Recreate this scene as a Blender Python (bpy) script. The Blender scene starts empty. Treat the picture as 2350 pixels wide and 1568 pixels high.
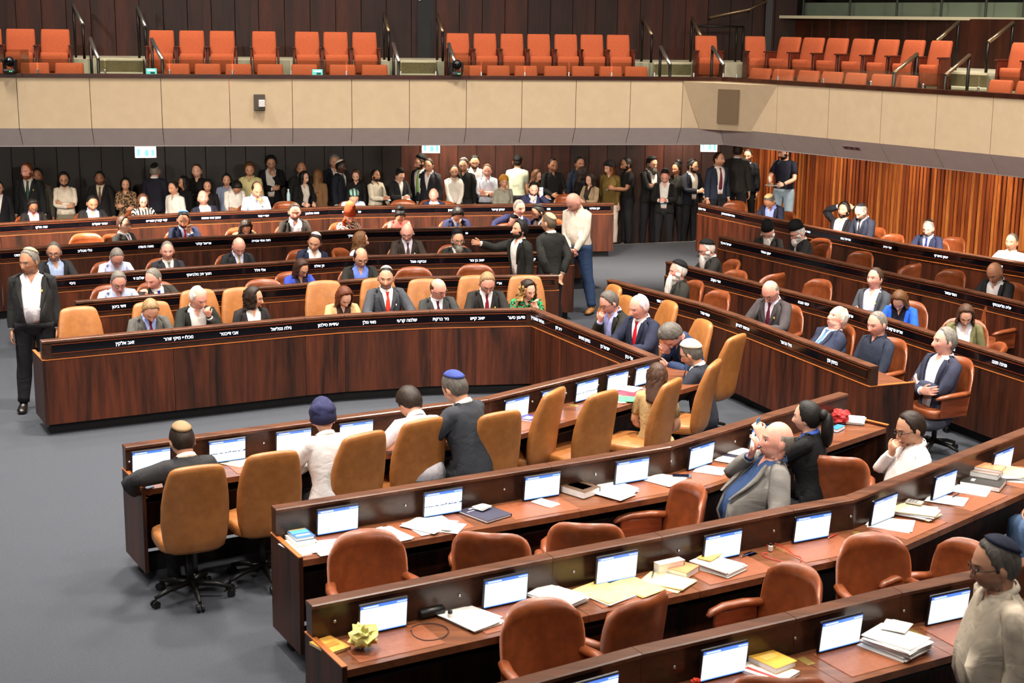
import bpy, bmesh, math, random
import numpy as np
from mathutils import Vector, Matrix

# ------------------------------------------------------------------ camera
F_PX, Y0, ROLL, CAM_H = 3350.0, 40.0, 0.012, 4.3
CX, CY = 1175.0, 784.0
_p = math.atan((CY - Y0) / F_PX)
_F = np.array([0, math.cos(_p), -math.sin(_p)]); _R = np.array([1.0, 0, 0]); _U = np.cross(_R, _F)
_R2 = math.cos(ROLL) * _R + math.sin(ROLL) * _U
_U2 = -math.sin(ROLL) * _R + math.cos(ROLL) * _U
scene = bpy.context.scene
cam_d = bpy.data.cameras.new('camera'); cam = bpy.data.objects.new('camera', cam_d)
scene.collection.objects.link(cam); scene.camera = cam
cam_d.sensor_width = 36.0; cam_d.lens = F_PX / 2350 * 36.0
cam_d.clip_start = 0.1; cam_d.clip_end = 200
cam.matrix_world = Matrix(((_R2[0], _U2[0], -_F[0], 0), (_R2[1], _U2[1], -_F[1], 0), (_R2[2], _U2[2], -_F[2], CAM_H), (0, 0, 0, 1)))
cam_d.dof.use_dof = True; cam_d.dof.focus_distance = 16.0; cam_d.dof.aperture_fstop = 4.5

# ------------------------------------------------------------------ world, ceiling lamps, exposure
world = bpy.data.worlds.new('world'); scene.world = world; world.use_nodes = True
world.node_tree.nodes['Background'].inputs[0].default_value = (0.55, 0.48, 0.40, 1)
world.node_tree.nodes['Background'].inputs[1].default_value = 0.035
scene.view_settings.view_transform = 'Standard'; scene.view_settings.look = 'None'
scene.view_settings.gamma = 1.0; scene.view_settings.use_curve_mapping = False
scene.view_settings.exposure = 0.12

def lamp(name, loc, target, power, size=0.8, color=(1, 0.93, 0.84), spread=160):
    d = bpy.data.lights.new(name, 'AREA'); d.shape = 'DISK'; d.size = size; d.energy = power; d.color = color; d.spread = math.radians(spread)
    o = bpy.data.objects.new(name, d); scene.collection.objects.link(o); o.location = loc
    o.rotation_euler = (Vector(target) - Vector(loc)).to_track_quat('-Z', 'Y').to_euler(); return o
for lx in (-7.0, -2.4, 2.4, 7.0):
    for ly, pw, spd in ((4.5, 70, 120), (9.5, 240, 100), (14.0, 390, 100), (18.8, 340, 130)):
        lamp('ceiling_downlight', (lx, ly, 9.6), (lx * 0.92, ly + 0.3, 0), pw * (.8 if lx == -7.0 and ly < 12 else 1), .9, (1, .92, .82), spd)
# added fill lamps, no known fixtures: brighten the sloping soffit and rear rows
for lx in (-6.0, -2.0, 2.0, 6.0):
    lamp('frontal_fill', (lx, 1.2, 7.0), (lx * 1.1, 21, 2.2), 85, .5, (1, .94, .88), 70)
# downlights recessed under the gallery, along the ribbed wall and the rear wall
for k in range(7):
    c = np.array([5.75, 29.3]) + np.array([.522, -.853]) * (-.6 + 1.9 * k) - np.array([.853, .522]) * .75
    lamp('soffit_downlight', (c[0], c[1], 2.40), (c[0] + .25, c[1] + .15, 0), 26, .14, (1, .86, .68), 130)
for cx_, cy_, pw in ((-10.5, 20.6, 62), (-8.6, 21.2, 76), (-6.7, 21.9, 84), (-4.8, 22.6, 84), (-2.9, 23.2, 72), (-1.0, 23.7, 56), (.9, 24.1, 56), (2.7, 24.6, 50), (5.2, 22.9, 46), (6.4, 21.1, 46), (7.6, 19.3, 46)):
    lamp('soffit_downlight', (cx_, cy_, 2.40), (cx_ + .1, cy_ + 1.5, 0), pw * 2.0, .16, (1, .88, .74), 125)
for c, pw in (((3.4, 30.5), 50), ((1.7, 30.2), 3), ((-1.4, 30.3), 60), ((-.2, 30.5), 40), ((-4.0, 27.4), 3), ((-7.0, 26.0), 3)):
    lamp('soffit_downlight', (c[0], c[1], 2.40), (c[0], c[1] + .1, 0), pw, .14, (1, .86, .68), 130)
cy = scene.cycles
cy.max_bounces = 5; cy.diffuse_bounces = 2; cy.glossy_bounces = 2; cy.transmission_bounces = 3; cy.transparent_max_bounces = 6
cy.adaptive_threshold = 0.07; cy.adaptive_min_samples = 12
cy.caustics_reflective = False; cy.caustics_refractive = False
# ------------------------------------------------------------------ helpers
rnd = random.Random(7)
COL = scene.collection
def U(x, y, z):
    """photograph pixel + real height -> point in the room"""
    d = _F * F_PX + _R2 * (x - CX) - _U2 * (y - CY)
    t = (z - CAM_H) / d[2]
    return np.array([d[0] * t, d[1] * t, z])
def UD(x, y, dist):
    """photograph pixel + real distance along the floor -> point in the room"""
    d = _F * F_PX + _R2 * (x - CX) - _U2 * (y - CY)
    t = dist / d[1]
    return np.array([d[0] * t, dist, CAM_H + d[2] * t])

def srgb(r, g, b):
    f = lambda c: (c / 255 / 12.92) if c / 255 <= 0.04045 else ((c / 255 + 0.055) / 1.055) ** 2.4
    return (f(r), f(g), f(b), 1)

MATS = {}
def new_mat(key):
    m = bpy.data.materials.new(key); m.use_nodes = True
    nt = m.node_tree; return m, nt, nt.nodes['Principled BSDF']
def plain(key, rgb, rough=0.5, spec=0.5, metal=0.0, emit=0.0, coat=0.0, alpha=1.0):
    if key in MATS: return MATS[key]
    m, nt, b = new_mat(key); c = srgb(*rgb)
    b.inputs['Base Color'].default_value = c; b.inputs['Roughness'].default_value = rough
    b.inputs['Specular IOR Level'].default_value = spec; b.inputs['Metallic'].default_value = metal
    b.inputs['Coat Weight'].default_value = coat
    if emit: b.inputs['Emission Color'].default_value = c; b.inputs['Emission Strength'].default_value = emit
    if alpha < 1: b.inputs['Alpha'].default_value = alpha
    MATS[key] = m; return m
def N(nt, typ, **kw):
    n = nt.nodes.new(typ)
    for k, v in kw.items():
        if k in n.inputs: n.inputs[k].default_value = v
        else: setattr(n, k, v)
    return n
def ramp(nt, stops):
    n = nt.nodes.new('ShaderNodeValToRGB'); cr = n.color_ramp
    while len(cr.elements) < len(stops): cr.elements.new(0.5)
    for e, (p, c) in zip(cr.elements, stops): e.position = p; e.color = c
    return n
def wood(key, dark, light, rough=0.32, scale=1.0, axis='Z', coat=0.15, off=0.0):
    """veneer with long streaks along an axis"""
    if key in MATS: return MATS[key]
    m, nt, b = new_mat(key); L = nt.links.new
    tc = N(nt, 'ShaderNodeTexCoord'); mp = N(nt, 'ShaderNodeMapping')
    s = {'Z': (7, 7, 0.55), 'X': (0.55, 7, 7), 'Y': (7, .55, 7)}[axis]
    mp.inputs['Scale'].default_value = [q * scale for q in s]; mp.inputs['Location'].default_value = (off, off * .7, off * .3)
    L(tc.outputs['Object'], mp.inputs['Vector'])
    n1 = N(nt, 'ShaderNodeTexNoise', Scale=1.0, Detail=5.0, Roughness=0.62, Distortion=0.9); L(mp.outputs[0], n1.inputs['Vector'])
    n2 = N(nt, 'ShaderNodeTexNoise', Scale=6.0, Detail=3.0, Roughness=0.6, Distortion=0.3); L(mp.outputs[0], n2.inputs['Vector'])
    mx = N(nt, 'ShaderNodeMix', data_type='FLOAT'); mx.inputs[0].default_value = .3; L(n1.outputs[0], mx.inputs[2]); L(n2.outputs[0], mx.inputs[3])
    d, l = srgb(*dark), srgb(*light)
    r = ramp(nt, [(0.36, d), (0.5, tuple(0.55 * a + 0.45 * c for a, c in zip(d, l))), (0.66, l)])
    L(mx.outputs[0], r.inputs[0]); L(r.outputs[0], b.inputs['Base Color'])
    b.inputs['Roughness'].default_value = rough; b.inputs['Coat Weight'].default_value = coat; b.inputs['Coat Roughness'].default_value = .2; b.inputs['Specular IOR Level'].default_value = .32
    MATS[key] = m; return m
def noisy(key, c1, c2, rough=0.6, scale=40, bump=0.0, bump_scale=None, spec=0.4, coat=0.0, sheen=0.0, detail=4):
    if key in MATS: return MATS[key]
    m, nt, b = new_mat(key); L = nt.links.new
    tc = N(nt, 'ShaderNodeTexCoord'); n = N(nt, 'ShaderNodeTexNoise', Scale=scale, Detail=float(detail), Roughness=0.6); L(tc.outputs['Object'], n.inputs['Vector'])
    r = ramp(nt, [(0.35, srgb(*c1)), (0.68, srgb(*c2))]); L(n.outputs[0], r.inputs[0]); L(r.outputs[0], b.inputs['Base Color'])
    b.inputs['Roughness'].default_value = rough; b.inputs['Specular IOR Level'].default_value = spec
    b.inputs['Coat Weight'].default_value = coat; b.inputs['Sheen Weight'].default_value = sheen
    if bump:
        n2 = N(nt, 'ShaderNodeTexNoise', Scale=bump_scale or scale, Detail=3.0); L(tc.outputs['Object'], n2.inputs['Vector'])
        bp = N(nt, 'ShaderNodeBump', Strength=bump, Distance=0.01); L(n2.outputs[0], bp.inputs['Height']); L(bp.outputs[0], b.inputs['Normal'])
    MATS[key] = m; return m

def mesh_obj(name, verts, faces, mat, parent=None, smooth=False, mats=None, fmat=None):
    me = bpy.data.meshes.new(name)
    me.from_pydata([tuple(map(float, v)) for v in verts], [], [tuple(int(i) for i in f) for f in faces]); me.update()
    for m in (mats or [mat]): me.materials.append(m)
    if fmat is not None: me.polygons.foreach_set('material_index', list(fmat))
    if smooth: me.polygons.foreach_set('use_smooth', [True] * len(me.polygons))
    o = bpy.data.objects.new(name, me); COL.objects.link(o)
    if parent is not None: o.parent = parent
    return o
def tri_obj(name, v, f, mats, parent=None, fmat=None, smooth=True):
    """fast triangle mesh from arrays"""
    me = bpy.data.meshes.new(name); nf = len(f)
    me.vertices.add(len(v)); me.vertices.foreach_set('co', np.ascontiguousarray(v, dtype=np.float32).ravel())
    me.loops.add(nf * 3); me.loops.foreach_set('vertex_index', np.ascontiguousarray(f, dtype=np.int32).ravel())
    me.polygons.add(nf); me.polygons.foreach_set('loop_start', np.arange(0, nf * 3, 3, dtype=np.int32))
    me.update(calc_edges=True)
    for m in mats: me.materials.append(m)
    if fmat is not None: me.polygons.foreach_set('material_index', np.ascontiguousarray(fmat, dtype=np.int32))
    if smooth: me.polygons.foreach_set('use_smooth', np.ones(nf, dtype=bool))
    o = bpy.data.objects.new(name, me); COL.objects.link(o)
    if parent is not None: o.parent = parent
    return o
class MB:
    """collects simple solids into one mesh"""
    def __init__(s): s.v = []; s.f = []
    def add(s, v, f):
        o = len(s.v); s.v += [tuple(map(float, p)) for p in v]; s.f += [tuple(i + o for i in q) for q in f]; return s
    def box(s, c, h, M=None, bev=0.0):
        """centre, half sizes; bev chamfers the vertical and horizontal edges a little"""
        x, y, z = h
        if bev:
            b = min(bev, x * .9, y * .9, z * .9); vs = []
            for sx in (-1, 1):
                for sy in (-1, 1):
                    for sz in (-1, 1):
                        vs += [(sx * x, sy * (y - b), sz * (z - b)), (sx * (x - b), sy * y, sz * (z - b)), (sx * (x - b), sy * (y - b), sz * z)]
            bm = bmesh.new()
            for p in vs: bm.verts.new(p)
            r = bmesh.ops.convex_hull(bm, input=bm.verts); bm.verts.index_update()
            vs = [v.co[:] for v in bm.verts]; fs = [tuple(v.index for v in f.verts) for f in bm.faces]; bm.free()
        else:
            vs = [(sx * x, sy * y, sz * z) for sx in (-1, 1) for sy in (-1, 1) for sz in (-1, 1)]
            fs = [(0, 1, 3, 2), (4, 6, 7, 5), (0, 4, 5, 1), (2, 3, 7, 6), (0, 2, 6, 4), (1, 5, 7, 3)]
        vs = [np.array(p) + np.array(c) for p in vs]
        if M is not None: vs = [np.array(M[:3, :3]) @ p + np.array(M[:3, 3]) if hasattr(M, 'shape') else M(p) for p in vs]
        return s.add(vs, fs)
    def tube(s, pts, r, n=8, ref=(0.31, .2, 1)):
        pts = [np.array(p, float) for p in pts]
        d = pts[-1] - pts[0]
        rf = np.array(ref, float)
        if abs(unit(d) @ unit(rf)) > .95: rf = np.array((1., .1, 0))
        v, f = tube(pts, [r] * len(pts) if np.isscalar(r) else r, n, rf)
        return s.add(v, f)
    def build(s, name, mat, parent=None, smooth=False):
        return mesh_obj(name, s.v, s.f, mat, parent, smooth)
def shade_auto(o, ang=40):
    me = o.data
    me.polygons.foreach_set('use_smooth', [True] * len(me.polygons))
    try: me.set_sharp_from_angle(angle=math.radians(ang))
    except Exception: pass
    return o
def empty(name, loc=(0, 0, 0), rotz=0.0, parent=None):
    o = bpy.data.objects.new(name, None); COL.objects.link(o); o.location = [float(q) for q in loc]; o.rotation_euler = (0, 0, rotz); o.empty_display_size = .1
    if parent is not None: o.parent = parent
    return o
def tag(o, label=None, cat=None, group=None, kind=None):
    if label: o['label'] = label
    if cat: o['category'] = cat
    if group: o['group'] = group
    if kind: o['kind'] = kind
    return o
def copy_tree(o, parent=None):
    c = o.copy(); COL.objects.link(c); c.parent = parent
    for ch in list(o.children): copy_tree(ch, c)
    return c
# ------------------------------------------------------------------ people: one body template, posed per person
def sstep(x, a, b):
    t = np.clip((x - a) / (b - a), 0, 1)
    return t * t * (3 - 2 * t)

HC = np.array([0.0, -0.012, 1.632])          # eye level centre of the head
ARM_A = math.radians(40)
A_DIR = np.array([math.sin(ARM_A), 0, -math.cos(ARM_A)])
N_DIR = np.array([-math.cos(ARM_A), 0, -math.sin(ARM_A)])   # palm side of the left arm (x > 0)
SH = np.array([0.157, 0.012, 1.428])
L1, L2 = 0.285, 0.258
EL = SH + A_DIR * L1
WR = EL + A_DIR * L2
KN = WR + A_DIR * 0.088

HK = 1.15; HPIV = np.array([0, 0.004, 1.525]); HCS = HPIV + (HC - HPIV) * HK - np.array([0, 0, .022])
def head_scale(v):
    w = sstep(v[:, 2] - .35 * v[:, 1], 1.50, 1.56) * (np.abs(v[:, 0]) < .3)
    o = v + (v - HPIV) * ((HK - 1) * w)[:, None]; o[:, 2] -= .022 * w; return o
def head_surface(d, grow=0.0):
    """d: unit directions (n,3) about the head centre -> points on the skull and face"""
    dx, dy, dz = d[:, 0], d[:, 1], d[:, 2]
    low = sstep(-dz, 0.05, 0.95)
    front = sstep(-dy, -0.25, 0.6)
    ax = 0.076 * (1 - 0.20 * low * front - 0.14 * low * (1 - front))
    ay = np.where(dy < 0, 0.094, 0.104) * (1 - 0.24 * low * (1 - front))
    az = np.where(dz > 0, 0.118, 0.112)
    p = np.stack([dx * ax, dy * ay, dz * az], 1)
    x, z = p[:, 0], p[:, 2]
    g = lambda x0, z0, sx, sz: np.exp(-((x - x0) / sx) ** 2 - ((z - z0) / sz) ** 2)
    f = np.where(dy < 0, sstep(-dy, 0.15, 0.55), 0)
    push = np.zeros(len(d))
    w = 0.0085 + 0.006 * sstep(-z, 0.015, 0.045)
    push += 0.026 * np.exp(-(x / w) ** 2) * sstep(-z, -0.012, 0.036) * (1 - sstep(-z, 0.043, 0.054))
    push += 0.005 * np.exp(-(z - 0.022) ** 2 / 0.009 ** 2) * np.exp(-(np.abs(x) - 0.026) ** 2 / 0.024 ** 2)
    for s in (-1, 1):
        push -= 0.0105 * g(s * 0.031, 0.001, 0.0155, 0.0105)
        push += 0.005 * g(s * 0.045, -0.030, 0.02, 0.018)
        push += 0.0045 * g(s * 0.031, 0.000, 0.009, 0.0055)
    push += 0.0075 * g(0, -0.066, 0.024, 0.006) + 0.008 * g(0, -0.077, 0.021, 0.006)
    push -= 0.0035 * g(0, -0.0715, 0.024, 0.0022)
    push += 0.008 * g(0, -0.103, 0.022, 0.014)
    p[:, 1] -= push * f
    return p + d * grow

def sphere_grid(nu, nv):
    v = np.linspace(0, math.pi, nv)
    u = np.linspace(0, 2 * math.pi, nu, endpoint=False)
    V, Uu = np.meshgrid(v, u, indexing='ij')
    d = np.stack([np.sin(V) * np.sin(Uu), -np.sin(V) * np.cos(Uu), np.cos(V)], -1).reshape(-1, 3)
    fs = []
    for i in range(nv - 1):
        for j in range(nu):
            a, b = i * nu + j, i * nu + (j + 1) % nu
            fs.append((a, a + nu, b + nu, b))
    return d, fs

def ring_loft(rings, closed_ends=True):
    """rings: list of (n,3) arrays with equal n -> verts, faces"""
    n = len(rings[0]); vs = np.concatenate(rings); fs = []
    for i in range(len(rings) - 1):
        for j in range(n):
            a, b = i * n + j, i * n + (j + 1) % n
            fs.append((a, b, b + n, a + n))
    if closed_ends:
        fs.append(tuple(range(n - 1, -1, -1)))
        k = (len(rings) - 1) * n
        fs.append(tuple(range(k, k + n)))
    return vs, fs

def frame_of(d, ref):
    d = d / np.linalg.norm(d); ref = ref - d * (ref @ d); ref = ref / np.linalg.norm(ref)
    return np.stack([d, ref, np.cross(d, ref)], 1)

def tube(pts, rad, n=12, ref=(0, 1, 0)):
    """pts (k,3), rad list of r or (r1 along ref, r2 across)"""
    pts = [np.array(p, float) for p in pts]; rings = []
    for i, p in enumerate(pts):
        d = pts[min(i + 1, len(pts) - 1)] - pts[max(i - 1, 0)]
        F = frame_of(d, np.array(ref, float))
        r = rad[i]; r1, r2 = (r, r) if np.isscalar(r) else r
        a = np.linspace(0, 2 * math.pi, n, endpoint=False)
        rings.append(p + np.outer(np.cos(a) * r1, F[:, 1]) + np.outer(np.sin(a) * r2, F[:, 2]))
    return ring_loft(rings)

def ellipsoid(c, r, R=None, nu=12, nv=8):
    d, f = sphere_grid(nu, nv); p = d * np.array(r)
    if R is not None: p = p @ np.array(R).T
    return p + np.array(c), f

def torso_ring(z, w, df, db, cy=0.0, n=28, sq=2.4):
    a = np.linspace(0, 2 * math.pi, n, endpoint=False)
    c, s = np.cos(a), np.sin(a)
    cx = np.sign(c) * np.abs(c) ** (2 / sq); sy = np.sign(s) * np.abs(s) ** (2 / sq)
    return np.stack([w * cx, cy + np.where(sy < 0, df, db) * sy, np.full(n, z)], 1)

def build_template(ratio):
    parts = []
    # torso
    prof = [(0.845, 0.06, 0.07, 0.08), (0.87, 0.135, 0.095, 0.115), (0.93, 0.172, 0.105, 0.125), (1.0, 0.165, 0.108, 0.110),
            (1.08, 0.150, 0.110, 0.095), (1.16, 0.150, 0.112, 0.098), (1.24, 0.160, 0.118, 0.105), (1.32, 0.164, 0.118, 0.110),
            (1.39, 0.158, 0.106, 0.106), (1.432, 0.142, 0.090, 0.097), (1.462, 0.108, 0.070, 0.080), (1.49, 0.070, 0.056, 0.064), (1.505, 0.05, 0.05, 0.055)]
    parts.append(ring_loft([torso_ring(z, w, a, b, 0.005) for z, w, a, b in prof]))
    # neck and head
    parts.append(tube([(0, 0.018, 1.43), (0, 0.014, 1.49), (0, 0.008, 1.55), (0, 0.004, 1.60)], [0.066, 0.057, 0.055, 0.058], 16, (1, 0, 0)))
    d, f = sphere_grid(56, 44)
    parts.append((head_surface(d) + HC, f))
    for s in (-1, 1):
        R = np.array([[math.cos(s * .35), -math.sin(s * .35), 0], [math.sin(s * .35), math.cos(s * .35), 0], [0, 0, 1]])
        parts.append(ellipsoid(HC + np.array([s * 0.078, 0.012, -0.012]), (0.009, 0.019, 0.032), R, 10, 8))
        m = np.array([s, 1, 1])
        # arm
        S0 = SH + np.array([-0.05, 0, 0.0])
        pts = [S0, SH + A_DIR * 0.01, SH + A_DIR * 0.08, SH + A_DIR * 0.18, EL, EL + A_DIR * 0.05, EL + A_DIR * 0.15, WR, WR + A_DIR * 0.02]
        rr = [0.055, 0.055, 0.052, 0.047, 0.041, 0.043, 0.038, (0.029, 0.022), (0.031, 0.02)]
        v, f = tube([p * m for p in pts], rr, 14); parts.append((v, f))
        # palm
        pts = [WR, WR + A_DIR * 0.03, WR + A_DIR * 0.06, WR + A_DIR * 0.088, WR + A_DIR * 0.097]
        rr = [(0.027, 0.018), (0.036, 0.017), (0.041, 0.0155), (0.041, 0.013), (0.036, 0.009)]
        parts.append(tube([p * m for p in pts], rr, 14))
        for k, (yo, ln) in enumerate(((-0.031, 0.070), (-0.0105, 0.080), (0.010, 0.075), (0.030, 0.058))):
            b = WR + A_DIR * 0.082 + np.array([0, yo, 0])
            sp = np.array([0, yo * 0.16, 0])
            p1 = b + A_DIR * (ln * 0.5 + .01) + N_DIR * 0.006 + sp; p2 = p1 + A_DIR * (ln * 0.3) + N_DIR * 0.014; p3 = p2 + A_DIR * (ln * .22) + N_DIR * 0.016
            parts.append(tube([q * m for q in (b - A_DIR * .02, b, p1, p2, p3)], [0.0095, 0.0098, 0.0090, 0.0083, 0.006], 8))
        b = WR + A_DIR * 0.022 + np.array([0, -0.024, 0]); t1 = b + A_DIR * 0.03 + np.array([0, -0.026, 0]) + N_DIR * .008; t2 = t1 + A_DIR * 0.03 + np.array([0, -0.012, 0]) + N_DIR * .006; t3 = t2 + A_DIR * 0.024 + np.array([0, -0.003, 0]) + N_DIR * .004
        parts.append(tube([q * m for q in (b, t1, t2, t3)], [0.0145, 0.0125, 0.0105, 0.007], 8, (0, 0, 1)))
        # leg
        parts.append(tube([(s * .090, 0.005, 0.98), (s * .094, 0.005, 0.90), (s * .098, 0.0, 0.80), (s * .100, -.002, 0.66), (s * .102, -.004, 0.52), (s * .103, 0.004, 0.47), (s * .104, .014, 0.38), (s * .105, .012, 0.28), (s * .106, 0.01, 0.14), (s * .106, 0.008, 0.06), (s * .106, 0.008, 0.015)],
                          [0.078, 0.089, 0.083, 0.070, 0.056, 0.054, 0.058, 0.050, 0.038, 0.038, 0.036], 16, (1, 0, 0)))
        parts.append(tube([(s * .107, 0.060, 0.036), (s * .107, 0.03, 0.040), (s * .109, -0.05, 0.040), (s * .112, -0.11, 0.034), (s * .113, -0.165, 0.026), (s * .113, -0.195, 0.022)],
                          [(.026, .03), (.036, .036), (.043, .036), (.048, .03), (.043, .023), (.024, .014)], 14, (1, 0, 0)))
    vs, fs, o = [], [], 0
    for v, f in parts:
        vs.append(v); fs += [tuple(i + o for i in q) for q in f]; o += len(v)
    me = bpy.data.meshes.new('tmp'); me.from_pydata(np.concatenate(vs).tolist(), [], fs); me.update()
    bm = bmesh.new(); bm.from_mesh(me); bmesh.ops.recalc_face_normals(bm, faces=bm.faces); bm.to_mesh(me); bm.free()
    ob = bpy.data.objects.new('tmp', me); bpy.context.scene.collection.objects.link(ob)
    md = ob.modifiers.new('r', 'REMESH'); md.mode = 'VOXEL'; md.voxel_size = 0.0050; md.adaptivity = 0
    md = ob.modifiers.new('s', 'SMOOTH'); md.factor = 0.5; md.iterations = 2
    dg = bpy.context.evaluated_depsgraph_get()
    me2 = bpy.data.meshes.new_from_object(ob.evaluated_get(dg))
    ob.modifiers.clear(); ob.data = me2
    co = np.empty(len(me2.vertices) * 3); me2.vertices.foreach_get('co', co); co = co.reshape(-1, 3)
    t = (np.abs(co) - SH) @ A_DIR
    keep = sstep(co[:, 2], 1.50, 1.53) * np.where(co[:, 1] < -0.02, 0.75, 0.12)
    hand = ((np.abs(co[:, 0]) > 0.45) & (np.abs(co[:, 2] - 1) < .3)) * 0.45 * sstep(t, 0.50, 0.55)
    face = np.maximum(keep, hand)
    vg = ob.vertex_groups.new(name='low')
    for lv in np.unique(np.round(face, 1)):
        ix = np.where(np.round(face, 1) == lv)[0]
        vg.add(ix.tolist(), float(lv), 'REPLACE')
    md = ob.modifiers.new('d', 'DECIMATE'); md.ratio = ratio; md.vertex_group = 'low'; md.invert_vertex_group = True; md.vertex_group_factor = 1.6; md.use_symmetry = False
    dg = bpy.context.evaluated_depsgraph_get()
    me3 = bpy.data.meshes.new_from_object(ob.evaluated_get(dg))
    bpy.data.objects.remove(ob); 
    bm = bmesh.new(); bm.from_mesh(me3)
    bmesh.ops.triangulate(bm, faces=bm.faces)
    # clean hems: cut the surface along neckline, cuffs, waist, hem, V openings
    def cut(co_, no, sel=None):
        fc = [f_ for f_ in bm.faces if sel is None or sel(f_.calc_center_median())]
        ge = set(); gv = set()
        for f_ in fc: ge.update(f_.edges); gv.update(f_.verts)
        bmesh.ops.bisect_plane(bm, geom=list(gv) + list(ge) + fc, plane_co=co_, plane_no=no, dist=1e-5)
    cut((0, 0, NECK_Z), (0, -NECK_K, 1), lambda c: c.z > 1.38 and abs(c.x) < .16)
    for s in (-1, 1):
        ad = (s * A_DIR[0], 0, A_DIR[2])
        for tt in (T_CUFF, T_JCUFF, T_SHORT, T_ELB):
            c0 = SH + A_DIR * tt
            cut((s * c0[0], c0[1], c0[2]), ad, lambda c: c.x * s > 0.17)
        cut((0, 0, V_Z), (1, 0, -s * V_K), lambda c: c.y < 0 and c.z > 1.05 and c.x * s > -.02 and c.z < 1.5 and abs(c.x) < .15)
        cut((s * O_X, 0, 1.0), (1, 0, -s * O_K), lambda c: c.y < 0 and c.z > .85 and c.x * s > -.0 and c.z < 1.5 and abs(c.x) < .17)
        cut((0, 0, C_Z), (1, 0, -s * C_K), lambda c: c.y < 0 and c.z > 1.34 and c.x * s > -.02 and c.z < 1.5 and abs(c.x) < .1)
    for zz in (Z_WAIST, Z_HEM, Z_ANK): cut((0, 0, zz), (0, 0, 1), lambda c: abs(c.x) < .26)
    bmesh.ops.triangulate(bm, faces=bm.faces)
    bm.normal_update()
    v = np.array([q.co[:] for q in bm.verts]); nrm = np.array([q.normal[:] for q in bm.verts])
    fi = np.array([[q.index for q in f_.verts] for f_ in bm.faces]); bm.free()
    bpy.data.meshes.remove(me3)
    return v, nrm, fi

NECK_Z, NECK_K = 1.498, 0.30
T_CUFF, T_JCUFF, T_SHORT, T_ELB = 0.538, 0.522, 0.20, 0.36
V_Z, V_K = 1.13, 0.20
O_X, O_K = 0.055, 0.10
C_Z, C_K = 1.395, 0.42
Z_WAIST, Z_HEM, Z_ANK = 0.985, 0.872, 0.095

BONES = ['pelvis', 'spine', 'neck', 'head'] + [b + s for s in 'LR' for b in ('uarm', 'fore', 'hand', 'fing', 'thigh', 'shin', 'foot')]
BI = {b: i for i, b in enumerate(BONES)}
def bone_segments():
    o = {'pelvis': ((0, .01, .90), (0, .01, 1.04), .16), 'spine': ((0, .01, 1.10), (0, .01, 1.42), .18), 'neck': ((0, .014, 1.47), (0, .006, 1.56), .06), 'head': ((0, -.01, 1.58), (0, -.01, 1.72), .11)}
    for s, n in ((1, 'L'), (-1, 'R')):
        m = np.array([s, 1, 1])
        o['uarm' + n] = (SH * m, EL * m, .055); o['fore' + n] = (EL * m, WR * m, .046); o['hand' + n] = (WR * m, KN * m, .04); o['fing' + n] = (KN * m, (KN + A_DIR * .08) * m, .034)
        o['thigh' + n] = ((s * .095, 0, .90), (s * .102, 0, .50), .085); o['shin' + n] = ((s * .103, 0, .49), (s * .106, .008, .09), .06); o['foot' + n] = ((s * .107, .03, .04), (s * .113, -.18, .03), .045)
    return o
SEG = bone_segments()
def skin_weights(p):
    n = len(p); W = np.zeros((n, len(BONES)))
    for b, (a, c, r) in SEG.items():
        a, c = np.array(a, float), np.array(c, float); ac = c - a
        t = np.clip(((p - a) @ ac) / (ac @ ac), 0, 1)
        d = np.linalg.norm(p - (a + t[:, None] * ac), axis=1) / r
        W[:, BI[b]] = (1 / np.maximum(d, .05)) ** 5
    x, y, z = p.T
    hg = sstep(z - (1.552 + 0.45 * y), -.022, .018)
    tor = sstep(z, 1.43, 1.52)
    W[:, BI['spine']] *= (1 - tor) * (1 - hg); W[:, BI['neck']] *= (1 - hg) * sstep(z, 1.42, 1.50); W[:, BI['head']] *= hg + 1e-9
    W[:, BI['pelvis']] *= 1 - sstep(z, 1.03, 1.18)
    W[:, BI['spine']] *= sstep(z, .97, 1.13)
    for s, nme in ((1, 'L'), (-1, 'R')):
        side = sstep(x * s, -.012, .012)
        ag = sstep(x * s, .115, .175) * (1 - hg)
        for b in ('uarm', 'fore', 'hand', 'fing'): W[:, BI[b + nme]] *= ag
        lg = (1 - sstep(z, .87, 1.0)) * side * (1 - sstep(np.abs(x), .24, .30))
        for b in ('thigh', 'shin', 'foot'): W[:, BI[b + nme]] *= lg
    far = (np.abs(x) > .30)
    for b in ('pelvis', 'spine', 'neck', 'head'): W[far, BI[b]] = 0
    W /= W.sum(1, keepdims=True)
    return W

def rx(a): c, s = math.cos(a), math.sin(a); return np.array([[1, 0, 0], [0, c, -s], [0, s, c]])
def ry(a): c, s = math.cos(a), math.sin(a); return np.array([[c, 0, s], [0, 1, 0], [-s, 0, c]])
def rz(a): c, s = math.cos(a), math.sin(a); return np.array([[c, -s, 0], [s, c, 0], [0, 0, 1]])
def about(R, p): M = np.eye(4); M[:3, :3] = R; M[:3, 3] = p - R @ p; return M
def unit(v): v = np.array(v, float); return v / np.linalg.norm(v)

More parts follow.
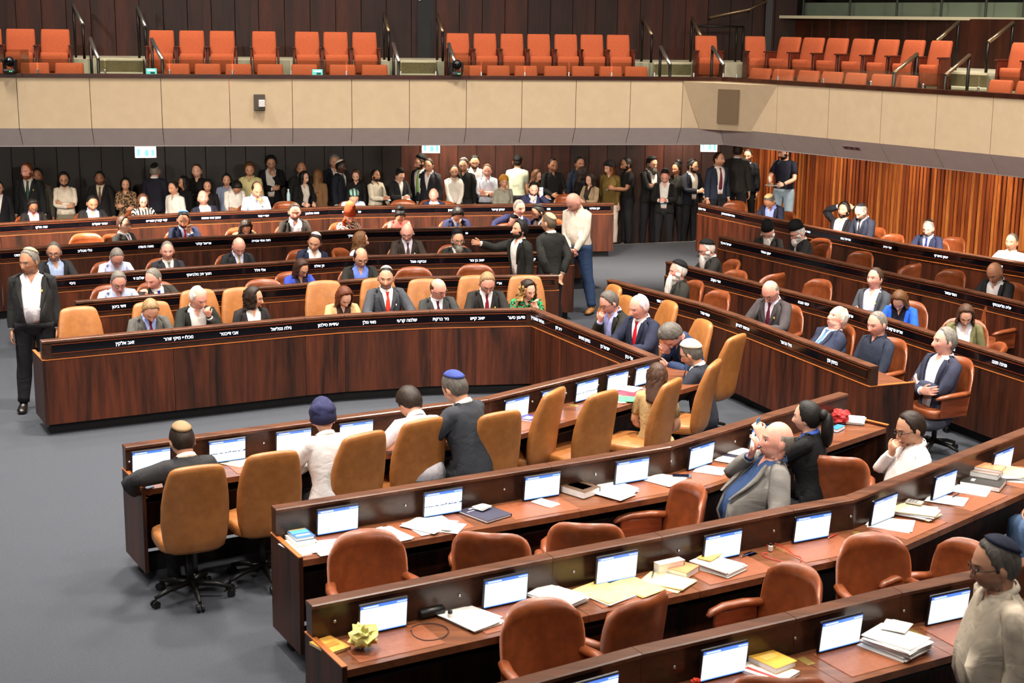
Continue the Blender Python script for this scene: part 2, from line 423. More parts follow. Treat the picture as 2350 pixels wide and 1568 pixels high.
def pose(spec):
    """bone matrices in the body frame (facing -Y, pelvis over the origin)"""
    g = spec.get
    D = math.radians
    M = {}
    sit = g('sit', True)
    pel = np.array([0, .01, .95])
    lean, side, twist = D(g('lean', 6 if sit else 1)), D(g('side', 0)), D(g('twist', 0))
    Mp = about(rx(D(g('tilt', 0))), pel); M['pelvis'] = Mp
    sp = np.array([0, .01, 1.03])
    M['spine'] = Mp @ about(rz(twist) @ ry(side) @ rx(lean), sp)
    hy, hp, hr = D(g('hy', 0)), D(g('hp', 8)), D(g('hr', 0))
    M['neck'] = M['spine'] @ about(rz(hy * .35) @ rx(hp * .4), np.array([0, .014, 1.47]))
    M['head'] = M['neck'] @ about(rz(hy * .65) @ ry(hr) @ rx(hp * .6), np.array([0, .004, 1.56]))
    for s, n in ((1, 'L'), (-1, 'R')):
        m = np.array([s, 1, 1]); Ms = M['spine']
        S = (Ms @ np.append(SH * m, 1))[:3]; Rs = Ms[:3, :3]
        tgt = g('arm' + n, g('arms', 'down'))
        wr, pole, thumb, curl, hd = ARM_POSES[tgt] if isinstance(tgt, str) else tgt
        wr, pole, thumb = np.array(wr, float), np.array(pole, float), np.array(thumb, float)
        T = sp + Rs @ (wr * m - sp * 0 + np.array([0, 0, 0]) - sp) if tgt in CHEST_POSES else wr * m + (np.array([0, 0, 0]))
        if tgt in FACE_POSES:
            T = (M['head'] @ np.append(HCS + wr * m * 1.06, 1))[:3]
        v = T - S; L = min(max(np.linalg.norm(v), .12), L1 + L2 - .004); v = v / np.linalg.norm(v); T = S + v * L
        pl = Rs @ (pole * m); pl = pl - v * (pl @ v); pl /= np.linalg.norm(pl)
        ca = (L1 ** 2 + L ** 2 - L2 ** 2) / (2 * L1 * L); sa = math.sqrt(max(0, 1 - ca * ca))
        E = S + v * (L1 * ca) + pl * (L1 * sa)
        ua, fa = unit(E - S), unit(T - E)
        a0 = A_DIR * m
        Fr = frame_of(a0, np.array([0, 1., 0])); back = pl if sa > .05 else Rs @ np.array([0, 1., 0])
        Ru = frame_of(ua, back) @ Fr.T
        def mk(R, p0, p1): Q = np.eye(4); Q[:3, :3] = R; Q[:3, 3] = p1 - R @ p0; return Q
        M['uarm' + n] = mk(Ru, SH * m, S)
        Ft = frame_of(a0, np.array([0, -1., 0]))
        nat = Ru @ np.array([0, -1., 0]); th = thumb * m
        if tgt in FACE_POSES: th = M['head'][:3, :3] @ th
        elif tgt in CHEST_POSES: th = Rs @ th
        th = unit(th - fa * (th @ fa)); nat = unit(nat - fa * (nat @ fa))
        mid = unit(th + nat * .8 + 1e-6)
        M['fore' + n] = mk(frame_of(fa, mid) @ Ft.T, EL * m, E)
        hdv = fa if hd is None else unit((M['head'][:3, :3] if tgt in FACE_POSES else Rs) @ (np.array(hd, float) * m))
        if hd is not None: hdv = unit(hdv + fa * .35)
        Rh = frame_of(hdv, th - hdv * (th @ hdv)) @ Ft.T
        M['hand' + n] = mk(Rh, WR * m, T)
        axis = np.array([0, 1., 0]) * s      # curl towards the palm
        c_, s_ = math.cos(D(curl)), math.sin(D(curl)); ax = axis
        K = np.array([[0, -ax[2], ax[1]], [ax[2], 0, -ax[0]], [-ax[1], ax[0], 0]])
        Rc = np.eye(3) + s_ * K + (1 - c_) * (K @ K)
        M['fing' + n] = M['hand' + n] @ about(Rc, KN * m)
        # legs
        h = np.array([s * .095, 0, .90]); k = np.array([s * .102, 0, .495]); f0 = np.array([s * .106, .008, .07])
        if sit:
            out = g('knees', 7); Rt = rz(D(-s * out)) @ rx(D(-(g('thigh', 86))))
            Mt = Mp @ about(Rt, h); Msn = Mt @ about(rx(D(g('shin', 100))), k); Mf = Msn @ about(rx(D(0)), f0)
        else:
            st = g('step' + n, 0); Rt = rz(D(-s * 2)) @ ry(D(-s * g('spread', 2))) @ rx(D(-st))
            Mt = Mp @ about(Rt, h); Msn = Mt @ about(rx(D(g('knee' + n, max(0, abs(st) * .8)))), k); Mf = Msn @ about(rx(D(min(0, st * .3))), f0)
        M['thigh' + n], M['shin' + n], M['foot' + n] = Mt, Msn, Mf
    return np.stack([M[b] for b in BONES])

# wrist target, elbow pole, thumb direction, finger curl, hand direction  (left side; mirrored for the right)
ARM_POSES = {
    'down':   ((.235, -.04, .865), (.3, 1, 0), (0, -1, 0), 14, None),
    'behind': ((.10, .17, .95), (1, .6, 0), (0, 0, 1), 20, None),
    'lap':    ((.12, -.27, 1.04), (.7, .7, -.3), (-.7, -.2, .6), 18, None),
    'lap2':   ((.05, -.22, 1.03), (1, .5, -.3), (-.3, -.2, 1), 25, (-.8, -.5, 0)),
    'desk':   ((.13, -.42, 1.185), (.9, .25, -.5), (-1, -.2, .15), 12, None),
    'desk2':  ((.05, -.38, 1.19), (1, .3, -.4), (-.6, -.3, .6), 22, (-.9, -.5, .05)),
    'write':  ((.16, -.44, 1.195), (.9, .3, -.5), (-.8, -.2, .5), 45, (-.5, -.8, -.1)),
    'cross':  ((-.055, -.205, 1.20), (1, .25, -.55), (0, -.3, 1), 25, (-.8, .5, .15)),
    'cross2': ((-.045, -.24, 1.15), (1, .25, -.5), (0, -.2, 1), 25, (-.85, .35, .25)),
    'chin':   ((.035, -.155, -.175), (.5, -.3, -1), (-.5, .1, .4), 55, (-.15, .35, 1)),
    'mouth':  ((.045, -.165, -.155), (.6, -.3, -1), (-.3, .2, .6), 75, (-.35, .25, 1)),
    'brow':   ((.055, -.17, -.055), (.8, -.3, -1), (-.6, .3, .6), 22, (-.45, .25, 1)),
    'ear':    ((.130, -.06, -.115), (.9, -.3, -1), (-.3, -1, .2), 50, (-.15, .2, 1)),
    'cheek':  ((.095, -.12, -.15), (.7, -.3, -1), (-.8, -.2, .3), 40, (-.1, .25, 1)),
    'hair':   ((.05, -.05, .15), (1, -.4, -.1), (-.3, .4, .8), 40, (-1, .2, .3)),
    'head2':  ((.13, .06, .06), (1, .2, .4), (0, 0, -1), 20, (-1, .3, .3)),
    'phone':  ((.07, -.31, 1.17), (.7, .4, -.8), (-.5, -.3, .8), 42, (-.35, -1, .35)),
    'phone2': ((.03, -.30, 1.14), (.7, .4, -.8), (-.5, -.3, .8), 42, (-.6, -1, .2)),
    'photo':  ((.07, -.40, 1.47), (.6, .1, -1), (-.6, -.3, .7), 42, (-.3, -.3, 1)),
    'hold':   ((.13, -.32, 1.10), (.7, .5, -.7), (-.4, -.2, 1), 40, (-.3, -1, 0)),
    'belt':   ((.05, -.19, .93), (1, .5, 0), (-.4, -.3, 1), 35, (-.8, -.5, -.5)),
    'pocket': ((.20, -.05, .90), (1, .6, 0), (0, -1, 0), 40, None),
    'point':  ((.30, -.48, 1.47), (.3, .3, -1), (0, .1, 1), 12, (.25, -1, .25)),
    'gest':   ((.24, -.34, 1.22), (.7, .3, -.8), (-.3, .3, 1), 15, (0, -.6, .9)),
    'rest':   ((.42, -.16, 1.10), (.6, .5, -.6), (-.6, -.5, .4), 12, None),
    'wide':   ((.34, -.32, 1.20), (1, .5, .1), (-.6, -.3, .5), 14, (-.8, -.6, 0)),
    'bag':    ((.20, -.20, 1.02), (.6, .8, 0), (-.3, -.6, .7), 50, None),
}
CHEST_POSES = {'cross', 'cross2', 'phone', 'phone2', 'hold', 'gest', 'photo', 'point'}
FACE_POSES = {'chin', 'mouth', 'brow', 'ear', 'cheek', 'hair', 'head2'}
# ------------------------------------------------------------------ clothing and hair from the same template
def make_lod(ratio):
    TV, TN, TF = build_template(ratio)
    TW = skin_weights(TV)
    FCEN = TV[TF].mean(1)
    _ax = np.abs(FCEN[:, 0]); _t = (np.stack([_ax, FCEN[:, 1], FCEN[:, 2]], 1) - SH) @ A_DIR
    IS_ARM = (_ax > 0.18) & (_t > 0.02) & (FCEN[:, 2] < 1.45) & (((np.stack([_ax, FCEN[:, 1], FCEN[:, 2]], 1) - SH - np.outer(_t, A_DIR)) ** 2).sum(1) < .11 ** 2) & (_ax > 0.16 + 0.25 * np.maximum(0, _t - .1))
    NECK = (FCEN[:, 2] - NECK_K * FCEN[:, 1]) > NECK_Z
    LEGS = (FCEN[:, 2] < Z_HEM) & ~IS_ARM
    FRONT = FCEN[:, 1] < 0.0
    IN_V = FRONT & (_ax < V_K * (FCEN[:, 2] - V_Z)) & ~IS_ARM
    IN_O = FRONT & (_ax < O_X + O_K * (FCEN[:, 2] - 1.0)) & ~IS_ARM
    IN_C = FRONT & (_ax < C_K * (FCEN[:, 2] - C_Z)) & ~IS_ARM
    TORSO = ~IS_ARM & ~NECK & ~LEGS
    return dict(TV=TV, TN=TN, TF=TF, TW=TW, FCEN=FCEN, _ax=_ax, _t=_t, IS_ARM=IS_ARM, NECK=NECK, LEGS=LEGS, FRONT=FRONT, IN_V=IN_V, IN_O=IN_O, IN_C=IN_C, TORSO=TORSO, GARM={}, INNER={})
LODS = [make_lod(.046), make_lod(.020)]
def use_lod(k): globals().update(LODS[k])
use_lod(0)
def region(kind):
    if kind == 'shirt': return (TORSO & (FCEN[:, 2] > Z_WAIST)) | (IS_ARM & (_t < T_CUFF))
    if kind == 'short': return (TORSO) | (IS_ARM & (_t < T_SHORT))
    if kind == 'rolled': return (TORSO & (FCEN[:, 2] > Z_WAIST)) | (IS_ARM & (_t < T_ELB))
    if kind == 'vest': return TORSO
    if kind == 'long': return TORSO | (IS_ARM & (_t < T_CUFF))
    if kind == 'front': return TORSO & FRONT & (_ax < .16) & (FCEN[:, 2] > 1.0)
    if kind == 'jacket_v': return (TORSO & ~IN_V) | (IS_ARM & (_t < T_JCUFF))
    if kind == 'jacket_o': return (TORSO & ~IN_O) | (IS_ARM & (_t < T_JCUFF))
    if kind == 'cuffs': return IS_ARM & (_t > T_JCUFF - .08) & (_t < T_CUFF)
    if kind == 'trousers': return ((FCEN[:, 2] < Z_WAIST) & ~IS_ARM & (FCEN[:, 2] > Z_ANK))
    if kind == 'shoes': return (FCEN[:, 2] < Z_ANK) & ~IS_ARM
    if kind[-2:] == '_l': return region(kind[:-2]) & (FCEN[:, 0] > 0)
    if kind[-2:] == '_r': return region(kind[:-2]) & (FCEN[:, 0] < 0)
def inner_verts(kind):
    sel = region(kind); a = np.zeros(len(TV), bool); a[TF[sel].ravel()] = True; a[TF[~sel].ravel()] = False; return a
def covered(kinds):
    k = tuple(kinds)
    if k not in INNER:
        a = np.zeros(len(TV), bool)
        for q in k: a |= inner_verts(q)
        INNER[k] = a
    return INNER[k]
def garment(kind, off, collar_open=False):
    key = (kind, off, collar_open)
    if key in GARM: return GARM[key]
    sel = region(kind)
    if collar_open: sel = sel & ~IN_C
    f = TF[sel]; ids, inv = np.unique(f, return_inverse=True); f2 = inv.reshape(-1, 3)
    e = np.concatenate([f2[:, [0, 1]], f2[:, [1, 2]], f2[:, [2, 0]]])
    es = np.sort(e, 1); _, ix, cnt = np.unique(es, axis=0, return_index=True, return_counts=True)
    be = e[ix[cnt == 1]]
    n = len(ids); inner = np.unique(be); m = {int(a): n + i for i, a in enumerate(inner)}
    rim = []
    for a, b in be: rim += [(b, a, m[int(a)]), (b, m[int(a)], m[int(b)])]
    src = np.concatenate([ids, ids[inner]]); offs = np.concatenate([np.full(n, off), np.full(len(inner), -0.004)])
    GARM[key] = (src, offs, np.concatenate([f2, np.array(rim, dtype=int).reshape(-1, 3)]))
    return GARM[key]

HD, HF = sphere_grid(40, 30)
HFT = np.array([t for q in HF for t in ((q[0], q[1], q[2]), (q[0], q[2], q[3]))])
HBASE = head_surface(HD)
def hair_mesh(style, seed=0):
    """thickness over the skull: >0 hair, <0 hidden inside the head"""
    x, y, z = HBASE.T
    r = np.random.RandomState(seed)
    nz = 0.5 + 0.5 * np.sin(HD @ r.normal(size=(3, 6)) * 9 + r.rand(6) * 6).mean(1)
    side_front = -0.030 - 0.02 * sstep(np.abs(x), .05, .075)
    hl_front = 0.083 + 0.008 * np.cos(x * 40)                      # hairline height on the forehead
    back_low = -0.075
    edge = np.where(y < -0.045, hl_front, np.where(y < 0.0, hl_front + (-.022 - hl_front) * sstep(y, -.050, -.012), -.022 + (back_low + .022) * sstep(y, 0.0, .05)))
    t = {'short': .0085, 'crop': .0035, 'full': .020, 'curly': .026, 'bald': .004, 'reced': .009, 'long': .016, 'bun': .012}[style]
    if style == 'bald': edge = np.where((y > -.005) & (z < .058), edge, 1.0)
    if style == 'reced': edge = np.where((np.abs(x) < .058) & (y < .035), .3, edge)
    ins = sstep(z - edge, -.004, .010)
    th = ins * (t * (0.75 + 0.5 * nz) * (0.6 + 0.4 * sstep(z, -.02, .08))) - (1 - ins) * .012
    if style == 'bald': th = np.where(z > .045, np.minimum(th, .004 * (1 - sstep(z, .045, .06)) - .006 * sstep(z, .045, .06)), th)
    p = HBASE + HD * th[:, None]
    vis = (th > -.011)
    keep = vis[HFT].any(1)
    return p + HC, HFT[keep]
def beard_mesh(length=0.012, seed=0, chin_drop=0.0, moustache=True):
    x, y, z = HBASE.T
    r = np.random.RandomState(seed); nz = 0.5 + 0.5 * np.sin(HD @ r.normal(size=(3, 6)) * 11).mean(1)
    a = sstep(-z, .048, .060) * sstep(.03 - y, 0, .03)
    a = np.maximum(a, sstep(np.abs(x), .054, .064) * sstep(-z, .0, .02) * sstep(.015 - y, 0, .02) * sstep(y, -.06, -.045))
    lips = np.exp(-(x / .020) ** 4 - ((z + .072) / .0085) ** 4)
    if moustache is False: lips = np.maximum(lips, sstep(z, -.075, -.065) * (np.abs(x) < .03))
    a = a * (1 - lips) * (1 - sstep(z, -.052, -.046) * (np.abs(x) < .05))
    th = a * length * (.7 + .6 * nz) - (1 - a) * .012
    p = HBASE + HD * th[:, None]
    low = sstep(-z, .085, .115) * sstep(-y, -.01, .05)
    p[:, 2] -= chin_drop * low * (0.7 + .6 * nz); p[:, 1] -= chin_drop * .25 * low; p[:, 0] *= 1 - .25 * low * min(1, chin_drop * 8)
    keep = (th > -.0115)[HFT].any(1)
    v_, f_ = p + HC, HFT[keep]
    if chin_drop > .03:
        d_, q_ = sphere_grid(18, 14); n_ = np.sin(d_ @ r.normal(size=(3, 5)) * 6).mean(1)
        k_ = np.clip((1 - d_[:, 2]) / 2, 0, 1); b_ = d_ * np.array([.060, .040, .035 + chin_drop * .62]) * (1 + .08 * n_[:, None])
        b_[:, 0] *= 1 - .35 * k_; b_ += np.array([0, -.082 - .0, -.085 - chin_drop * .45]); b_[:, 1] -= .30 * chin_drop * k_
        f_ = np.concatenate([f_, quads_to_tris(q_) + len(v_)]); v_ = np.concatenate([v_, b_ + HC])
    return v_, f_
def cap_mesh(radius_deg, tilt, off, height=0.0, flat=False):
    """a skull cap: spherical cap over the crown"""
    nr, nu = 7, 24; v = []; c = math.cos(tilt); s = math.sin(tilt)
    ths = [math.radians(radius_deg) * i / (nr - 1) for i in range(nr)]
    dirs = [];
    for th in ths:
        for j in range(nu):
            a = 2 * math.pi * j / nu; d = np.array([math.sin(th) * math.cos(a), math.sin(th) * math.sin(a), math.cos(th)])
            dirs.append((d[0], d[1] * c + d[2] * s, -d[1] * s + d[2] * c))
    D_ = np.array(dirs); p = head_surface(D_) + D_ * off
    k = np.repeat(np.arange(nr), nu) / (nr - 1)
    if height:
        lift = height * np.clip((1 - k) / .35, 0, 1); up = np.array([0, s, c]); p = p + np.outer(lift, up)
    inner = head_surface(D_[-nu:]) + D_[-nu:] * (off - .012)
    p = np.concatenate([p, inner]); f = []
    for i in range(nr):
        for j in range(nu):
            a, b = i * nu + j, i * nu + (j + 1) % nu; f += [(a, a + nu, b + nu), (a, b + nu, b)]
    return p + HC, np.array(f)
def long_hair_mesh(length, width=1.0, curly=0.0, seed=0, back_only=False):
    """a curtain of hair from the crown round the back and the sides"""
    r = np.random.RandomState(seed); nu, nv = 30, 16; v = []
    for i in range(nv):
        k = i / (nv - 1)
        for j in range(nu):
            a = math.radians(-122 + 244 * j / (nu - 1)) * (0.86 if back_only else 1)    # 0 = back
            d = np.array([math.sin(a), math.cos(a), 0.0])
            base = head_surface(np.array([unit(d * 1.0 + np.array([0, 0, .55 - 0.9 * min(k * 2.2, 1)]))]))[0]
            if k < .45: p = base + unit(base) * (.015 + .006 * math.sin(j * 1.7 + seed))
            else:
                q = (k - .45) / .55
                base2 = head_surface(np.array([unit(d + np.array([0, 0, -.35]))]))[0]
                rr = .020 + .03 * q * width + curly * (.4 + .6 * r.rand())
                p = np.array([base2[0], base2[1], base2[2]]) + d * rr; p[2] = base2[2] - q * length * (1 - .12 * abs(math.sin(a)))
                p[1] += .02 * q
                if p[1] < .0: p[1] = p[1] * (1 - .45 * q) - 0.0
            p = p + r.normal(size=3) * (.003 + curly * .35)
            v.append(p)
    v = np.array(v); inn = v * np.array([.93, .93, 1]) ; inn[:, 1] -= 0.0
    n = nu * nv; f = []
    for i in range(nv - 1):
        for j in range(nu - 1):
            a = i * nu + j; f += [(a, a + nu, a + nu + 1), (a, a + nu + 1, a + 1), (n + a, n + a + nu + 1, n + a + nu), (n + a, n + a + 1, n + a + nu + 1)]
    for i in range(nv - 1):
        for j in (0, nu - 1):
            a = i * nu + j; f += [(a, n + a, a + nu), (n + a, n + a + nu, a + nu)]
    for j in range(nu - 1):
        a = (nv - 1) * nu + j; f += [(a, n + a, a + 1), (n + a, n + a + 1, a + 1)]
    return np.concatenate([v, inn]) + HC, np.array(f)
def blob_mesh(c, r, seed=0, rough=.06):
    d, f = sphere_grid(20, 14); g = np.random.RandomState(seed)
    n = np.sin(d @ g.normal(size=(3, 5)) * 5).mean(1)
    p = d * np.array(r) * (1 + rough * n[:, None]) + np.array(c)
    return p + HC, np.array([t for q in f for t in ((q[0], q[1], q[2]), (q[0], q[2], q[3]))])
def quads_to_tris(f): return np.array([t for q in f for t in [(q[0], q[i], q[i + 1]) for i in range(1, len(q) - 1)]])
def glasses_mesh():
    m = MB()
    for s in (-1, 1):
        pts = [HC + np.array([s * .031 + .021 * math.cos(a) * 1.0, -.104 + .006 * abs(math.cos(a)), .001 + .0155 * math.sin(a)]) for a in np.linspace(0, 2 * math.pi, 15)]
        m.tube(pts, .0022, 5, (0, 1, 0.1))
        m.tube([HC + np.array([s * .052, -.098, .004]), HC + np.array([s * .076, -.05, .006]), HC + np.array([s * .082, .012, .004])], .002, 5)
    m.tube([HC + np.array([-.010, -.108, .004]), HC + np.array([.010, -.108, .004])], .0022, 5)
    return np.array(m.v), quads_to_tris(m.f)
def chest_y(z, x=0.0):
    """front of the body in the rest pose"""
    prof = [(.9, .104), (1.0, .104), (1.08, .106), (1.16, .108), (1.24, .113), (1.32, .113), (1.39, .1), (1.43, .086), (1.462, .066), (1.5, .055)]
    return -np.interp(z, [a for a, _ in prof], [b for _, b in prof]) * (1 - 2.2 * x * x) + .004
def tie_mesh(low=1.06):
    zs = [1.480, 1.455, 1.448, 1.38, 1.30, 1.20, low + .03, low]; ws = [.020, .014, .016, .021, .027, .034, .040, .002]; v = []
    for z, w in zip(zs, ws):
        y = chest_y(z) - .016 - (.008 if z > 1.45 else 0)
        v += [(-w, y + .004, z), (0, y - .004, z), (w, y + .004, z)]
    for z, w in zip(zs, ws):
        y = chest_y(z) - .004; v += [(-w, y, z), (0, y, z), (w, y, z)]
    f = []; n = len(zs) * 3
    for i in range(len(zs) - 1):
        for j in range(2):
            a = i * 3 + j; f += [(a, a + 3, a + 4), (a, a + 4, a + 1)]
        a = i * 3; f += [(a, n + a, a + 3), (n + a, n + a + 3, a + 3)]; a += 2; f += [(a, a + 3, n + a), (n + a, a + 3, n + a + 3)]
    return np.array(v), np.array(f)
def collar_mesh(open_=False):
    """turned-down shirt collar round the neck"""
    nu = 26; v = []; gap = .38 if open_ else .06
    for j in range(nu):
        a = -math.pi / 2 + gap + (2 * math.pi - 2 * gap) * j / (nu - 1)
        c, s = math.cos(a), math.sin(a); fr = max(0, -s)
        for rr, dz in ((.062, .028), (.067, .032), (.082, .000 - .018 * fr ** 3), (.076, -.012 - .020 * fr ** 3)):
            v.append((c * rr * 1.02, .014 + s * rr, 1.487 + .22 * s * rr * 1.2 + dz))
    f = []
    for j in range(nu - 1):
        for k in range(3):
            a = j * 4 + k; f += [(a, a + 1, a + 5), (a, a + 5, a + 4)]
    return np.array(v), np.array(f)
def lapel_mesh(s, open_=False):
    """folded jacket lapel along the edge of the opening"""
    v = []; zs = np.linspace(1.475, V_Z + .01 if not open_ else 1.16, 9)
    for i, z in enumerate(zs):
        k = i / 8
        xi = (V_K * (z - V_Z)) if not open_ else O_X + O_K * (z - 1.0)
        xi = max(xi, .003) - .003
        w = .050 * (1 - abs(k - .35) * 1.15) + .006
        if .12 < k < .3: w += .008
        for xx, o in ((xi, .020), (xi + w * .5, .031), (xi + w, .026), (xi + w * .98, .014)):
            v.append((s * xx, chest_y(z, xx) - o - .004, z))
    f = []
    for i in range(8):
        for j in range(3):
            a = i * 4 + j; q = [(a, a + 4, a + 5), (a, a + 5, a + 1)]
            f += q if s > 0 else [t[::-1] for t in q]
    return np.array(v), np.array(f)
TEMPL = {}
def templ(key, fn, *a):
    k = (key,) + tuple(map(str, a))
    if k not in TEMPL:
        v, f = fn(*a); W = skin_weights(v)
        if key in ('beard', 'hair', 'kip', 'gl', 'pt', 'pk', 'pb', 'wr1', 'wr2', 'wr3', 'wr4'):
            W = np.zeros_like(W); W[:, BI['head']] = 1.0
        if key in ('collar', 'lapel', 'tie', 'pin'):
            W = np.zeros_like(W); W[:, BI['spine']] = 1.0
            if key == 'collar': W[:, BI['spine']] = .75; W[:, BI['neck']] = .25
            if key in ('tie',):
                q = 1 - sstep(v[:, 2], .97, 1.13); W[:, BI['pelvis']] = q * .6; W[:, BI['spine']] = 1 - q * .6
        TEMPL[k] = (v, f, W)
    return TEMPL[k]

# ---- materials for people
def skin_mat(tone, hair, stub=0.0):
    key = 'skin_%s_%s_%s' % (tone, hair, stub)
    if key in MATS: return MATS[key]
    m, nt, b = new_mat(key); L = nt.links.new
    at = N(nt, 'ShaderNodeAttribute', attribute_name='rest'); sx = N(nt, 'ShaderNodeSeparateXYZ'); L(at.outputs['Vector'], sx.inputs[0])
    def M_(op, a, bb=None, clamp=False):
        n = N(nt, 'ShaderNodeMath', operation=op); n.use_clamp = clamp
        for i, q in enumerate((a, bb)):
            if q is None: continue
            if isinstance(q, (int, float)): n.inputs[i].default_value = q
            else: L(q, n.inputs[i])
        return n.outputs[0]
    X = M_('ABSOLUTE', sx.outputs[0]); Z = sx.outputs[2]; Y = sx.outputs[1]
    def ell(x0, z0, rx_, rz_, soft=6.0):
        dx = M_('DIVIDE', M_('SUBTRACT', X, x0), rx_); dz = M_('DIVIDE', M_('SUBTRACT', Z, HC[2] + z0), rz_)
        q = M_('ADD', M_('MULTIPLY', dx, dx), M_('MULTIPLY', dz, dz))
        return M_('MULTIPLY', M_('MULTIPLY', M_('SUBTRACT', 1.0, q), soft, True), M_('LESS_THAN', Y, -.06), True)
    tc = N(nt, 'ShaderNodeTexCoord'); nz = N(nt, 'ShaderNodeTexNoise', Scale=18.0, Detail=2.0); L(tc.outputs['Object'], nz.inputs['Vector'])
    c = srgb(*tone)
    base = ramp(nt, [(.3, tuple(q * .86 for q in c[:3]) + (1,)), (.7, c)]); L(nz.outputs[0], base.inputs[0])
    cur = base.outputs[0]
    def mixc(fac, col):
        nonlocal cur
        n = N(nt, 'ShaderNodeMix', data_type='RGBA'); L(fac, n.inputs[0]); L(cur, n.inputs[6]); n.inputs[7].default_value = col; cur = n.outputs[2]
    hc = srgb(*hair)
    mixc(M_('MULTIPLY', ell(.040, -.030, .03, .03, 1.0), .22), (c[0] * 1.0, c[1] * .62, c[2] * .55, 1))
    if stub: mixc(M_('MULTIPLY', M_('MULTIPLY', M_('SUBTRACT', HC[2] - .045, Z), 90, True), M_('MULTIPLY', M_('LESS_THAN', Y, .0), M_('MULTIPLY', M_('GREATER_THAN', Z, HC[2] - .125), stub))), hc)
    mixc(ell(0, -.0715, .025, .0095, 2.5), (c[0] * .72, c[1] * .42, c[2] * .40, 1))
    mixc(M_('MULTIPLY', ell(0, -.0715, .022, .0016, 3), .8), (.05, .02, .02, 1))
    mixc(M_('MULTIPLY', ell(.032, .0215, .021, .0052, 2.0), .85), tuple(q * .8 for q in hc[:3]) + (1,))
    mixc(M_('MULTIPLY', ell(.031, .0005, .0165, .0085, 2.0), .55), (c[0] * .35, c[1] * .25, c[2] * .22, 1))
    mixc(ell(.031, -.0005, .0125, .0048, 4.0), (.62, .58, .54, 1))
    mixc(ell(.031, -.0002, .0056, .0056, 8.0), (.02, .012, .008, 1))
    L(cur, b.inputs['Base Color']); b.inputs['Roughness'].default_value = .48; b.inputs['Specular IOR Level'].default_value = .4
    b.inputs['Subsurface Weight'].default_value = 0.0
    MATS[key] = m; return m
def cloth(rgb, rough=.85, pattern=None, rgb2=None):
    key = 'cloth_%s_%s_%s' % (rgb, pattern, rgb2)
    if key in MATS: return MATS[key]
    m, nt, b = new_mat(key); L = nt.links.new
    at = N(nt, 'ShaderNodeAttribute', attribute_name='rest'); c = srgb(*rgb)
    n = N(nt, 'ShaderNodeTexNoise', Scale=9.0, Detail=3.0); L(at.outputs['Vector'], n.inputs['Vector'])
    r = ramp(nt, [(.3, tuple(q * .82 for q in c[:3]) + (1,)), (.7, c)]); L(n.outputs[0], r.inputs[0]); col = r.outputs[0]
    if pattern:
        if pattern == 'stripes': t = N(nt, 'ShaderNodeTexWave', Scale=5.5, Distortion=.0); t.bands_direction = 'X'; th = .5
        elif pattern == 'zigzag': t = N(nt, 'ShaderNodeTexWave', Scale=9.0, Distortion=4.5, Detail=0.0); t.bands_direction = 'DIAGONAL'; t.wave_profile = 'TRI'; t.inputs['Detail Scale'].default_value = 2.0; th = .5
        elif pattern == 'leopard': t = N(nt, 'ShaderNodeTexNoise', Scale=34.0, Detail=1.0); th = .52
        elif pattern == 'dots': t = N(nt, 'ShaderNodeTexVoronoi', Scale=60.0); th = .3
        elif pattern == 'diag': t = N(nt, 'ShaderNodeTexWave', Scale=22.0); t.bands_direction = 'DIAGONAL'; th = .6
        else: t = N(nt, 'ShaderNodeTexNoise', Scale=24.0, Detail=0.0, Distortion=1.5); th = .55
        L(at.outputs['Vector'], t.inputs['Vector'])
        q = N(nt, 'ShaderNodeMath', operation='GREATER_THAN'); L(t.outputs[0], q.inputs[0]); q.inputs[1].default_value = th
        mx = N(nt, 'ShaderNodeMix', data_type='RGBA'); L(q.outputs[0], mx.inputs[0]); L(col, mx.inputs[6]); mx.inputs[7].default_value = srgb(*rgb2); col = mx.outputs[2]
        if pattern == 'floral':
            t2 = N(nt, 'ShaderNodeTexVoronoi', Scale=26.0); L(at.outputs['Vector'], t2.inputs['Vector'])
            q2 = N(nt, 'ShaderNodeMath', operation='LESS_THAN'); L(t2.outputs[0], q2.inputs[0]); q2.inputs[1].default_value = .24
            mx2 = N(nt, 'ShaderNodeMix', data_type='RGBA'); L(q2.outputs[0], mx2.inputs[0]); L(col, mx2.inputs[6]); mx2.inputs[7].default_value = srgb(200, 60, 45); col = mx2.outputs[2]
    L(col, b.inputs['Base Color']); b.inputs['Roughness'].default_value = rough; b.inputs['Specular IOR Level'].default_value = .25
    n2 = N(nt, 'ShaderNodeTexNoise', Scale=8.0, Detail=2.0, Distortion=1.4); L(at.outputs['Vector'], n2.inputs['Vector'])
    bp = N(nt, 'ShaderNodeBump', Strength=.32, Distance=.03); L(n2.outputs[0], bp.inputs['Height']); L(bp.outputs[0], b.inputs['Normal'])
    MATS[key] = m; return m
def hair_mat(rgb):
    key = 'hair_%s' % (rgb,)
    if key in MATS: return MATS[key]
    m, nt, b = new_mat(key); L = nt.links.new
    at = N(nt, 'ShaderNodeAttribute', attribute_name='rest'); mp = N(nt, 'ShaderNodeMapping'); mp.inputs['Scale'].default_value = (160, 60, 25); L(at.outputs['Vector'], mp.inputs[0])
    n = N(nt, 'ShaderNodeTexNoise', Scale=1.0, Detail=3.0); L(mp.outputs[0], n.inputs['Vector']); c = srgb(*rgb)
    r = ramp(nt, [(.3, tuple(q * .55 for q in c[:3]) + (1,)), (.7, tuple(min(1, q * 1.25) for q in c[:3]) + (1,))]); L(n.outputs[0], r.inputs[0]); L(r.outputs[0], b.inputs['Base Color'])
    b.inputs['Roughness'].default_value = .55; b.inputs['Specular IOR Level'].default_value = .3
    bp = N(nt, 'ShaderNodeBump', Strength=.6, Distance=.004); L(n.outputs[0], bp.inputs['Height']); L(bp.outputs[0], b.inputs['Normal'])
    MATS[key] = m; return m

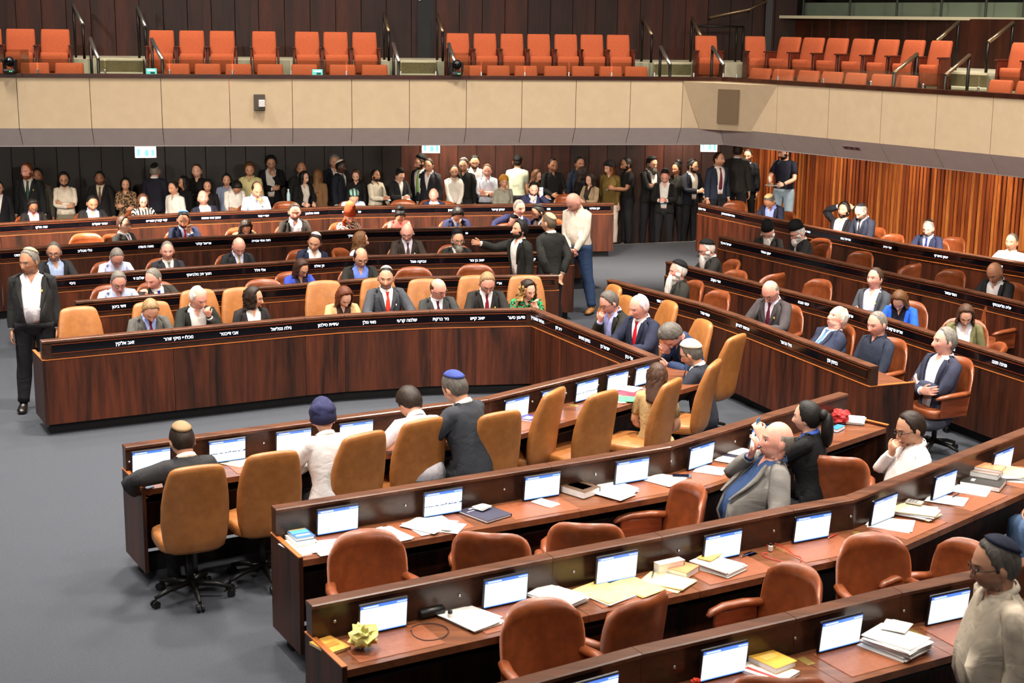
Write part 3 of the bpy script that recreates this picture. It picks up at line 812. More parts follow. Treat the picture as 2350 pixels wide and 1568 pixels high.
SKIN = {'fair': (222, 170, 145), 'mid': (205, 150, 120), 'tan': (180, 125, 95), 'brown': (140, 92, 66), 'dark': (70, 45, 34), 'pink': (225, 160, 140)}
HAIRC = {'black': (22, 18, 16), 'dark': (40, 28, 20), 'brown': (74, 48, 30), 'red': (120, 66, 34), 'grey': (120, 114, 106), 'white': (215, 208, 200), 'sand': (150, 120, 84), 'blond': (176, 136, 84), 'salt': (88, 82, 76)}
def morph(v, spec):
    """build: heavier or slimmer, women narrower"""
    v = v.copy(); x, y, z = v.T
    fat = spec.get('fat', 0.0)
    tz = sstep(z, .82, .95) * (1 - sstep(z, 1.30, 1.46)) * (1 - sstep(np.abs(x), .19, .26))
    if fat:
        v[:, 0] *= 1 + .55 * fat * tz; v[:, 1] += np.where(y < 0, -1, .25) * fat * .26 * tz * np.clip(np.abs(y) / .1, 0, 1) * np.exp(-((z - 1.10) / .17) ** 2)
        arm = sstep(np.abs(x), .2, .26) * sstep(z, .9, 1.0)
        v[:, 1] = v[:, 1] * (1 + .5 * fat * arm)
        neckz = sstep(z, 1.40, 1.47) * (1 - sstep(z, 1.54, 1.60)); v[:, 0] *= 1 + .35 * fat * neckz; v[:, 1] -= .02 * fat * neckz
        jaw = sstep(-(z - HC[2]), .03, .10) * sstep(z, 1.50, 1.53); v[:, 0] *= 1 + .35 * fat * jaw
    if spec.get('sex') == 'f':
        up = sstep(z, 1.20, 1.40); v[:, 0] *= 1 - .07 * sstep(z, .95, 1.1)
        for s in (-1, 1): v[:, 1] -= .045 * np.exp(-((x - s * .07) / .055) ** 2 - ((z - 1.275) / .055) ** 2) * (y < 0)
        jaw = sstep(-(z - HC[2]), .03, .10) * sstep(z, 1.50, 1.53); v[:, 0] *= 1 - .08 * jaw
        v[:, 0] *= 1 - .10 * np.exp(-((z - 1.10) / .08) ** 2)
    return v
PERSONS = []
def make_person(label, spec, loc_head, group=None):
    """spec: pose and clothing; loc_head: where the centre of the head is in the room"""
    g = spec.get; S = g('h', 1.62 if g('sex') == 'f' else 1.75) / 1.755
    M = pose(spec); yaw = math.radians(g('yaw', 0)); R = rz(yaw)
    def run(v, W, do=True, rigid=False):
        v = morph(v, spec) if do else v
        v = HPIV + (v - HPIV) * HK - np.array([0, 0, .022]) if rigid else head_scale(v)
        vh = np.concatenate([v, np.ones((len(v), 1))], 1)
        T = np.einsum('nb,bij->nij', W, M[:, :3, :])
        return np.einsum('nij,nj->ni', T, vh)
    hc = (M[BI['head']] @ np.append(HCS, 1))[:3]
    seat_drop = g('drop', .385) if g('sit', True) else 0.0
    base_xy = np.array(loc_head[:2]) - (R @ (hc * S))[:2]
    z0 = g('z0', None)
    if z0 is None: z0 = (-seat_drop * S) if g('sit', True) else 0.0
    # the floor under the pelvis is the origin of the person
    def place(p): return p * S + np.array([0, 0, z0])
    tone = SKIN[g('skin', 'mid')]; hcol = HAIRC[g('hc', 'dark')] if isinstance(g('hc', 'dark'), str) else g('hc')
    kinds = ['trousers', 'shoes'] if g('legs', True) else []
    kinds.append({'suit': 'jacket_v', 'suito': 'jacket_o', 'tee': 'short', 'blouse': 'long'}.get(g('top', 'suit'), g('top', 'suit')))
    cv = covered(kinds)
    bodyv = place(run(morph(TV, spec) - TN * (cv * .014)[:, None], TW, False))
    fm = np.zeros(len(TF), np.int32)
    if g('legs', True): fm[cv[TF].all(1) & (FCEN[:, 2] < Z_WAIST)] = 1
    fm[cv[TF].all(1) & ((FCEN[:, 2] >= Z_WAIST) | IS_ARM)] = 2
    body = tri_obj('person', bodyv, TF, [skin_mat(tone, hcol, g('stub', 0.0)), cloth(g('c3', (30, 30, 34))), cloth(g('c1', (40, 40, 46)))], fmat=fm)
    body.location = (float(base_xy[0]), float(base_xy[1]), 0.0); body.rotation_euler = (0, 0, yaw)
    def rest_attr(o, v):
        a = o.data.attributes.new('rest', 'FLOAT_VECTOR', 'POINT'); a.data.foreach_set('vector', np.ascontiguousarray(v, dtype=np.float32).ravel())
    rest_attr(body, TV)
    # clothes
    def wear(name, kind, off, mat, open_=False):
        src, offs, f = garment(kind, off, open_)
        v = morph(TV[src], spec) + TN[src] * offs[:, None]
        p = place(run(v, TW[src], False)); o = tri_obj(name, p, f, [mat], body); rest_attr(o, TV[src]); return o
    def extra(name, vf, mat, off=None, mo=True):
        v, f, W = vf; v2 = v if off is None else v + off
        p = place(run(v2, W, mo and name != 'beard', name in ('beard', 'hair', 'kippah', 'glasses', 'headscarf', 'scarf_roll', 'hair_knot', 'ponytail', 'hair_bun'))); o = tri_obj(name, p, f, [mat], body); rest_attr(o, v); return o
    top = g('top', 'suit'); c1 = g('c1', (40, 40, 46)); c2 = g('c2', (225, 222, 220)); tie = g('tie'); c3 = g('c3', (30, 30, 34))
    if g('legs', True): 
        wear('trousers', 'trousers', g('loose', .014), cloth(c3)); [wear('shoe', 'shoes' + q, .006, plain('shoe_%s' % (g('shoe', (24, 20, 18)),), g('shoe', (24, 20, 18)), .35)) for q in ('_l', '_r')]
    bel = np.array([0, 0, 0])
    if top in ('suit', 'suito'):
        k = 'jacket_v' if top == 'suit' else 'jacket_o'
        sh = wear('shirt', 'front', .007, cloth(c2), not tie)
        [wear('cuff', 'cuffs' + q, .010, cloth(c2)) for q in ('_l', '_r')]
        jk = wear('jacket', k, .021, cloth(c1))
        for s in (-1, 1):
            v, f, W = templ('lapel', lapel_mesh, s, top == 'suito'); o = extra('lapel', (v, f, W), cloth(c1)); 
        extra('collar', templ('collar', collar_mesh, not tie), cloth(c2), mo=False)
        if tie:
            extra('tie', templ('tie', tie_mesh), cloth(tie, .5, g('tiep'), g('tiec')))
    elif top in ('shirt', 'rolled', 'short'):
        o = wear('shirt', top, .012, cloth(c1, .85, g('pat'), g('patc')), True)
        extra('collar', templ('collar', collar_mesh, True), cloth(c1), mo=False)
        if tie: extra('tie', templ('tie', tie_mesh), cloth(tie, .5))
    elif top == 'tee': wear('t_shirt', 'short', .012, cloth(c1, .85, g('pat'), g('patc')))
    elif top == 'vest': wear('sleeveless_top', 'vest', .012, cloth(c1, .85, g('pat'), g('patc')))
    elif top == 'blouse': wear('blouse', 'long', .016, cloth(c1, .8, g('pat'), g('patc')), True)
    # hair and headwear
    hs = g('hair', 'short'); sd = g('seed', 1)
    if hs and hs != 'none':
        if hs == 'long':
            extra('hair', templ('hair', hair_mesh, 'long', sd % 3), hair_mat(hcol), mo=False)
            extra('long_hair', templ('lh', long_hair_mesh, g('hlen', .22), g('hw', 1.0), g('curl', 0.0), sd % 3), hair_mat(g('hc2', hcol)), mo=False)
        elif hs == 'pony':
            extra('hair', templ('hair', hair_mesh, 'bun', sd % 3), hair_mat(hcol), mo=False)
            extra('ponytail', templ('pt', lambda *_: blob_mesh((0, .155, -.075), (.045, .045, .13), 3, .14)), hair_mat(hcol), mo=False)
            extra('hair_knot', templ('pk', lambda *_: blob_mesh((0, .125, .03), (.042, .035, .042), 4, .1)), hair_mat(hcol), mo=False)
        elif hs == 'buns':
            extra('hair', templ('hair', hair_mesh, 'bun', sd % 3), hair_mat(hcol), mo=False)
            extra('hair_bun', templ('pb', lambda *_: blob_mesh((0, .07, .12), (.06, .055, .05), 4, .2)), hair_mat(hcol), mo=False)
        else: extra('hair', templ('hair', hair_mesh, hs, sd % 4), hair_mat(hcol), mo=False)
    bd = g('beard')
    if bd:
        bc = HAIRC[g('bc', g('hc', 'dark'))] if isinstance(g('bc', g('hc', 'dark')), str) else g('bc')
        pr = {'short': (.007, 0.0), 'mid': (.013, .012), 'full': (.020, .045), 'long': (.026, .15), 'longest': (.032, .20)}[bd]
        extra('beard', templ('beard', beard_mesh, pr[0], sd % 3, pr[1]), hair_mat(bc))
    kp = g('kippah')
    if kp:
        size, off, hgt, tlt = {'s': (34, .014, 0, .62), 'm': (44, .015, 0, .50), 'l': (58, .017, 0, .38), 'v': (56, .016, .030, .40), 'hat': (66, .016, .055, .12), 'high': (50, .016, .06, .35)}[g('kt', 'm')]
        extra('kippah', templ('kip', cap_mesh, size, tlt, off + {'full': .010, 'curly': .014, 'short': .003, 'long': .006}.get(hs, -.004), hgt), cloth(kp, .8, g('kpat'), g('kpc')), mo=False)
    if g('wrap'):
        k = g('wrapk', 'tur')
        if k == 'tall':
            extra('headscarf', templ('wr1', cap_mesh, 82, .28, .016, .115), cloth(g('wrap')), mo=False)
            extra('scarf_tail', templ('wr1b', lambda *_: blob_mesh((-.085, -.035, -.20), (.04, .035, .20), 5, .1)), cloth(g('wrap')), mo=False)
        elif k == 'tur':
            extra('headscarf', templ('wr2', cap_mesh, 92, .42, .022, .03), cloth(g('wrap')), mo=False)
            extra('scarf_roll', templ('wr3', lambda *_: blob_mesh((0, .055, .055), (.098, .085, .075), 6, .14)), cloth(g('wrap')), mo=False)
        else: extra('headscarf', templ('wr4', cap_mesh, 80, .35, .022, .012), cloth(g('wrap')), mo=False)
    if g('glasses'): extra('glasses', templ('gl', glasses_mesh), plain('glass_frame', (25, 22, 22), .3), mo=False)
    if g('watch'):
        n = g('watch'); m_ = np.array([1 if n == 'L' else -1, 1, 1])
        extra('wristwatch', templ('wa', lambda q: (lambda vf: (vf[0], quads_to_tris(vf[1])))(tube([(WR - A_DIR * .012) * m_, (WR + A_DIR * .014) * m_], [(.036, .029)] * 2, 12)), n), plain('watch_strap', (20, 18, 18), .4))
    if g('pin'):
        extra('lapel_pin', templ('pin', lambda *_: (lambda m: (np.array(m.v), quads_to_tris(m.f)))(MB().box((.092, chest_y(1.33, .09) - .034, 1.33), (.006, .004, .013)))), plain('pin_%s' % (g('pin'),), g('pin'), .4, metal=.3))
    PERSONS.append(body)
    tag(body, label, 'person', group)
    return body, (lambda p, b: (R @ (place((M[BI[b]] @ np.append(np.array(p, float), 1))[:3][None])[0]) + np.array([base_xy[0], base_xy[1], 0])))
# ------------------------------------------------------------------ the hall: floor, walls, gallery
CARPET = noisy('carpet', (54, 57, 63), (80, 83, 90), .95, 160, .5, 260, .15)
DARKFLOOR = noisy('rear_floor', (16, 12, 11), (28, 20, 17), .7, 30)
PLASTER = noisy('plaster', (190, 168, 138), (196, 174, 143), .9, 6, .04, 120, .2)
SOFFIT = noisy('soffit', (214, 204, 198), (220, 210, 204), .9, 6, .03, 100, .2)
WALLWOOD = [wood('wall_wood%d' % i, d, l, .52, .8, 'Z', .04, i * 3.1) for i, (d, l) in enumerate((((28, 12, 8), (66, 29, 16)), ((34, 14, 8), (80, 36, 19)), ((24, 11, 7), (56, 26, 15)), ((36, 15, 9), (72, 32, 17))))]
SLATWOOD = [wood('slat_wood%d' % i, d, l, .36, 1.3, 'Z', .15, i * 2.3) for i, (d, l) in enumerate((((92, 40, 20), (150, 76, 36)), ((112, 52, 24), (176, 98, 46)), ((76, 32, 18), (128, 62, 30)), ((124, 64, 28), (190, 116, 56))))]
REARSHADE = [wood('rear_shade%d' % i, (10, 6, 5), (26, 13, 9), .4, .8, 'Z', .05, i * 1.7) for i in range(2)]  # wall wood with the shade of the left rear bays put into its colour
DARKMETAL = plain('dark_metal', (34, 28, 24), .4, metal=.6)
STEEL = plain('steel', (190, 186, 180), .3, metal=.9)
GALCARPET = noisy('gallery_carpet', (96, 86, 58), (124, 112, 80), .95, 60)
GALCREAM = plain('gallery_cream', (206, 196, 166), .8)

def glass_mat():
    m, nt, b = new_mat('clear_glass'); L = nt.links.new
    o = nt.nodes['Material Output']; t = N(nt, 'ShaderNodeBsdfTransparent'); g = N(nt, 'ShaderNodeBsdfGlossy', Roughness=.05); t.inputs[0].default_value = (.84, .87, .85, 1)
    mx = N(nt, 'ShaderNodeMixShader'); mx.inputs[0].default_value = .06; L(t.outputs[0], mx.inputs[1]); L(g.outputs[0], mx.inputs[2]); L(mx.outputs[0], o.inputs['Surface'])
    return m
GLASS = glass_mat()

# main floor, ending in an edge behind the rearmost desk row; a lower aisle runs behind it
REAR_Z = -0.45
_m5 = [U(x, y, 1.01)[:2] for x, y in ((-180, 523), (0, 513), (434, 489), (755, 475), (1000, 470.5))]
EDGE_LINE = [np.array([-15, 19.5])] + [q + np.array([-.30, 1.0]) * 1.75 for q in _m5] + [U(1420, 561, 0)[:2], U(1592, 554, 0)[:2], np.array([4.62, 31.2])]
def rear_depth(p):
    """distance behind the floor edge (positive on the lower aisle)"""
    best = None
    for a, b in zip(EDGE_LINE[:-1], EDGE_LINE[1:]):
        d = b - a; t = float(np.clip((p - a) @ d / (d @ d), 0, 1)); q = a + d * t; e = np.linalg.norm(p - q)
        n = np.array([-d[1], d[0]]) / np.linalg.norm(d)
        if best is None or e < best[0]: best = (e, math.copysign(e, (p - a) @ n))
    return best[1]
ne = len(EDGE_LINE)
fv = [(-15, -5, 0), (15, -5, 0), (15, 34, 0), (4.62, 34, 0)] + [(*q, 0) for q in EDGE_LINE[::-1]]
bm = bmesh.new(); bm.faces.new([bm.verts.new(q) for q in fv]); bmesh.ops.triangulate(bm, faces=bm.faces); me = bpy.data.meshes.new('floor'); bm.to_mesh(me); bm.free()
me.materials.append(CARPET); fo = bpy.data.objects.new('floor', me); COL.objects.link(fo); tag(fo, kind='structure')
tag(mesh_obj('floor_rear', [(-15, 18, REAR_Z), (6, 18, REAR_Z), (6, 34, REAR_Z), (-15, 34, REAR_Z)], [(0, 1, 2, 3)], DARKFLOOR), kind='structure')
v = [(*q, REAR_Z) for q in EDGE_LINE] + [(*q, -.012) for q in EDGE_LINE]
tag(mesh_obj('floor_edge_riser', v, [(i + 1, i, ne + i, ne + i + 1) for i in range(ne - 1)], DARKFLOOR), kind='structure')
tag(mesh_obj('trim_2', [(*q, z) for z in (-.03, .004) for q in EDGE_LINE] + [(*(q + np.array([0, -.035])), z) for z in (-.03, .004) for q in EDGE_LINE], [(i, i + 1, ne + i + 1, ne + i) for i in range(ne - 1)] + [(ne + i, ne + i + 1, 3 * ne + i + 1, 3 * ne + i) for i in range(ne - 1)], plain('nosing', (150, 146, 138), .5, metal=.3)), kind='structure')

def planked_wall(name, a, b, z0, z1, width, mats, inward, plank='plank', gap=.006, depth=.02, jitter=0.0):
    """a backing wall with separate boards in front of it"""
    a, b = np.array(a, float), np.array(b, float); d = unit(b - a); n = np.array([-d[1], d[0]])
    if n @ (np.array(inward) - a) < 0: n = -n
    L = np.linalg.norm(b - a)
    p = [a - n * .1, b - n * .1, b, a]
    w = mesh_obj(name, [(q[0], q[1], z0) for q in p] + [(q[0], q[1], z1) for q in p], [(0, 1, 5, 4), (1, 2, 6, 5), (2, 3, 7, 6), (3, 0, 4, 7), (4, 5, 6, 7)], plain('wall_core', (18, 10, 8), .8)); tag(w, kind='structure')
    k = max(1, round(L / width)); wd = L / k; r = random.Random(len(name) * 7)
    protos = {}
    for i in range(k):
        dp = depth + jitter * r.random(); mi = r.randrange(len(mats)); dq = round(dp * 3 / max(depth, .01))
        key = (mi, dq)
        if key not in protos:
            m = MB(); m.box((0, depth * dq / 6 if jitter else dp / 2, (z0 + z1) / 2), (wd / 2 - gap / 2, depth * dq / 6 if jitter else dp / 2, (z1 - z0) / 2), None, .004)
            o = m.build(plank, mats[mi], w); protos[key] = o
        else:
            o = protos[key].copy(); COL.objects.link(o)
        c = a + d * wd * (i + .5)
        o.location = (c[0], c[1], 0); o.rotation_euler = (0, 0, math.atan2(d[1], d[0]) if (np.array([-d[1], d[0]]) @ n) > 0 else math.atan2(-d[1], -d[0]))
    return w
RW0, RWD = np.array([5.75, 29.3]), np.array([.522, -.853])
CORNER = RW0 - RWD * 1.9
RWE = RW0 + RWD * 16
BACK = [CORNER, np.array([1.2, 31.4]), np.array([-2.4, 31.0]), np.array([-7.5, 29.7]), np.array([-15, 26.6])]
planked_wall('wall_right', CORNER, RWE, 0, 3.2, .085, SLATWOOD, (0, 15), 'slat', .024, .045, .03)
for i in range(4):
    planked_wall('wall_back' if i == 0 else 'wall_back_bay', BACK[i], BACK[i + 1], REAR_Z, 3.2, .42, WALLWOOD if i == 0 else (WALLWOOD[1:2] + WALLWOOD[3:] if i == 1 else REARSHADE), (0, 15), 'plank', .008, .02)

def wall_gap(p):
    return min(float((p - a) @ (lambda d: np.array([-d[1], d[0]]) if (np.array([0, 15.]) - a) @ np.array([-d[1], d[0]]) > 0 else np.array([d[1], -d[0]]))(unit(b - a))) for a, b in zip(BACK[:-1], BACK[1:]))
# gallery parapet lines (top of the fascia, lower edge of the fascia, inner edge of the soffit)
ZT, ZF, ZS = 3.41, 2.715, 2.44
def line2(p, q): d = q - p; return p, d
tl = [U(x, y, ZT)[:2] for x, y in ((0, 178), (600, 181), (1080, 183), (1560, 185.5))]
tr = [U(x, y, ZT)[:2] for x, y in ((1780, 193.5), (2350, 228))]
def isect(a, b, c, d):
    A = np.array([b - a, -(d - c)]).T; t = np.linalg.solve(A, c - a); return a + (b - a) * t[0]
GC = isect(tl[2], tl[3], tr[0], tr[1])
PAR_L = [tl[0] + (tl[0] - tl[1]) * 1.6, tl[0], tl[1], tl[2], tl[3], GC]
PAR_R = [GC, tr[0], tr[1], tr[1] + (tr[1] - tr[0]) * 1.7]
def nrm2(pl):
    """unit normals pointing away from the hall at each vertex"""
    out = []
    for i in range(len(pl)):
        d = unit(pl[min(i + 1, len(pl) - 1)] - pl[max(i - 1, 0)]); n = np.array([-d[1], d[0]])
        if n[1] < 0 and abs(n[1]) > abs(n[0]) or (abs(n[0]) >= abs(n[1]) and n[0] < 0): n = -n
        out.append(n)
    return out
def off_line(pl, s):
    ns = nrm2(pl); return [p + n * s for p, n in zip(pl, ns)]
def along(pl, t):
    i = min(int(t), len(pl) - 2); return pl[i] + (pl[i + 1] - pl[i]) * (t - i)
_K = np.linspace(0, 1, 401)[:, None]
def cut_px(pl, px, z):
    """where the vertical image column px meets a line at height z"""
    q = np.concatenate([np.array(pl[i]) + (np.array(pl[i + 1]) - np.array(pl[i])) * _K for i in range(len(pl) - 1)])
    w = np.concatenate([q, np.full((len(q), 1), z - CAM_H)], 1)
    return q[np.argmin(np.abs(CX + F_PX * (w @ _R2) / (w @ _F) - px))]
def px_of(p):
    q = np.array(p, float) - np.array([0, 0, CAM_H]); w = q @ _F
    return CX + F_PX * (q @ _R2) / w, CY - F_PX * (q @ _U2) / w
balcony = tag(empty('wall_balcony'), kind='structure')
JL = [-420, -260, -110, 40, 208, 370, 527, 671, 808, 940, 1070, 1198, 1322, 1446, 1566]
JR = [1782, 1900, 2022, 2148, 2275, 2410, 2560]
def parapet_piece(name, pts, mat, th=.12):
    """fascia and sloping underside between two joints"""
    (a, na), (b, nb) = pts
    sl = .25
    prof = [(0, ZT), (.015, ZF), (sl, ZS), (sl, ZS + .06), (th, ZF + .05), (th, ZT)]
    v = [(a[0] + na[0] * s, a[1] + na[1] * s, z) for s, z in prof] + [(b[0] + nb[0] * s, b[1] + nb[1] * s, z) for s, z in prof]
    n = len(prof); f = [(i, (i + 1) % n, n + (i + 1) % n, n + i) for i in range(n)] + [tuple(range(n)), tuple(range(2 * n - 1, n - 1, -1))]
    return mesh_obj(name, v, f, mat, balcony, mats=[PLASTER, SOFFIT], fmat=[0, 1] + [0] * (n - 2) + [0, 0])
def joints(pl, js):
    ps = [cut_px(pl, j, 3.1) for j in js]; return ps
PL_ = joints(PAR_L, JL) + [GC]; PR_ = [GC] + joints(PAR_R, JR)
_d = unit(PAR_R[-1] - PAR_R[-2])
for _ in range(4): PR_.append(PR_[-1] + _d * 1.1)
for P_, ns in ((PL_, nrm2(PL_)), (PR_, nrm2(PR_))):
    bis = unit(nrm2([PL_[-2], GC])[0] + nrm2([GC, PR_[1]])[0]) / math.cos(.5 * math.acos(float(np.clip(nrm2([PL_[-2], GC])[0] @ nrm2([GC, PR_[1]])[0], -1, 1))))
    for i in range(len(P_) - 1):
        a, b = P_[i], P_[i + 1]; d = unit(b - a); g_ = .004
        na = ns[i] if not np.allclose(a, GC) else bis; nb = ns[i + 1] if not np.allclose(b, GC) else bis
        parapet_piece('parapet_panel', [(a + d * g_, na), (b - d * g_, nb)], PLASTER)
# chamfer block across the corner with its loudspeaker grille
c1, c2 = PL_[-2], PR_[1]
b1 = cut_px(PAR_L, 1606, ZF); _e = unit(c2 - c1); b2 = min((b1 + _e * k for k in np.linspace(.3, 2.0, 341)), key=lambda q: abs(px_of((*q, ZF))[0] - 1733))
v = [(*c1, ZT - .015), (*c2, ZT - .015), (*b2, ZF - .015), (*b1, ZF - .015), (*GC, ZT - .015), (*GC, ZF - .015)]
mesh_obj('corner_block', v, [(0, 3, 2, 1), (3, 5, 2), (0, 1, 4), (0, 4, 5, 3), (1, 2, 5, 4)], PLASTER, balcony)
cm = (np.array(v[0]) + v[1]) / 2; bm_ = (np.array(v[3]) + v[2]) / 2; ex = unit(np.array(v[1]) - v[0]); ez = unit(cm - bm_); en = np.cross(ex, ez); en = en if en[1] < 0 else -en
gm = MB(); gc = cm * .52 + bm_ * .48 + en * .004 + ex * .0
gv = [gc + ex * sx * .17 + ez * sz * .265 + en * k for k in (0, .012) for sx, sz in ((-1, -1), (1, -1), (1, 1), (-1, 1))]
gm.add(gv, [(4, 5, 6, 7), (0, 1, 5, 4), (1, 2, 6, 5), (2, 3, 7, 6), (3, 0, 4, 7)]); gm.build('speaker_grille', noisy('grille', (120, 100, 76), (134, 112, 86), .8, 300), balcony)
# soffit slab, row platforms, aisle
def slab(name, inner, outer, z0, z1, mat, parent=None, kind='structure'):
    n = len(inner); v = [(*p, z0) for p in inner] + [(*p, z0) for p in outer] + [(*p, z1) for p in inner] + [(*p, z1) for p in outer]; f = []
    for i in range(n - 1):
        f += [(i, i + 1, n + i + 1, n + i), (2 * n + i, 3 * n + i, 3 * n + i + 1, 2 * n + i + 1), (i, 2 * n + i, 2 * n + i + 1, i + 1), (n + i, n + i + 1, 3 * n + i + 1, 3 * n + i)]
    f += [(0, n, 3 * n, 2 * n), (n - 1, 3 * n - 1, 4 * n - 1, 2 * n - 1)]
    o = mesh_obj(name, v, f, mat, parent)
    if parent is None: tag(o, kind=kind)
    return o
RING = PAR_L + PAR_R[1:]
RIN = nrm2(PAR_L)[:-1] + [bis] + nrm2(PAR_R)[1:]
def ring_off(s): return [p + n * s for p, n in zip(RING, RIN)]
slab('ceiling_under_gallery', ring_off(.24), ring_off(9.5), ZS + .005, ZS + .12, SOFFIT)
slab('floor_gallery_front', ring_off(.10), ring_off(1.25), 2.62, 2.74, GALCARPET)
slab('floor_gallery_upper', ring_off(1.24), ring_off(2.55), 2.9, 3.2, GALCARPET)
slab('floor_gallery_aisle', ring_off(2.54), ring_off(4.2), 3.3, 3.60, GALCREAM)
slab('trim_1', ring_off(-.012), ring_off(.16), ZT + .001, ZT + .055, wood('rail_wood', (38, 18, 12), (70, 34, 20), .3, 1, 'X'))
# guard glass with steel clips, one pane between two clips
GJ_L = [-330, -180, -30, 86, 242, 390, 534, 668, 795, 920, 1000, 1104, 1204, 1305, 1403, 1502, 1592, 1686]
GJ_R = [1690, 1785, 1890, 1998, 2118, 2245, 2380]
for pl, js in ((PAR_L, GJ_L), (PAR_R, GJ_R)):
    off = [p + n * .06 for p, n in zip(pl, (nrm2(PAR_L)[:-1] + [bis]) if pl is PAR_L else ([bis] + nrm2(PAR_R)[1:]))]
    ps = [cut_px(off, j, 3.5) for j in js]
    for a, b in zip(ps[:-1], ps[1:]):
        d = unit(b - a); n = np.array([-d[1], d[0]]) * .006; a2, b2 = a + d * .012, b - d * .012
        z0, z1 = ZT + .056, ZT + .255
        mesh_obj('glass_pane', [(*(a2 - n), z0), (*(b2 - n), z0), (*(b2 + n), z0), (*(a2 + n), z0), (*(a2 - n), z1), (*(b2 - n), z1), (*(b2 + n), z1), (*(a2 + n), z1)],
                 [(0, 1, 5, 4), (2, 3, 7, 6), (4, 5, 6, 7), (1, 2, 6, 5), (3, 0, 4, 7)], GLASS, balcony)
    for p in ps: MB().box((p[0], p[1], ZT + .085), (.012, .016, .03), None, .004).build('glass_clip', STEEL, balcony)
# gallery back walls
gw = ring_off(4.2)
for i in range(len(gw) - 1):
    right = i >= len(PAR_L) - 1
    planked_wall('wall_gallery_%s' % ('side' if right else 'back'), gw[i], gw[i + 1], 3.6, 4.36 if right else 7.0, .40, WALLWOOD, (0, 10), 'plank', .007, .02)
# hall shell above and behind
wl = plain('shell_wood', (70, 40, 26), .6)
tag(mesh_obj('ceiling', [(-15, -5, 10), (15, -5, 10), (15, 34, 10), (-15, 34, 10)], [(3, 2, 1, 0)], plain('ceil', (150, 140, 126), .9)), kind='structure')
tag(mesh_obj('wall_left', [(-15, -5, 0), (-15, 34, 0), (-15, 34, 10), (-15, -5, 10)], [(3, 2, 1, 0)], wl), kind='structure')
tag(mesh_obj('wall_front', [(-15, -5, 0), (15, -5, 0), (15, -5, 10), (-15, -5, 10)], [(3, 2, 1, 0)], wl), kind='structure')
tag(mesh_obj('wall_far', [(-15, 34, 0), (15, 34, 0), (15, 34, 10), (-15, 34, 10)], [(0, 1, 2, 3)], wl), kind='structure')
tag(mesh_obj('wall_far_right', [(15, -5, 0), (15, 34, 0), (15, 34, 10), (15, -5, 10)], [(0, 1, 2, 3)], wl), kind='structure')
# ------------------------------------------------------------------ desks
Z_TOP, Z_LEDGE, Z_DESK, B_TH, D_DEEP = 1.01, 0.81, 0.785, 0.10, 0.53
VEN = [wood('desk_veneer%d' % i, d, l, .46, .75, 'Z', .05, i * 5.3) for i, (d, l) in enumerate((((31, 15, 9), (98, 47, 26)), ((26, 13, 8), (84, 41, 23))))]
CAPW = wood('desk_cap', (64, 37, 25), (104, 64, 44), .34, 1.2, 'X', .2)
BOARDW = wood('desk_board', (38, 23, 17), (68, 42, 30), .28, 1.0, 'X', .25)
TOPW = wood('desk_top', (84, 48, 30), (126, 76, 48), .32, 1.4, 'X', .15)
PADL = noisy('desk_pad', (126, 69, 42), (140, 80, 50), .42, 30, .05, 200, .4)
EDGE = plain('edge_band', (170, 96, 44), .4)
BLACK = plain('plinth_black', (10, 9, 9), .6)
STRIP = plain('name_strip', (9, 9, 14), .12, .6, coat=.3)
COPPER = plain('copper_line', (150, 70, 40), .3, metal=.4)
BRASS = plain('brass', (176, 150, 84), .35, metal=.7)
TEXTM = plain('name_light', (235, 242, 255), .5, emit=1.3)

def mitred(pts, side):
    """vertex normals of a plan polyline, towards the member's side"""
    pts = [np.array(p, float) for p in pts]; out = []
    for i in range(len(pts)):
        ds = []
        if i > 0: ds.append(unit(pts[i] - pts[i - 1]))
        if i < len(pts) - 1: ds.append(unit(pts[i + 1] - pts[i]))
        ns = [np.array([-d[1], d[0]]) * side for d in ds]
        n = unit(sum(ns)); out.append(n / max(.4, n @ ns[0]))
    return out
class Row:
    def __init__(s, pts, side):
        s.p = [np.array(q[:2], float) for q in pts]; s.n = mitred(s.p, side); s.side = side
    def at(s, i, off, k=0.0):
        """point at vertex i (plus k metres along the segment) at depth off"""
        a = s.p[i] + s.n[i] * off
        return a
    def line(s, off): return [p + n * off for p, n in zip(s.p, s.n)]
    def near(s, xy, off=0.0):
        """closest spot on the line at depth off: point, direction, member normal, segment"""
        best = None; ln = s.line(off); xy = np.array(xy[:2])
        for i in range(len(ln) - 1):
            a, b = ln[i], ln[i + 1]; t = np.clip(((xy - a) @ (b - a)) / ((b - a) @ (b - a)), 0, 1); q = a + (b - a) * t
            e = np.linalg.norm(q - xy)
            if best is None or e < best[0]:
                d = unit(b - a); best = (e, q, d, np.array([-d[1], d[0]]) * s.side, i)
        return best[1:]
def seg_solid(name, row, i, prof, mat, parent, inset=(0, 0)):
    """profile [(depth, z)] swept along one segment of a row"""
    L = []
    for k, j in enumerate((i, i + 1)):
        d = unit(row.p[i + 1] - row.p[i]) * (inset[k] if k == 0 else -inset[k])
        L.append([(*(row.p[j] + row.n[j] * s + d), z) for s, z in prof])
    n = len(prof); v = L[0] + L[1]
    f = [(a, (a + 1) % n, n + (a + 1) % n, n + a) for a in range(n)] + [tuple(range(n - 1, -1, -1)), tuple(range(n, 2 * n))]
    o = mesh_obj(name, v, f, mat, parent)
    bm = bmesh.new(); bm.from_mesh(o.data); bmesh.ops.recalc_face_normals(bm, faces=bm.faces); bm.to_mesh(o.data); bm.free()
    return o
def rect(s0, s1, z0, z1): return [(s0, z0), (s1, z0), (s1, z1), (s0, z1)]
FONT = [None]
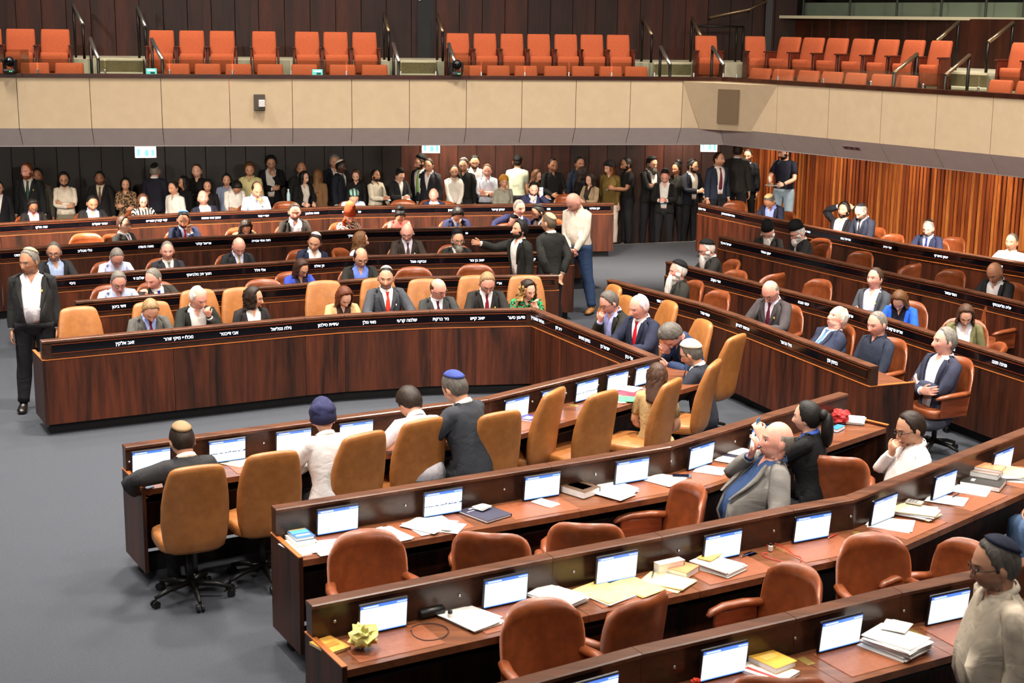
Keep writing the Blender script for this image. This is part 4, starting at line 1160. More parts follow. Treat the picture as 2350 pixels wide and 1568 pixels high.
def text_mesh(body, size):
    cu = bpy.data.curves.new('name_text', 'FONT'); cu.body = body[::-1]; cu.size = size; cu.align_x = 'CENTER'; cu.align_y = 'CENTER'; cu.resolution_u = 3
    o = bpy.data.objects.new('name_text', cu); COL.objects.link(o)
    dg = bpy.context.evaluated_depsgraph_get(); me = bpy.data.meshes.new_from_object(o.evaluated_get(dg)); bpy.data.objects.remove(o); bpy.data.curves.remove(cu)
    n = len(me.vertices); co = np.empty(n * 3, np.float32); me.vertices.foreach_get('co', co); co = co.reshape(-1, 3)
    fs = [tuple(p.vertices) for p in me.polygons]; bpy.data.meshes.remove(me); vs, ff = [], []; e = size * .024
    for k, (dx, dy) in enumerate(((0, 0), (e, 0), (-e, 0), (0, e), (0, -e))):      # heavier strokes
        vs += (co + np.array([dx, dy, k * .00008])).tolist(); ff += [tuple(i + k * n for i in f) for f in fs]
    me = bpy.data.meshes.new('name_text'); me.from_pydata(vs, [], ff); me.update()
    return me
def desk_row(label, pts, side, names=(), ends=(True, True), strip=True, group='curved desk rows of the chamber', size=.049, nrm=None):
    row = Row(pts, side)
    for i, n_ in (nrm or {}).items(): row.n[i] = n_
    c = sum(row.p) / len(row.p)
    root = tag(empty('desk_row'), label, 'desk', group)
    strips = []
    for i in range(len(row.p) - 1):
        g = .003
        seg_solid('front_panel', row, i, rect(0, .022, .12, Z_LEDGE - .008), VEN[i % 2], root, (g, g))
        seg_solid('ledge_edge', row, i, rect(-.003, .03, Z_LEDGE - .006, Z_LEDGE), EDGE, root)
        # upright board: hollow box with a wider cap
        seg_solid('upright_board', row, i, [(.012, Z_LEDGE), (B_TH - .004, Z_DESK), (B_TH - .004, Z_TOP - .022), (.012, Z_TOP - .022)], BOARDW, root, (.001, .001))
        seg_solid('cap_rail', row, i, [(0, Z_TOP - .026), (B_TH + .004, Z_TOP - .026), (B_TH + .004, Z_TOP - .006), (B_TH - .004, Z_TOP), (.006, Z_TOP), (0, Z_TOP - .005)], CAPW, root, (.002, .002))
        seg_solid('desk_top', row, i, rect(B_TH - .004, D_DEEP, Z_DESK - .045, Z_DESK), TOPW, root, (.002, .002))
        seg_solid('modesty_shelf', row, i, rect(.022, D_DEEP - .16, Z_DESK - .17, Z_DESK - .155), BLACK, root, (.03, .03))
        seg_solid('plinth', row, i, rect(.10, .20, 0, .125), BLACK, root, (.06 if i == 0 else 0, .06 if i == len(row.p) - 2 else 0))
        if strip:
            st = seg_solid('name_strip', row, i, rect(.004, .013, .876, .954), STRIP, root, (.10 if i == 0 else .003, .06 if i == len(row.p) - 2 else .003)); strips.append(st)
            seg_solid('copper_line', row, i, rect(.002, .013, .958, .963), COPPER, root, (.10 if i == 0 else 0, .06 if i == len(row.p) - 2 else 0))
            seg_solid('copper_line', row, i, rect(.002, .013, .867, .872), COPPER, root, (.10 if i == 0 else 0, .06 if i == len(row.p) - 2 else 0))
    for k, e in enumerate(ends):
        if not e: continue
        i = 0 if k == 0 else len(row.p) - 1; d = unit(row.p[1] - row.p[0]) if k == 0 else unit(row.p[-2] - row.p[-1])
        a = row.p[i]; n = row.n[i]
        m = MB()
        prof = rect(-.004, D_DEEP + .004, .12, Z_LEDGE - .004)
        v = [(*(a + n * s - d * .004), z) for s, z in prof] + [(*(a + n * s + d * .026), z) for s, z in prof]
        m.add(v, [(0, 1, 2, 3), (7, 6, 5, 4), (0, 4, 5, 1), (1, 5, 6, 2), (2, 6, 7, 3), (3, 7, 4, 0)]); o = m.build('end_panel', VEN[1], root)
        prof = rect(-.006, D_DEEP + .006, Z_LEDGE - .004, Z_LEDGE + .004)
        v = [(*(a + n * s - d * .006), z) for s, z in prof] + [(*(a + n * s + d * .028), z) for s, z in prof]
        MB().add(v, [(0, 1, 2, 3), (7, 6, 5, 4), (0, 4, 5, 1), (1, 5, 6, 2), (2, 6, 7, 3), (3, 7, 4, 0)]).build('end_edge', EDGE, root)
    for body, px, py in names:
        w = U(px, py, .915); q, d, n, i = row.near(w, .0)
        me = text_mesh(body, size); me.materials.append(TEXTM)
        o = bpy.data.objects.new('name_text', me); COL.objects.link(o); o.parent = strips[i]
        out = -n; right = np.array([-out[1], out[0]])
        X, Y, Z = np.array([*right, 0]), np.array([0, 0, 1.]), np.array([*out, 0])
        p = np.array([*q, .913]) + Z * (-.002)
        o.matrix_world = Matrix(((X[0], Y[0], Z[0], p[0]), (X[1], Y[1], Z[1], p[1]), (X[2], Y[2], Z[2], p[2]), (0, 0, 0, 1)))
    root['row'] = 1; del root['row']
    return row, root
def pxrow(*pp): return [U(x, y, Z_TOP) for x, y in pp]
uc = U(1488, 817.5, Z_TOP)
CR = pxrow((95, 784), (396, 757), (700, 730), (791, 723.5), (987, 714), (1219, 709.5))
NN1 = pxrow((279, 1019), (709, 962), (1106, 911), (1300, 864))
_un = mitred([q[:2] for q in CR + [uc] + NN1[::-1]], 1)
NA, NB = _un[len(CR) - 1], _un[len(CR)]
M1, m1 = desk_row('front ministers desk with its veneered front, ten lit names, left arm of the U', CR, 1, [
    ('זאב אלקין', 283, 784), ('מכלוף מיקי זוהר', 405, 772), ('אבי דיכטר', 521, 762), ('גילה גמליאל', 638, 750), ('עידית סילמן', 747, 741), ('מאי גולן', 842, 734), ('שלמה קרעי', 929, 731), ('ניר ברקת', 1010, 729), ('יואב קיש', 1093, 726), ('גדעון סער', 1180, 722)], (True, False), nrm={-1: NA})
W1, w1 = desk_row('short middle arm of the U desk with five lit names beside the dark blue suit', [CR[-1], uc], 1, [
    ("בצלאל סמוטריץ'", 1243, 733), ('יריב לוין', 1302, 752), ('בנימין נתניהו', 1365, 776), ('ישראל כץ', 1406, 796), ('אלי כהן', 1458, 819)], (False, False), nrm={0: NA, 1: NB})
N1, n1 = desk_row('near arm of the U desk with nine lit screens and high tan chairs', NN1 + [uc], -1, (), (True, False), False, nrm={-1: NB})
M2, m2 = desk_row('second desk row behind the ministers, shortest of the names rows', pxrow((174, 693), (298, 683), (482, 668), (700, 652), (838, 641), (1047, 635), (1283, 632)), 1, [
    ('דוד ביטן', 267, 699), ('בריאן', 702, 663), ('ן', 826, 655), ('ארי', 1142, 645)])
M3, m3 = desk_row('third desk row, with an empty brown chair pair before its right half', pxrow((60, 641), (332, 621), (600, 604), (832, 588), (1000, 584), (1318, 578)), 1, [
    ('ניסי', 159, 645), ('שלום ד', 309, 633), ('חנוך דב מלביצקי', 447, 623), ('אלי דלל', 584, 613), ('דן אילוז', 718, 604), ('צביקה פוגל', 957, 597), ('יואב בן צור', 1090, 593), ('קב', 1219, 590)])
M4, m4 = desk_row('fourth desk row, below the rearmost names row', pxrow((-160, 584), (0, 573), (357, 550), (600, 538), (832, 526), (1100, 521), (1350, 515)), 1, [
    ('בועז ביסמוט', 46, 580), ('טלי גוטליב', 191, 573), ('משה סעדה', 331, 564), ('אריאל קלנר', 461, 555), ('חוה אתי עטייה', 592, 548), ('לוי', 703, 541), ('הר מלך', 800, 537), ('ש', 944, 533), ('או', 1066, 531), ('ח', 1166, 528)])
M5, m5 = desk_row('rearmost desk row in front of the standing crowd', pxrow((-180, 523), (0, 513), (434, 489), (600, 483), (755, 475), (1000, 470.5), (1409, 466)), 1, [
    ('צגה מלקו', 90, 518), ('עושר שקלים', 224, 511), ('קטי קטרין שטרית', 355, 504), ('ששון ששי גואטה', 482, 498), ('עפיף עבד', 596, 492), ('משה סולומון', 707, 486), ('צב', 822, 483), ('ות', 785, 483), ('לה', 900, 482), ('אברהם חסון', 1041, 479), ('יצחק קרויזר', 1138, 477), ('מש', 1252, 475), ('ינון אזולאי', 1355, 473)])
R1, r1 = desk_row('slanting desk row ending in an orange topped corner near the crossed arms', pxrow((1392, 642), (1602, 697), (1693, 727), (1998, 842)), 1, [
    ('יצחק גולדק', 1443, 661), ('משה גפני', 1540, 690), ('עודד פורר', 1634, 719), ('אביגדור ליברמן', 1720, 749), ('חילי טרופר', 1816, 788), ('בנימין גנץ', 1923, 829)])
R2, r2 = desk_row('slanting desk row behind the white bearded man, second of four', pxrow((1527, 600), (1700, 642), (1930, 700), (2159, 772), (2420, 852)), 1, [
    ('אורי מקלב', 1664, 642), ('יבגני סובה', 1870, 693), ('שרון ניר', 1966, 723), ('אורית פרקש הכהן', 2066, 755), ('מיכא', 2198, 799), ('פנינה תמנו', 2309, 833)])
R3, r3 = desk_row('slanting desk row in front of the two bearded men with hats', pxrow((1649, 542), (2040, 627), (2159, 652), (2430, 716)), 1, [
    ('ישראל אייכלר', 1687, 558), ('יעקב טסלר', 1782, 578), ('חמד עמאר', 2196, 673), ('יוליה מלינובסקי', 2307, 702)])
R4, r4 = desk_row('slanting desk row nearest the ribbed wooden wall', pxrow((1601, 466), (1856, 519), (2061, 558), (2430, 617)), 1, [
    ('אמיר אוחנה', 1628, 479), ('אבישי אברהם בוארון', 1701, 491), ('משה פסל', 1799, 510), ('משה אבוטבול', 1884, 528), ('אוריאל בוסו', 1974, 546), ('יוסף טייב', 2076, 564), ('יונתן מישרקי', 2185, 585), ('אבי מעוז', 2301, 608)])
N2, n2 = desk_row('second near desk row with six lit screens and a blue paperback', pxrow((621, 1160), (1250, 1062), (1521, 1018), (1750, 950), (1925, 899)), -1, (), (True, True), False)
N3, n3 = desk_row('third near desk row with eight lit screens and yellow folders', pxrow((700, 1377), (1250, 1268), (1499, 1221), (1800, 1161), (1937, 1137), (2141, 1060), (2480, 930)), -1, (), (True, True), False)
N4, n4 = desk_row('nearest desk row with an orange book by the lower picture edge', pxrow((760, 1655), (1150, 1564), (1448, 1484), (1800, 1404), (2043, 1346), (2240, 1306), (2560, 1225)), -1, (), (True, True), False)
# ------------------------------------------------------------------ chairs
TAN = noisy('tan_leather', (146, 91, 44), (164, 105, 54), .42, 12, .10, 90, .45)
BROWN = noisy('brown_leather', (112, 56, 28), (136, 70, 36), .34, 10, .08, 90, .5)
ORANGE = noisy('orange_cloth', (178, 86, 52), (194, 98, 62), .9, 60, .2, 400, .2)
ARMWOOD = wood('arm_wood', (90, 40, 22), (140, 70, 38), .35, 2, 'Y')
BASEM = plain('chair_base', (24, 22, 20), .4, metal=.3)
ORD = 'first second third fourth fifth sixth seventh eighth ninth tenth eleventh twelfth thirteenth fourteenth fifteenth sixteenth seventeenth eighteenth nineteenth twentieth'.split()
def super_ring(cx, cy, z, hx, hy, n=20, sq=3.2):
    a = np.linspace(0, 2 * math.pi, n, endpoint=False); c, s = np.cos(a), np.sin(a)
    return np.stack([cx + hx * np.sign(c) * np.abs(c) ** (2 / sq), cy + hy * np.sign(s) * np.abs(s) ** (2 / sq), np.full(n, z)], 1)
def cushion(name, hx, hy, z0, z1, mat, parent, cy=0.0):
    h = (z1 - z0) / 2; zc = (z0 + z1) / 2; rings = []
    for k in (-1, -.8, -.3, .3, .8, 1):
        q = .93 if abs(k) == 1 else (.985 if abs(k) == .8 else 1)
        rings.append(super_ring(0, cy, zc + k * h, hx * q, hy * q, 20, 4))
    v, f = ring_loft(rings); return mesh_obj(name, v, f, mat, parent, True)
def star_base(parent, r=.30, low=.0):
    m = MB(); m.tube([(0, 0, .10), (0, 0, .42)], [.028, .022], 10); m.build('gas_column', BASEM, parent, True)
    MB().box((0, 0, .42), (.11, .12, .018), None, .008).build('seat_plate', BASEM, parent)
    for k in range(5):
        a = 2 * math.pi * k / 5 + .3; c, s = math.cos(a), math.sin(a)
        o = MB().tube([(c * .02, s * .02, .125), (c * r * .6, s * r * .6, .11), (c * r, s * r, .075)], [.026, .021, .015], 6).build('base_leg', BASEM, parent, True)
        w = MB()
        for e in (-.018, .018):
            p = np.array([c * r - s * e, s * r + c * e, .030]); w.tube([p - np.array([-s, c, 0]) * .009, p + np.array([-s, c, 0]) * .009], .030, 10)
        cs = w.build('caster', plain('caster', (14, 14, 14), .4), o, False)
def make_tan():
    t = empty('executive_chair'); rings = []
    prof = [(.44, .17, .035, .215), (.47, .215, .05, .225), (.55, .238, .055, .235), (.68, .252, .056, .25), (.82, .250, .054, .275), (.95, .236, .050, .305), (1.05, .218, .046, .33), (1.10, .204, .041, .342), (1.125, .190, .034, .348), (1.138, .165, .022, .352), (1.142, .12, .008, .353)]
    for z, hx, hy, y in prof:
        r = super_ring(0, y, z, hx, hy, 24, 3.4)
        r[:, 1] += -.035 * (r[:, 0] / .25) ** 2; r[:, 2] -= .018 * (r[:, 0] / .2) ** 2 if z > 1.0 else 0
        rings.append(r)
    v, f = ring_loft(rings); mesh_obj('backrest', v, f, TAN, t, True)
    cushion('seat', .25, .25, .44, .53, TAN, t, -.02)
    star_base(t); return t
def make_brown():
    t = empty('leather_armchair'); nu, nv = 17, 13; v = []
    for side in (0, 1):
        for j in range(nv):
            for i in range(nu):
                u, w = -1 + 2 * i / (nu - 1), -1 + 2 * j / (nv - 1)
                wtop = max(0, w)
                x = .275 * u * (1 - .10 * wtop ** 3) * (1 - .06 * (1 - wtop) * 0)
                z = .70 + .27 * w - .075 * u ** 6 * wtop ** 2 - .02 * u * u * wtop
                y = .255 - .115 * u * u + .075 * (w + 1) * .5
                edge = max(abs(u), abs(w) if w > 0 else 0); th = .026 + .018 * sstep(np.array(edge), .55, .80) ; th *= math.sqrt(max(0.0, 1 - max(0, (edge - .82) / .18) ** 2))
                n = unit((.42 * u, -1, -.1)); p = np.array([x, y, z]) + n * th * (1 if side == 0 else -.75)
                v.append(p)
    n = nu * nv; f = []
    for j in range(nv - 1):
        for i in range(nu - 1):
            a = j * nu + i; f += [(a, a + 1, a + nu + 1, a + nu), (n + a, n + a + nu, n + a + nu + 1, n + a + 1)]
    rim = [i for i in range(nu)] + [nu - 1 + nu * j for j in range(1, nv)] + [n - 1 - i for i in range(1, nu)] + [nu * (nv - 1 - j) for j in range(1, nv - 1)]
    for k in range(len(rim)):
        a, b = rim[k], rim[(k + 1) % len(rim)]; f.append((b, a, n + a, n + b))
    mesh_obj('backrest', v, f, BROWN, t, True)
    cushion('seat', .25, .25, .42, .51, BROWN, t, -.03)
    for s in (-1, 1):
        pts = [(s * .255, .17, .665), (s * .285, .05, .67), (s * .290, -.10, .668), (s * .275, -.20, .655), (s * .255, -.245, .64)]
        v, f = tube(pts, [(.026, .036), (.027, .038), (.026, .036), (.022, .03), (.012, .016)], 10, (0, 0, 1)); mesh_obj('armrest', v, f, BROWN, t, True)
        MB().box((s * .272, -.02, .545), (.014, .17, .105), None, .01).build('arm_panel', ARMWOOD, t)
    star_base(t, .28); return t
TANC, BROWNC = make_tan(), make_brown()
_used = {'tan': False, 'brown': False}
def chair(kind, x, y, yaw, label, group=None):
    src = TANC if kind == 'tan' else BROWNC
    if _used[kind]: src = copy_tree(src)
    _used[kind] = True
    src.location = (float(x), float(y), 0); src.rotation_euler = (0, 0, math.radians(yaw))
    tag(src, label, 'chair', group); return src
def chair_px(kind, px, py, yaw, label, ztop=None, group=None):
    """px,py: middle of the top edge of the backrest"""
    zt = ztop or (1.14 if kind == 'tan' else .965)
    w = U(px, py, zt); a = math.radians(yaw); back = np.array([-math.sin(a), math.cos(a)]) * .34
    return chair(kind, w[0] - back[0] * 1.0, w[1] - back[1] * 1.0, yaw, label, group)
def face_yaw(row, xy):
    q, d, n, i = row.near(xy, .5); f = -n; return math.degrees(math.atan2(f[0], -f[1]))
GT, GB = 'tan high-backed chairs', 'brown leather armchairs'
for px, py, dy, lab in (
    (452, 1068, -4, 'tan high-backed chair behind the dark suit at the near arm\'s left end'), (626, 1036, -3, 'tan high-backed chair between the dark suit and the navy turban'),
    (838, 992, 12, 'tan high-backed chair beside the pale jacket under the navy turban'), (975, 960, 6, 'tan high-backed chair behind the white shirt leaning on the desk'),
    (1150, 944, 4, 'tan high-backed chair behind the blue kippah and charcoal suit'), (1275, 893, 16, 'tan high-backed chair in front of the purple booklet'),
    (1386, 898, 0, 'tan high-backed chair left of the khaki dress'), (1545, 871, 14, 'tan high-backed chair behind the khaki dress'), (1642, 828, 22, 'tan high-backed chair behind the white kippah at the U corner'),
    (1693, 768, 60, 'tan high-backed chair turned sideways, rightmost by the slanting desk'), (1618, 735, 96, 'tan high-backed chair behind the bowed man in blue'), (1540, 692, 100, 'tan high-backed chair above the bowed man, against the slanting desk'),
    (1443, 680, 104, 'tan high-backed chair behind the red tie and white hair'), (1413, 655, 106, 'tan chair edge behind the black jacket with glasses')):
    w = U(px, py, 1.14); base = face_yaw(N1, w) if px < 1660 and py > 800 else -180 + dy * 0
    yaw = (base + dy) if py > 800 else (180 + dy if px > 1680 else -dy + 14)
    if py < 800 and px < 1680: yaw = -72
    if px > 1680: yaw = -125
    chair_px('tan', px, py, yaw, lab, None, GT)
for px, py, lab in ((178, 704, 'empty tan chair beside the standing man, left end of the ministers desk'), (345, 692, 'tan chair behind the grey suit with bowed head'), (452, 664, 'tan chair behind the white haired man with a fist at his mouth'), (548, 660, 'tan chair behind the woman in a dark jacket looking sideways'), (742, 644, 'tan chair behind the auburn haired woman in beige'),
                    (866, 638, 'tan chair behind the white kippah and bright red tie'), (975, 640, 'tan chair behind the bald head with glasses'), (1090, 632, 'tan chair behind the dark red tie and sandy hair'), (1205, 632, 'tan chair behind the curly haired woman in green')):
    w = U(px, py, 1.14); chair_px('tan', px, py, face_yaw(M1, w), lab, None, GT)
# empty brown armchairs
for px, py, yaw, lab in (
    (828, 1214, 22, 'brown armchair nearest the blue paperback, angled away'), (1120, 1226, 172, 'brown armchair left of two facing the second near desk'), (1345, 1204, 176, 'brown armchair right of two facing the second near desk'),
    (1612, 1112, -72, 'brown armchair turned sideways with its arm panel showing'), (1920, 1050, 168, 'brown armchair between the grey blazer and the white shirt'),
    (1222, 1372, 24, 'brown armchair at the third near desk by the cable loop'), (1500, 1372, -138, 'brown armchair with its slanted back before the yellow folders'), (1860, 1300, -62, 'brown armchair turned sideways below the red cable'), (1985, 1222, 14, 'brown armchair with a tall rounded back at the red pen'),
    (2250, 1245, -66, 'brown armchair half hidden by the white shirt in the foreground'), (1800, 1560, 176, 'brown armchair top at the lower picture edge'),
    (1665, 668, -62, 'brown armchair beside the white bearded man in the slanting row'), (1895, 642, -58, 'brown armchair above the heavy white haired man'), (1703, 621, -58, 'brown chair tip left of the balding man with a maroon tie'), (1790, 628, -140, 'brown armchair seen edge on near the balding man'),
    (1990, 578, -58, 'brown armchair left of the edge-on chair in the third slanting row'), (2105, 606, -140, 'brown armchair edge on in the third slanting row'), (2198, 620, -58, 'brown armchair left of the bald head in black'), (2310, 790, -100, 'brown armchair top at the right picture edge, lower slanting row'), (2318, 690, -58, 'brown armchair behind the olive vest, right picture edge'),
    (1896, 548, -58, 'brown armchair right of the old man with sidelocks'), (2062, 538, -58, 'brown armchair left of the navy suit by the ribbed wall'), (2200, 545, -58, 'brown armchair right of the navy suit by the ribbed wall'), (1695, 461, -40, 'brown armchair alone near the people by the corner'), (1815, 486, -58, 'brown armchair behind the bowed beige kippah'),
    (948, 612, 8, 'empty brown armchair left of two in the second row'), (1090, 606, 6, 'empty brown armchair right of two in the second row'), (195, 535, 24, 'empty brown armchair left of the raised hand'), (600, 640, 20, 'empty brown armchair above the dark haired woman at the front'),
    (655, 462, 14, 'brown armchair in the rear row below the water bottle'), (925, 458, 6, 'brown armchair in the rear row below the phone photographer'), (1300, 446, 4, 'brown armchair in the rear row left of the black beret'), (1018, 462, 6, 'brown armchair in the rear row beside the smiling bald man')):
    chair_px('brown', px, py, yaw, lab, None, GB)

# ------------------------------------------------------------------ gallery seats
def make_gseat():
    t = empty('theatre_seat'); r = []
    for z, hx, y in ((.42, .205, .12), (.5, .215, .13), (.7, .212, .17), (.82, .206, .195), (.845, .195, .2)): r.append(super_ring(0, y, z, hx, .045 if z < .83 else .02, 18, 4))
    v, f = ring_loft(r); mesh_obj('backrest', v, f, ORANGE, t, True)
    r = []
    for z, hx, y, hy in ((.20, .19, .02, .035), (.24, .2, .0, .05), (.44, .205, -.03, .06), (.49, .2, -.035, .055), (.505, .19, -.035, .035)): r.append(super_ring(0, y, z, hx, hy, 18, 4))
    v, f = ring_loft(r); mesh_obj('folded_seat', v, f, ORANGE, t, True)
    for s in (-1, 1):
        MB().box((s * .237, .03, .30), (.018, .12, .30), None, .008).build('side_panel', wood('seat_side', (70, 26, 16), (110, 46, 28), .4, 2, 'Z'), t)
        MB().box((s * .237, .0, .605), (.024, .13, .012), None, .006).build('arm_cap', wood('seat_arm', (60, 26, 18), (96, 48, 32), .3, 2, 'Y'), t)
    return t
GS = make_gseat(); _gs = [False]
OFFR1, OFFR2 = .72, 1.95
def line_hit(off, px, z): 
    ln = ring_off(off); return cut_px(ln, px, z), ln
def gseat(px, wpx, row, label):
    off, zf = ((OFFR1, 2.74) if row == 1 else (OFFR2, 3.2))
    p, ln = line_hit(off, px, zf + .8)
    o = GS if not _gs[0] else copy_tree(GS); _gs[0] = True
    best = min(range(len(ln) - 1), key=lambda i: abs(np.linalg.norm(p - ln[i]) + np.linalg.norm(p - ln[i + 1]) - np.linalg.norm(ln[i + 1] - ln[i])))
    d = unit(ln[best + 1] - ln[best]); yaw = math.atan2(d[1], d[0])
    a, b = px_of((*(p - d * .25), zf + .7)), px_of((*(p + d * .25), zf + .7))
    sc = wpx / abs(b[0] - a[0]) 
    o.location = (p[0], p[1], zf); o.rotation_euler = (0, 0, yaw); o.scale = (sc, 1, 1)
    tag(o, label, 'seat', 'orange theatre seats in the gallery')
blocks2 = [([-36, 43, 122], 80), ([369, 438, 508], 69), ([606], 66), ([706, 772, 838], 67), ([1054, 1116, 1179, 1241, 1303, 1364, 1424], 62.5), ([1628], 60), ([1741, 1795, 1849, 1904, 1962, 2020, 2080, 2142], 56), ([2330, 2392], 62)]
names2 = ['from left at the far left', 'of three left of the lone seat', 'standing alone between two blocks', 'of three right of the lone seat', 'from left in the block of seven', 'standing alone at the corner', 'from left in the slanting eight', 'from left at the right edge']
for (xs, w), nm in zip(blocks2, names2):
    for k, x in enumerate(xs): gseat(x, w, 2, 'orange gallery seat, rear row, %s %s' % (ORD[k] if len(xs) > 1 else 'single', nm))
blocks1 = [([-12, 75, 155], 80), ([404, 476, 547, 620, 700, 788, 862], 72), ([1084, 1148, 1212, 1280, 1344, 1408, 1466], 63), ([1726, 1778, 1836, 1890, 1944, 2004, 2062], 55), ([2276, 2340, 2402], 62)]
names1 = ['at the far left', 'in the left block', 'in the middle block', 'in the slanting block', 'at the right edge']
for (xs, w), nm in zip(blocks1, names1):
    for k, x in enumerate(xs): gseat(x, w, 1, 'orange gallery seat, front row, %s from left %s' % (ORD[k], nm))
# stair steps between the blocks
def steps(pxa, pxb, label):
    root = tag(empty('gallery_steps'), label, 'steps', 'flights of gallery steps')
    for k, (s0, s1, z) in enumerate(((.62, .95, 2.74), (.95, 1.25, 2.95), (1.9, 2.25, 3.2), (2.25, 2.56, 3.40))):
        l0, l1 = ring_off(s0), ring_off(s1); q = [cut_px(l0, pxa, z), cut_px(l0, pxb, z), cut_px(l1, pxb, z), cut_px(l1, pxa, z)]
        h = .21
        v = [(*p, z) for p in q] + [(*p, z + h - .03) for p in q]
        mesh_obj('riser', v, [(0, 1, 5, 4), (1, 2, 6, 5), (3, 0, 4, 7), (2, 3, 7, 6)], GALCARPET, root)
        v = [(*p, z + h - .03) for p in q] + [(*p, z + h) for p in q]
        mesh_obj('tread', v, [(0, 1, 5, 4), (1, 2, 6, 5), (3, 0, 4, 7), (2, 3, 7, 6), (4, 5, 6, 7)], GALCREAM, root)
steps(228, 330, 'carpeted steps between the left seat blocks'); steps(914, 1000, 'carpeted steps before the dark doorway of the gallery'); steps(1500, 1585, 'carpeted steps left of the single corner seat'); steps(2180, 2262, 'carpeted steps between the slanting seat block and the right edge')
# handrails: lower and upper end in the photograph, far or near pair
BRONZE = plain('bronze_rail', (150, 126, 100), .3, metal=.8)
for k, (xa, ya, xb, yb, far, lab) in enumerate((
    (168, 12, 190, 55, 1, 'sloping handrail above the left steps, leftmost'), (207, 88, 225, 135, 0, 'short sloping handrail by the glass at the left steps'), (315, 15, 333, 60, 1, 'sloping handrail beside the left block of three seats'), (348, 90, 372, 137, 0, 'short sloping handrail before the left block of three seats'),
    (881, 31, 892, 72, 1, 'sloping handrail left of the dark gallery doorway'), (903, 100, 915, 142, 0, 'short sloping handrail left of the middle steps'), (1003, 33, 1016, 73, 1, 'sloping handrail right of the dark gallery doorway'), (1030, 101, 1043, 142, 0, 'short sloping handrail behind the boxed camera in the middle'),
    (1475, 41, 1496, 80, 1, 'sloping handrail after the block of seven seats'), (1516, 107, 1538, 149, 0, 'short sloping handrail after the front middle block'), (1588, 42, 1608, 82, 1, 'sloping handrail beside the single corner seat'), (1635, 108, 1660, 149, 0, 'short sloping handrail before the single corner seat'),
    (2200, 50, 2150, 94, 1, 'sloping bronze handrail at the end of the eight seats'), (2105, 124, 2052, 168, 0, 'short bronze handrail before the last slanting seats'), (2325, 52, 2268, 97, 1, 'sloping bronze handrail at the right edge steps'), (2225, 127, 2170, 173, 0, 'short bronze handrail right of the slanting seats'))):
    lo, hi = (2.35, 3.0) if far else (.75, 1.3)
    pl_ = cut_px(ring_off(lo), xb, 4.0 if far else 3.6); ph = cut_px(ring_off(hi), xa, 4.0 if far else 3.6)
    a, b = UD(xa, ya, ph[1]), UD(xb, yb, pl_[1])
    root = tag(empty('handrail'), lab, 'handrail', 'gallery handrails')
    MB().tube([a, b], .028, 10).build('rail', STEEL if xa < 2000 and not (xa > 880 and far) else BRONZE, root, True)
    zf = 3.6 if far else 2.74
    for p in (a, b):
        MB().tube([(p[0], p[1], zf), (p[0], p[1], p[2] - .01)], .022, 8).build('post', DARKMETAL, root, True)

# ------------------------------------------------------------------ gallery doorway, booth, cameras, signs
p = [cut_px(ring_off(4.17), x, 4.4) for x in (958, 996)]
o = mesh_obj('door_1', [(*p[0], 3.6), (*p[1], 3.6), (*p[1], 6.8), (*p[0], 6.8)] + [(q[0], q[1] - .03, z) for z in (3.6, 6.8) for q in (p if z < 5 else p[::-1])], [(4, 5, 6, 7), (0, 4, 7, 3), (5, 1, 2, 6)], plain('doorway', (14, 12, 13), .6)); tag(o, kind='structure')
MB().box(((p[0][0] * .85 + p[1][0] * .15), p[0][1] - .05, 4.62), (.02, .02, .06), None, .006).build('door_handle', STEEL, o)
# control booth behind glass above the slanting gallery
booth = tag(empty('control_booth'), 'glazed control booth with pale panels above the slanting gallery', 'booth')
bl = ring_off(4.55); bx = [1775, 1843, 1950, 2058, 2160, 2262, 2350, 2450]
bp = [cut_px(ring_off(4.3), x, 4.5) for x in bx]; bq = [cut_px(bl, x, 4.5) for x in bx]
for i in range(len(bx) - 1):
    a, b = bp[i], bp[i + 1]
    mesh_obj('booth_pane', [(*a, 4.38), (*b, 4.38), (*b, 6.0), (*a, 6.0)] + [(q[0] + .01, q[1] + .01, z) for q, z in ((a, 4.38), (b, 4.38), (b, 6.0), (a, 6.0))], [(0, 1, 2, 3), (7, 6, 5, 4)], GLASS, booth)
    MB().tube([(*a, 4.38), (*a, 6.0)], .02, 6).build('mullion', plain('mullion', (70, 72, 66), .4, metal=.4), booth)
    if i >= 1:
        a, b = bq[i] * .97 + bq[i + 1] * .03, bq[i] * .03 + bq[i + 1] * .97
        mesh_obj('cabinet_panel', [(*a, 4.2), (*b, 4.2), (*b, 4.62), (*a, 4.62)] + [(q[0] + .2, q[1] + .2, z) for q, z in ((a, 4.2), (b, 4.2), (b, 4.62), (a, 4.62))], [(0, 1, 2, 3), (3, 2, 6, 7), (0, 3, 7, 4), (1, 5, 6, 2)], plain('booth_panel', (178, 184, 164), .6), booth)
bw = ring_off(4.4); i0 = len(PAR_L) - 1
mesh_obj('booth_sill', [(*bp[0], 4.34), (*bp[-1], 4.34), (*bp[-1], 4.39), (*bp[0], 4.39)] + [(q[0] + .3, q[1] + .3, z) for q, z in ((bp[0], 4.34), (bp[-1], 4.34), (bp[-1], 4.39), (bp[0], 4.39))], [(0, 1, 2, 3), (3, 2, 6, 7)], GALCREAM, booth)
# back of the booth
far = ring_off(6.5); q = far[i0:]
w = mesh_obj('wall_booth', [(*p_, z) for z in (3.6, 7.0) for p_ in q], [(k, k + 1, len(q) + k + 1, len(q) + k) for k in range(len(q) - 1)], plain('booth_back', (40, 42, 36), .8)); tag(w, kind='structure')
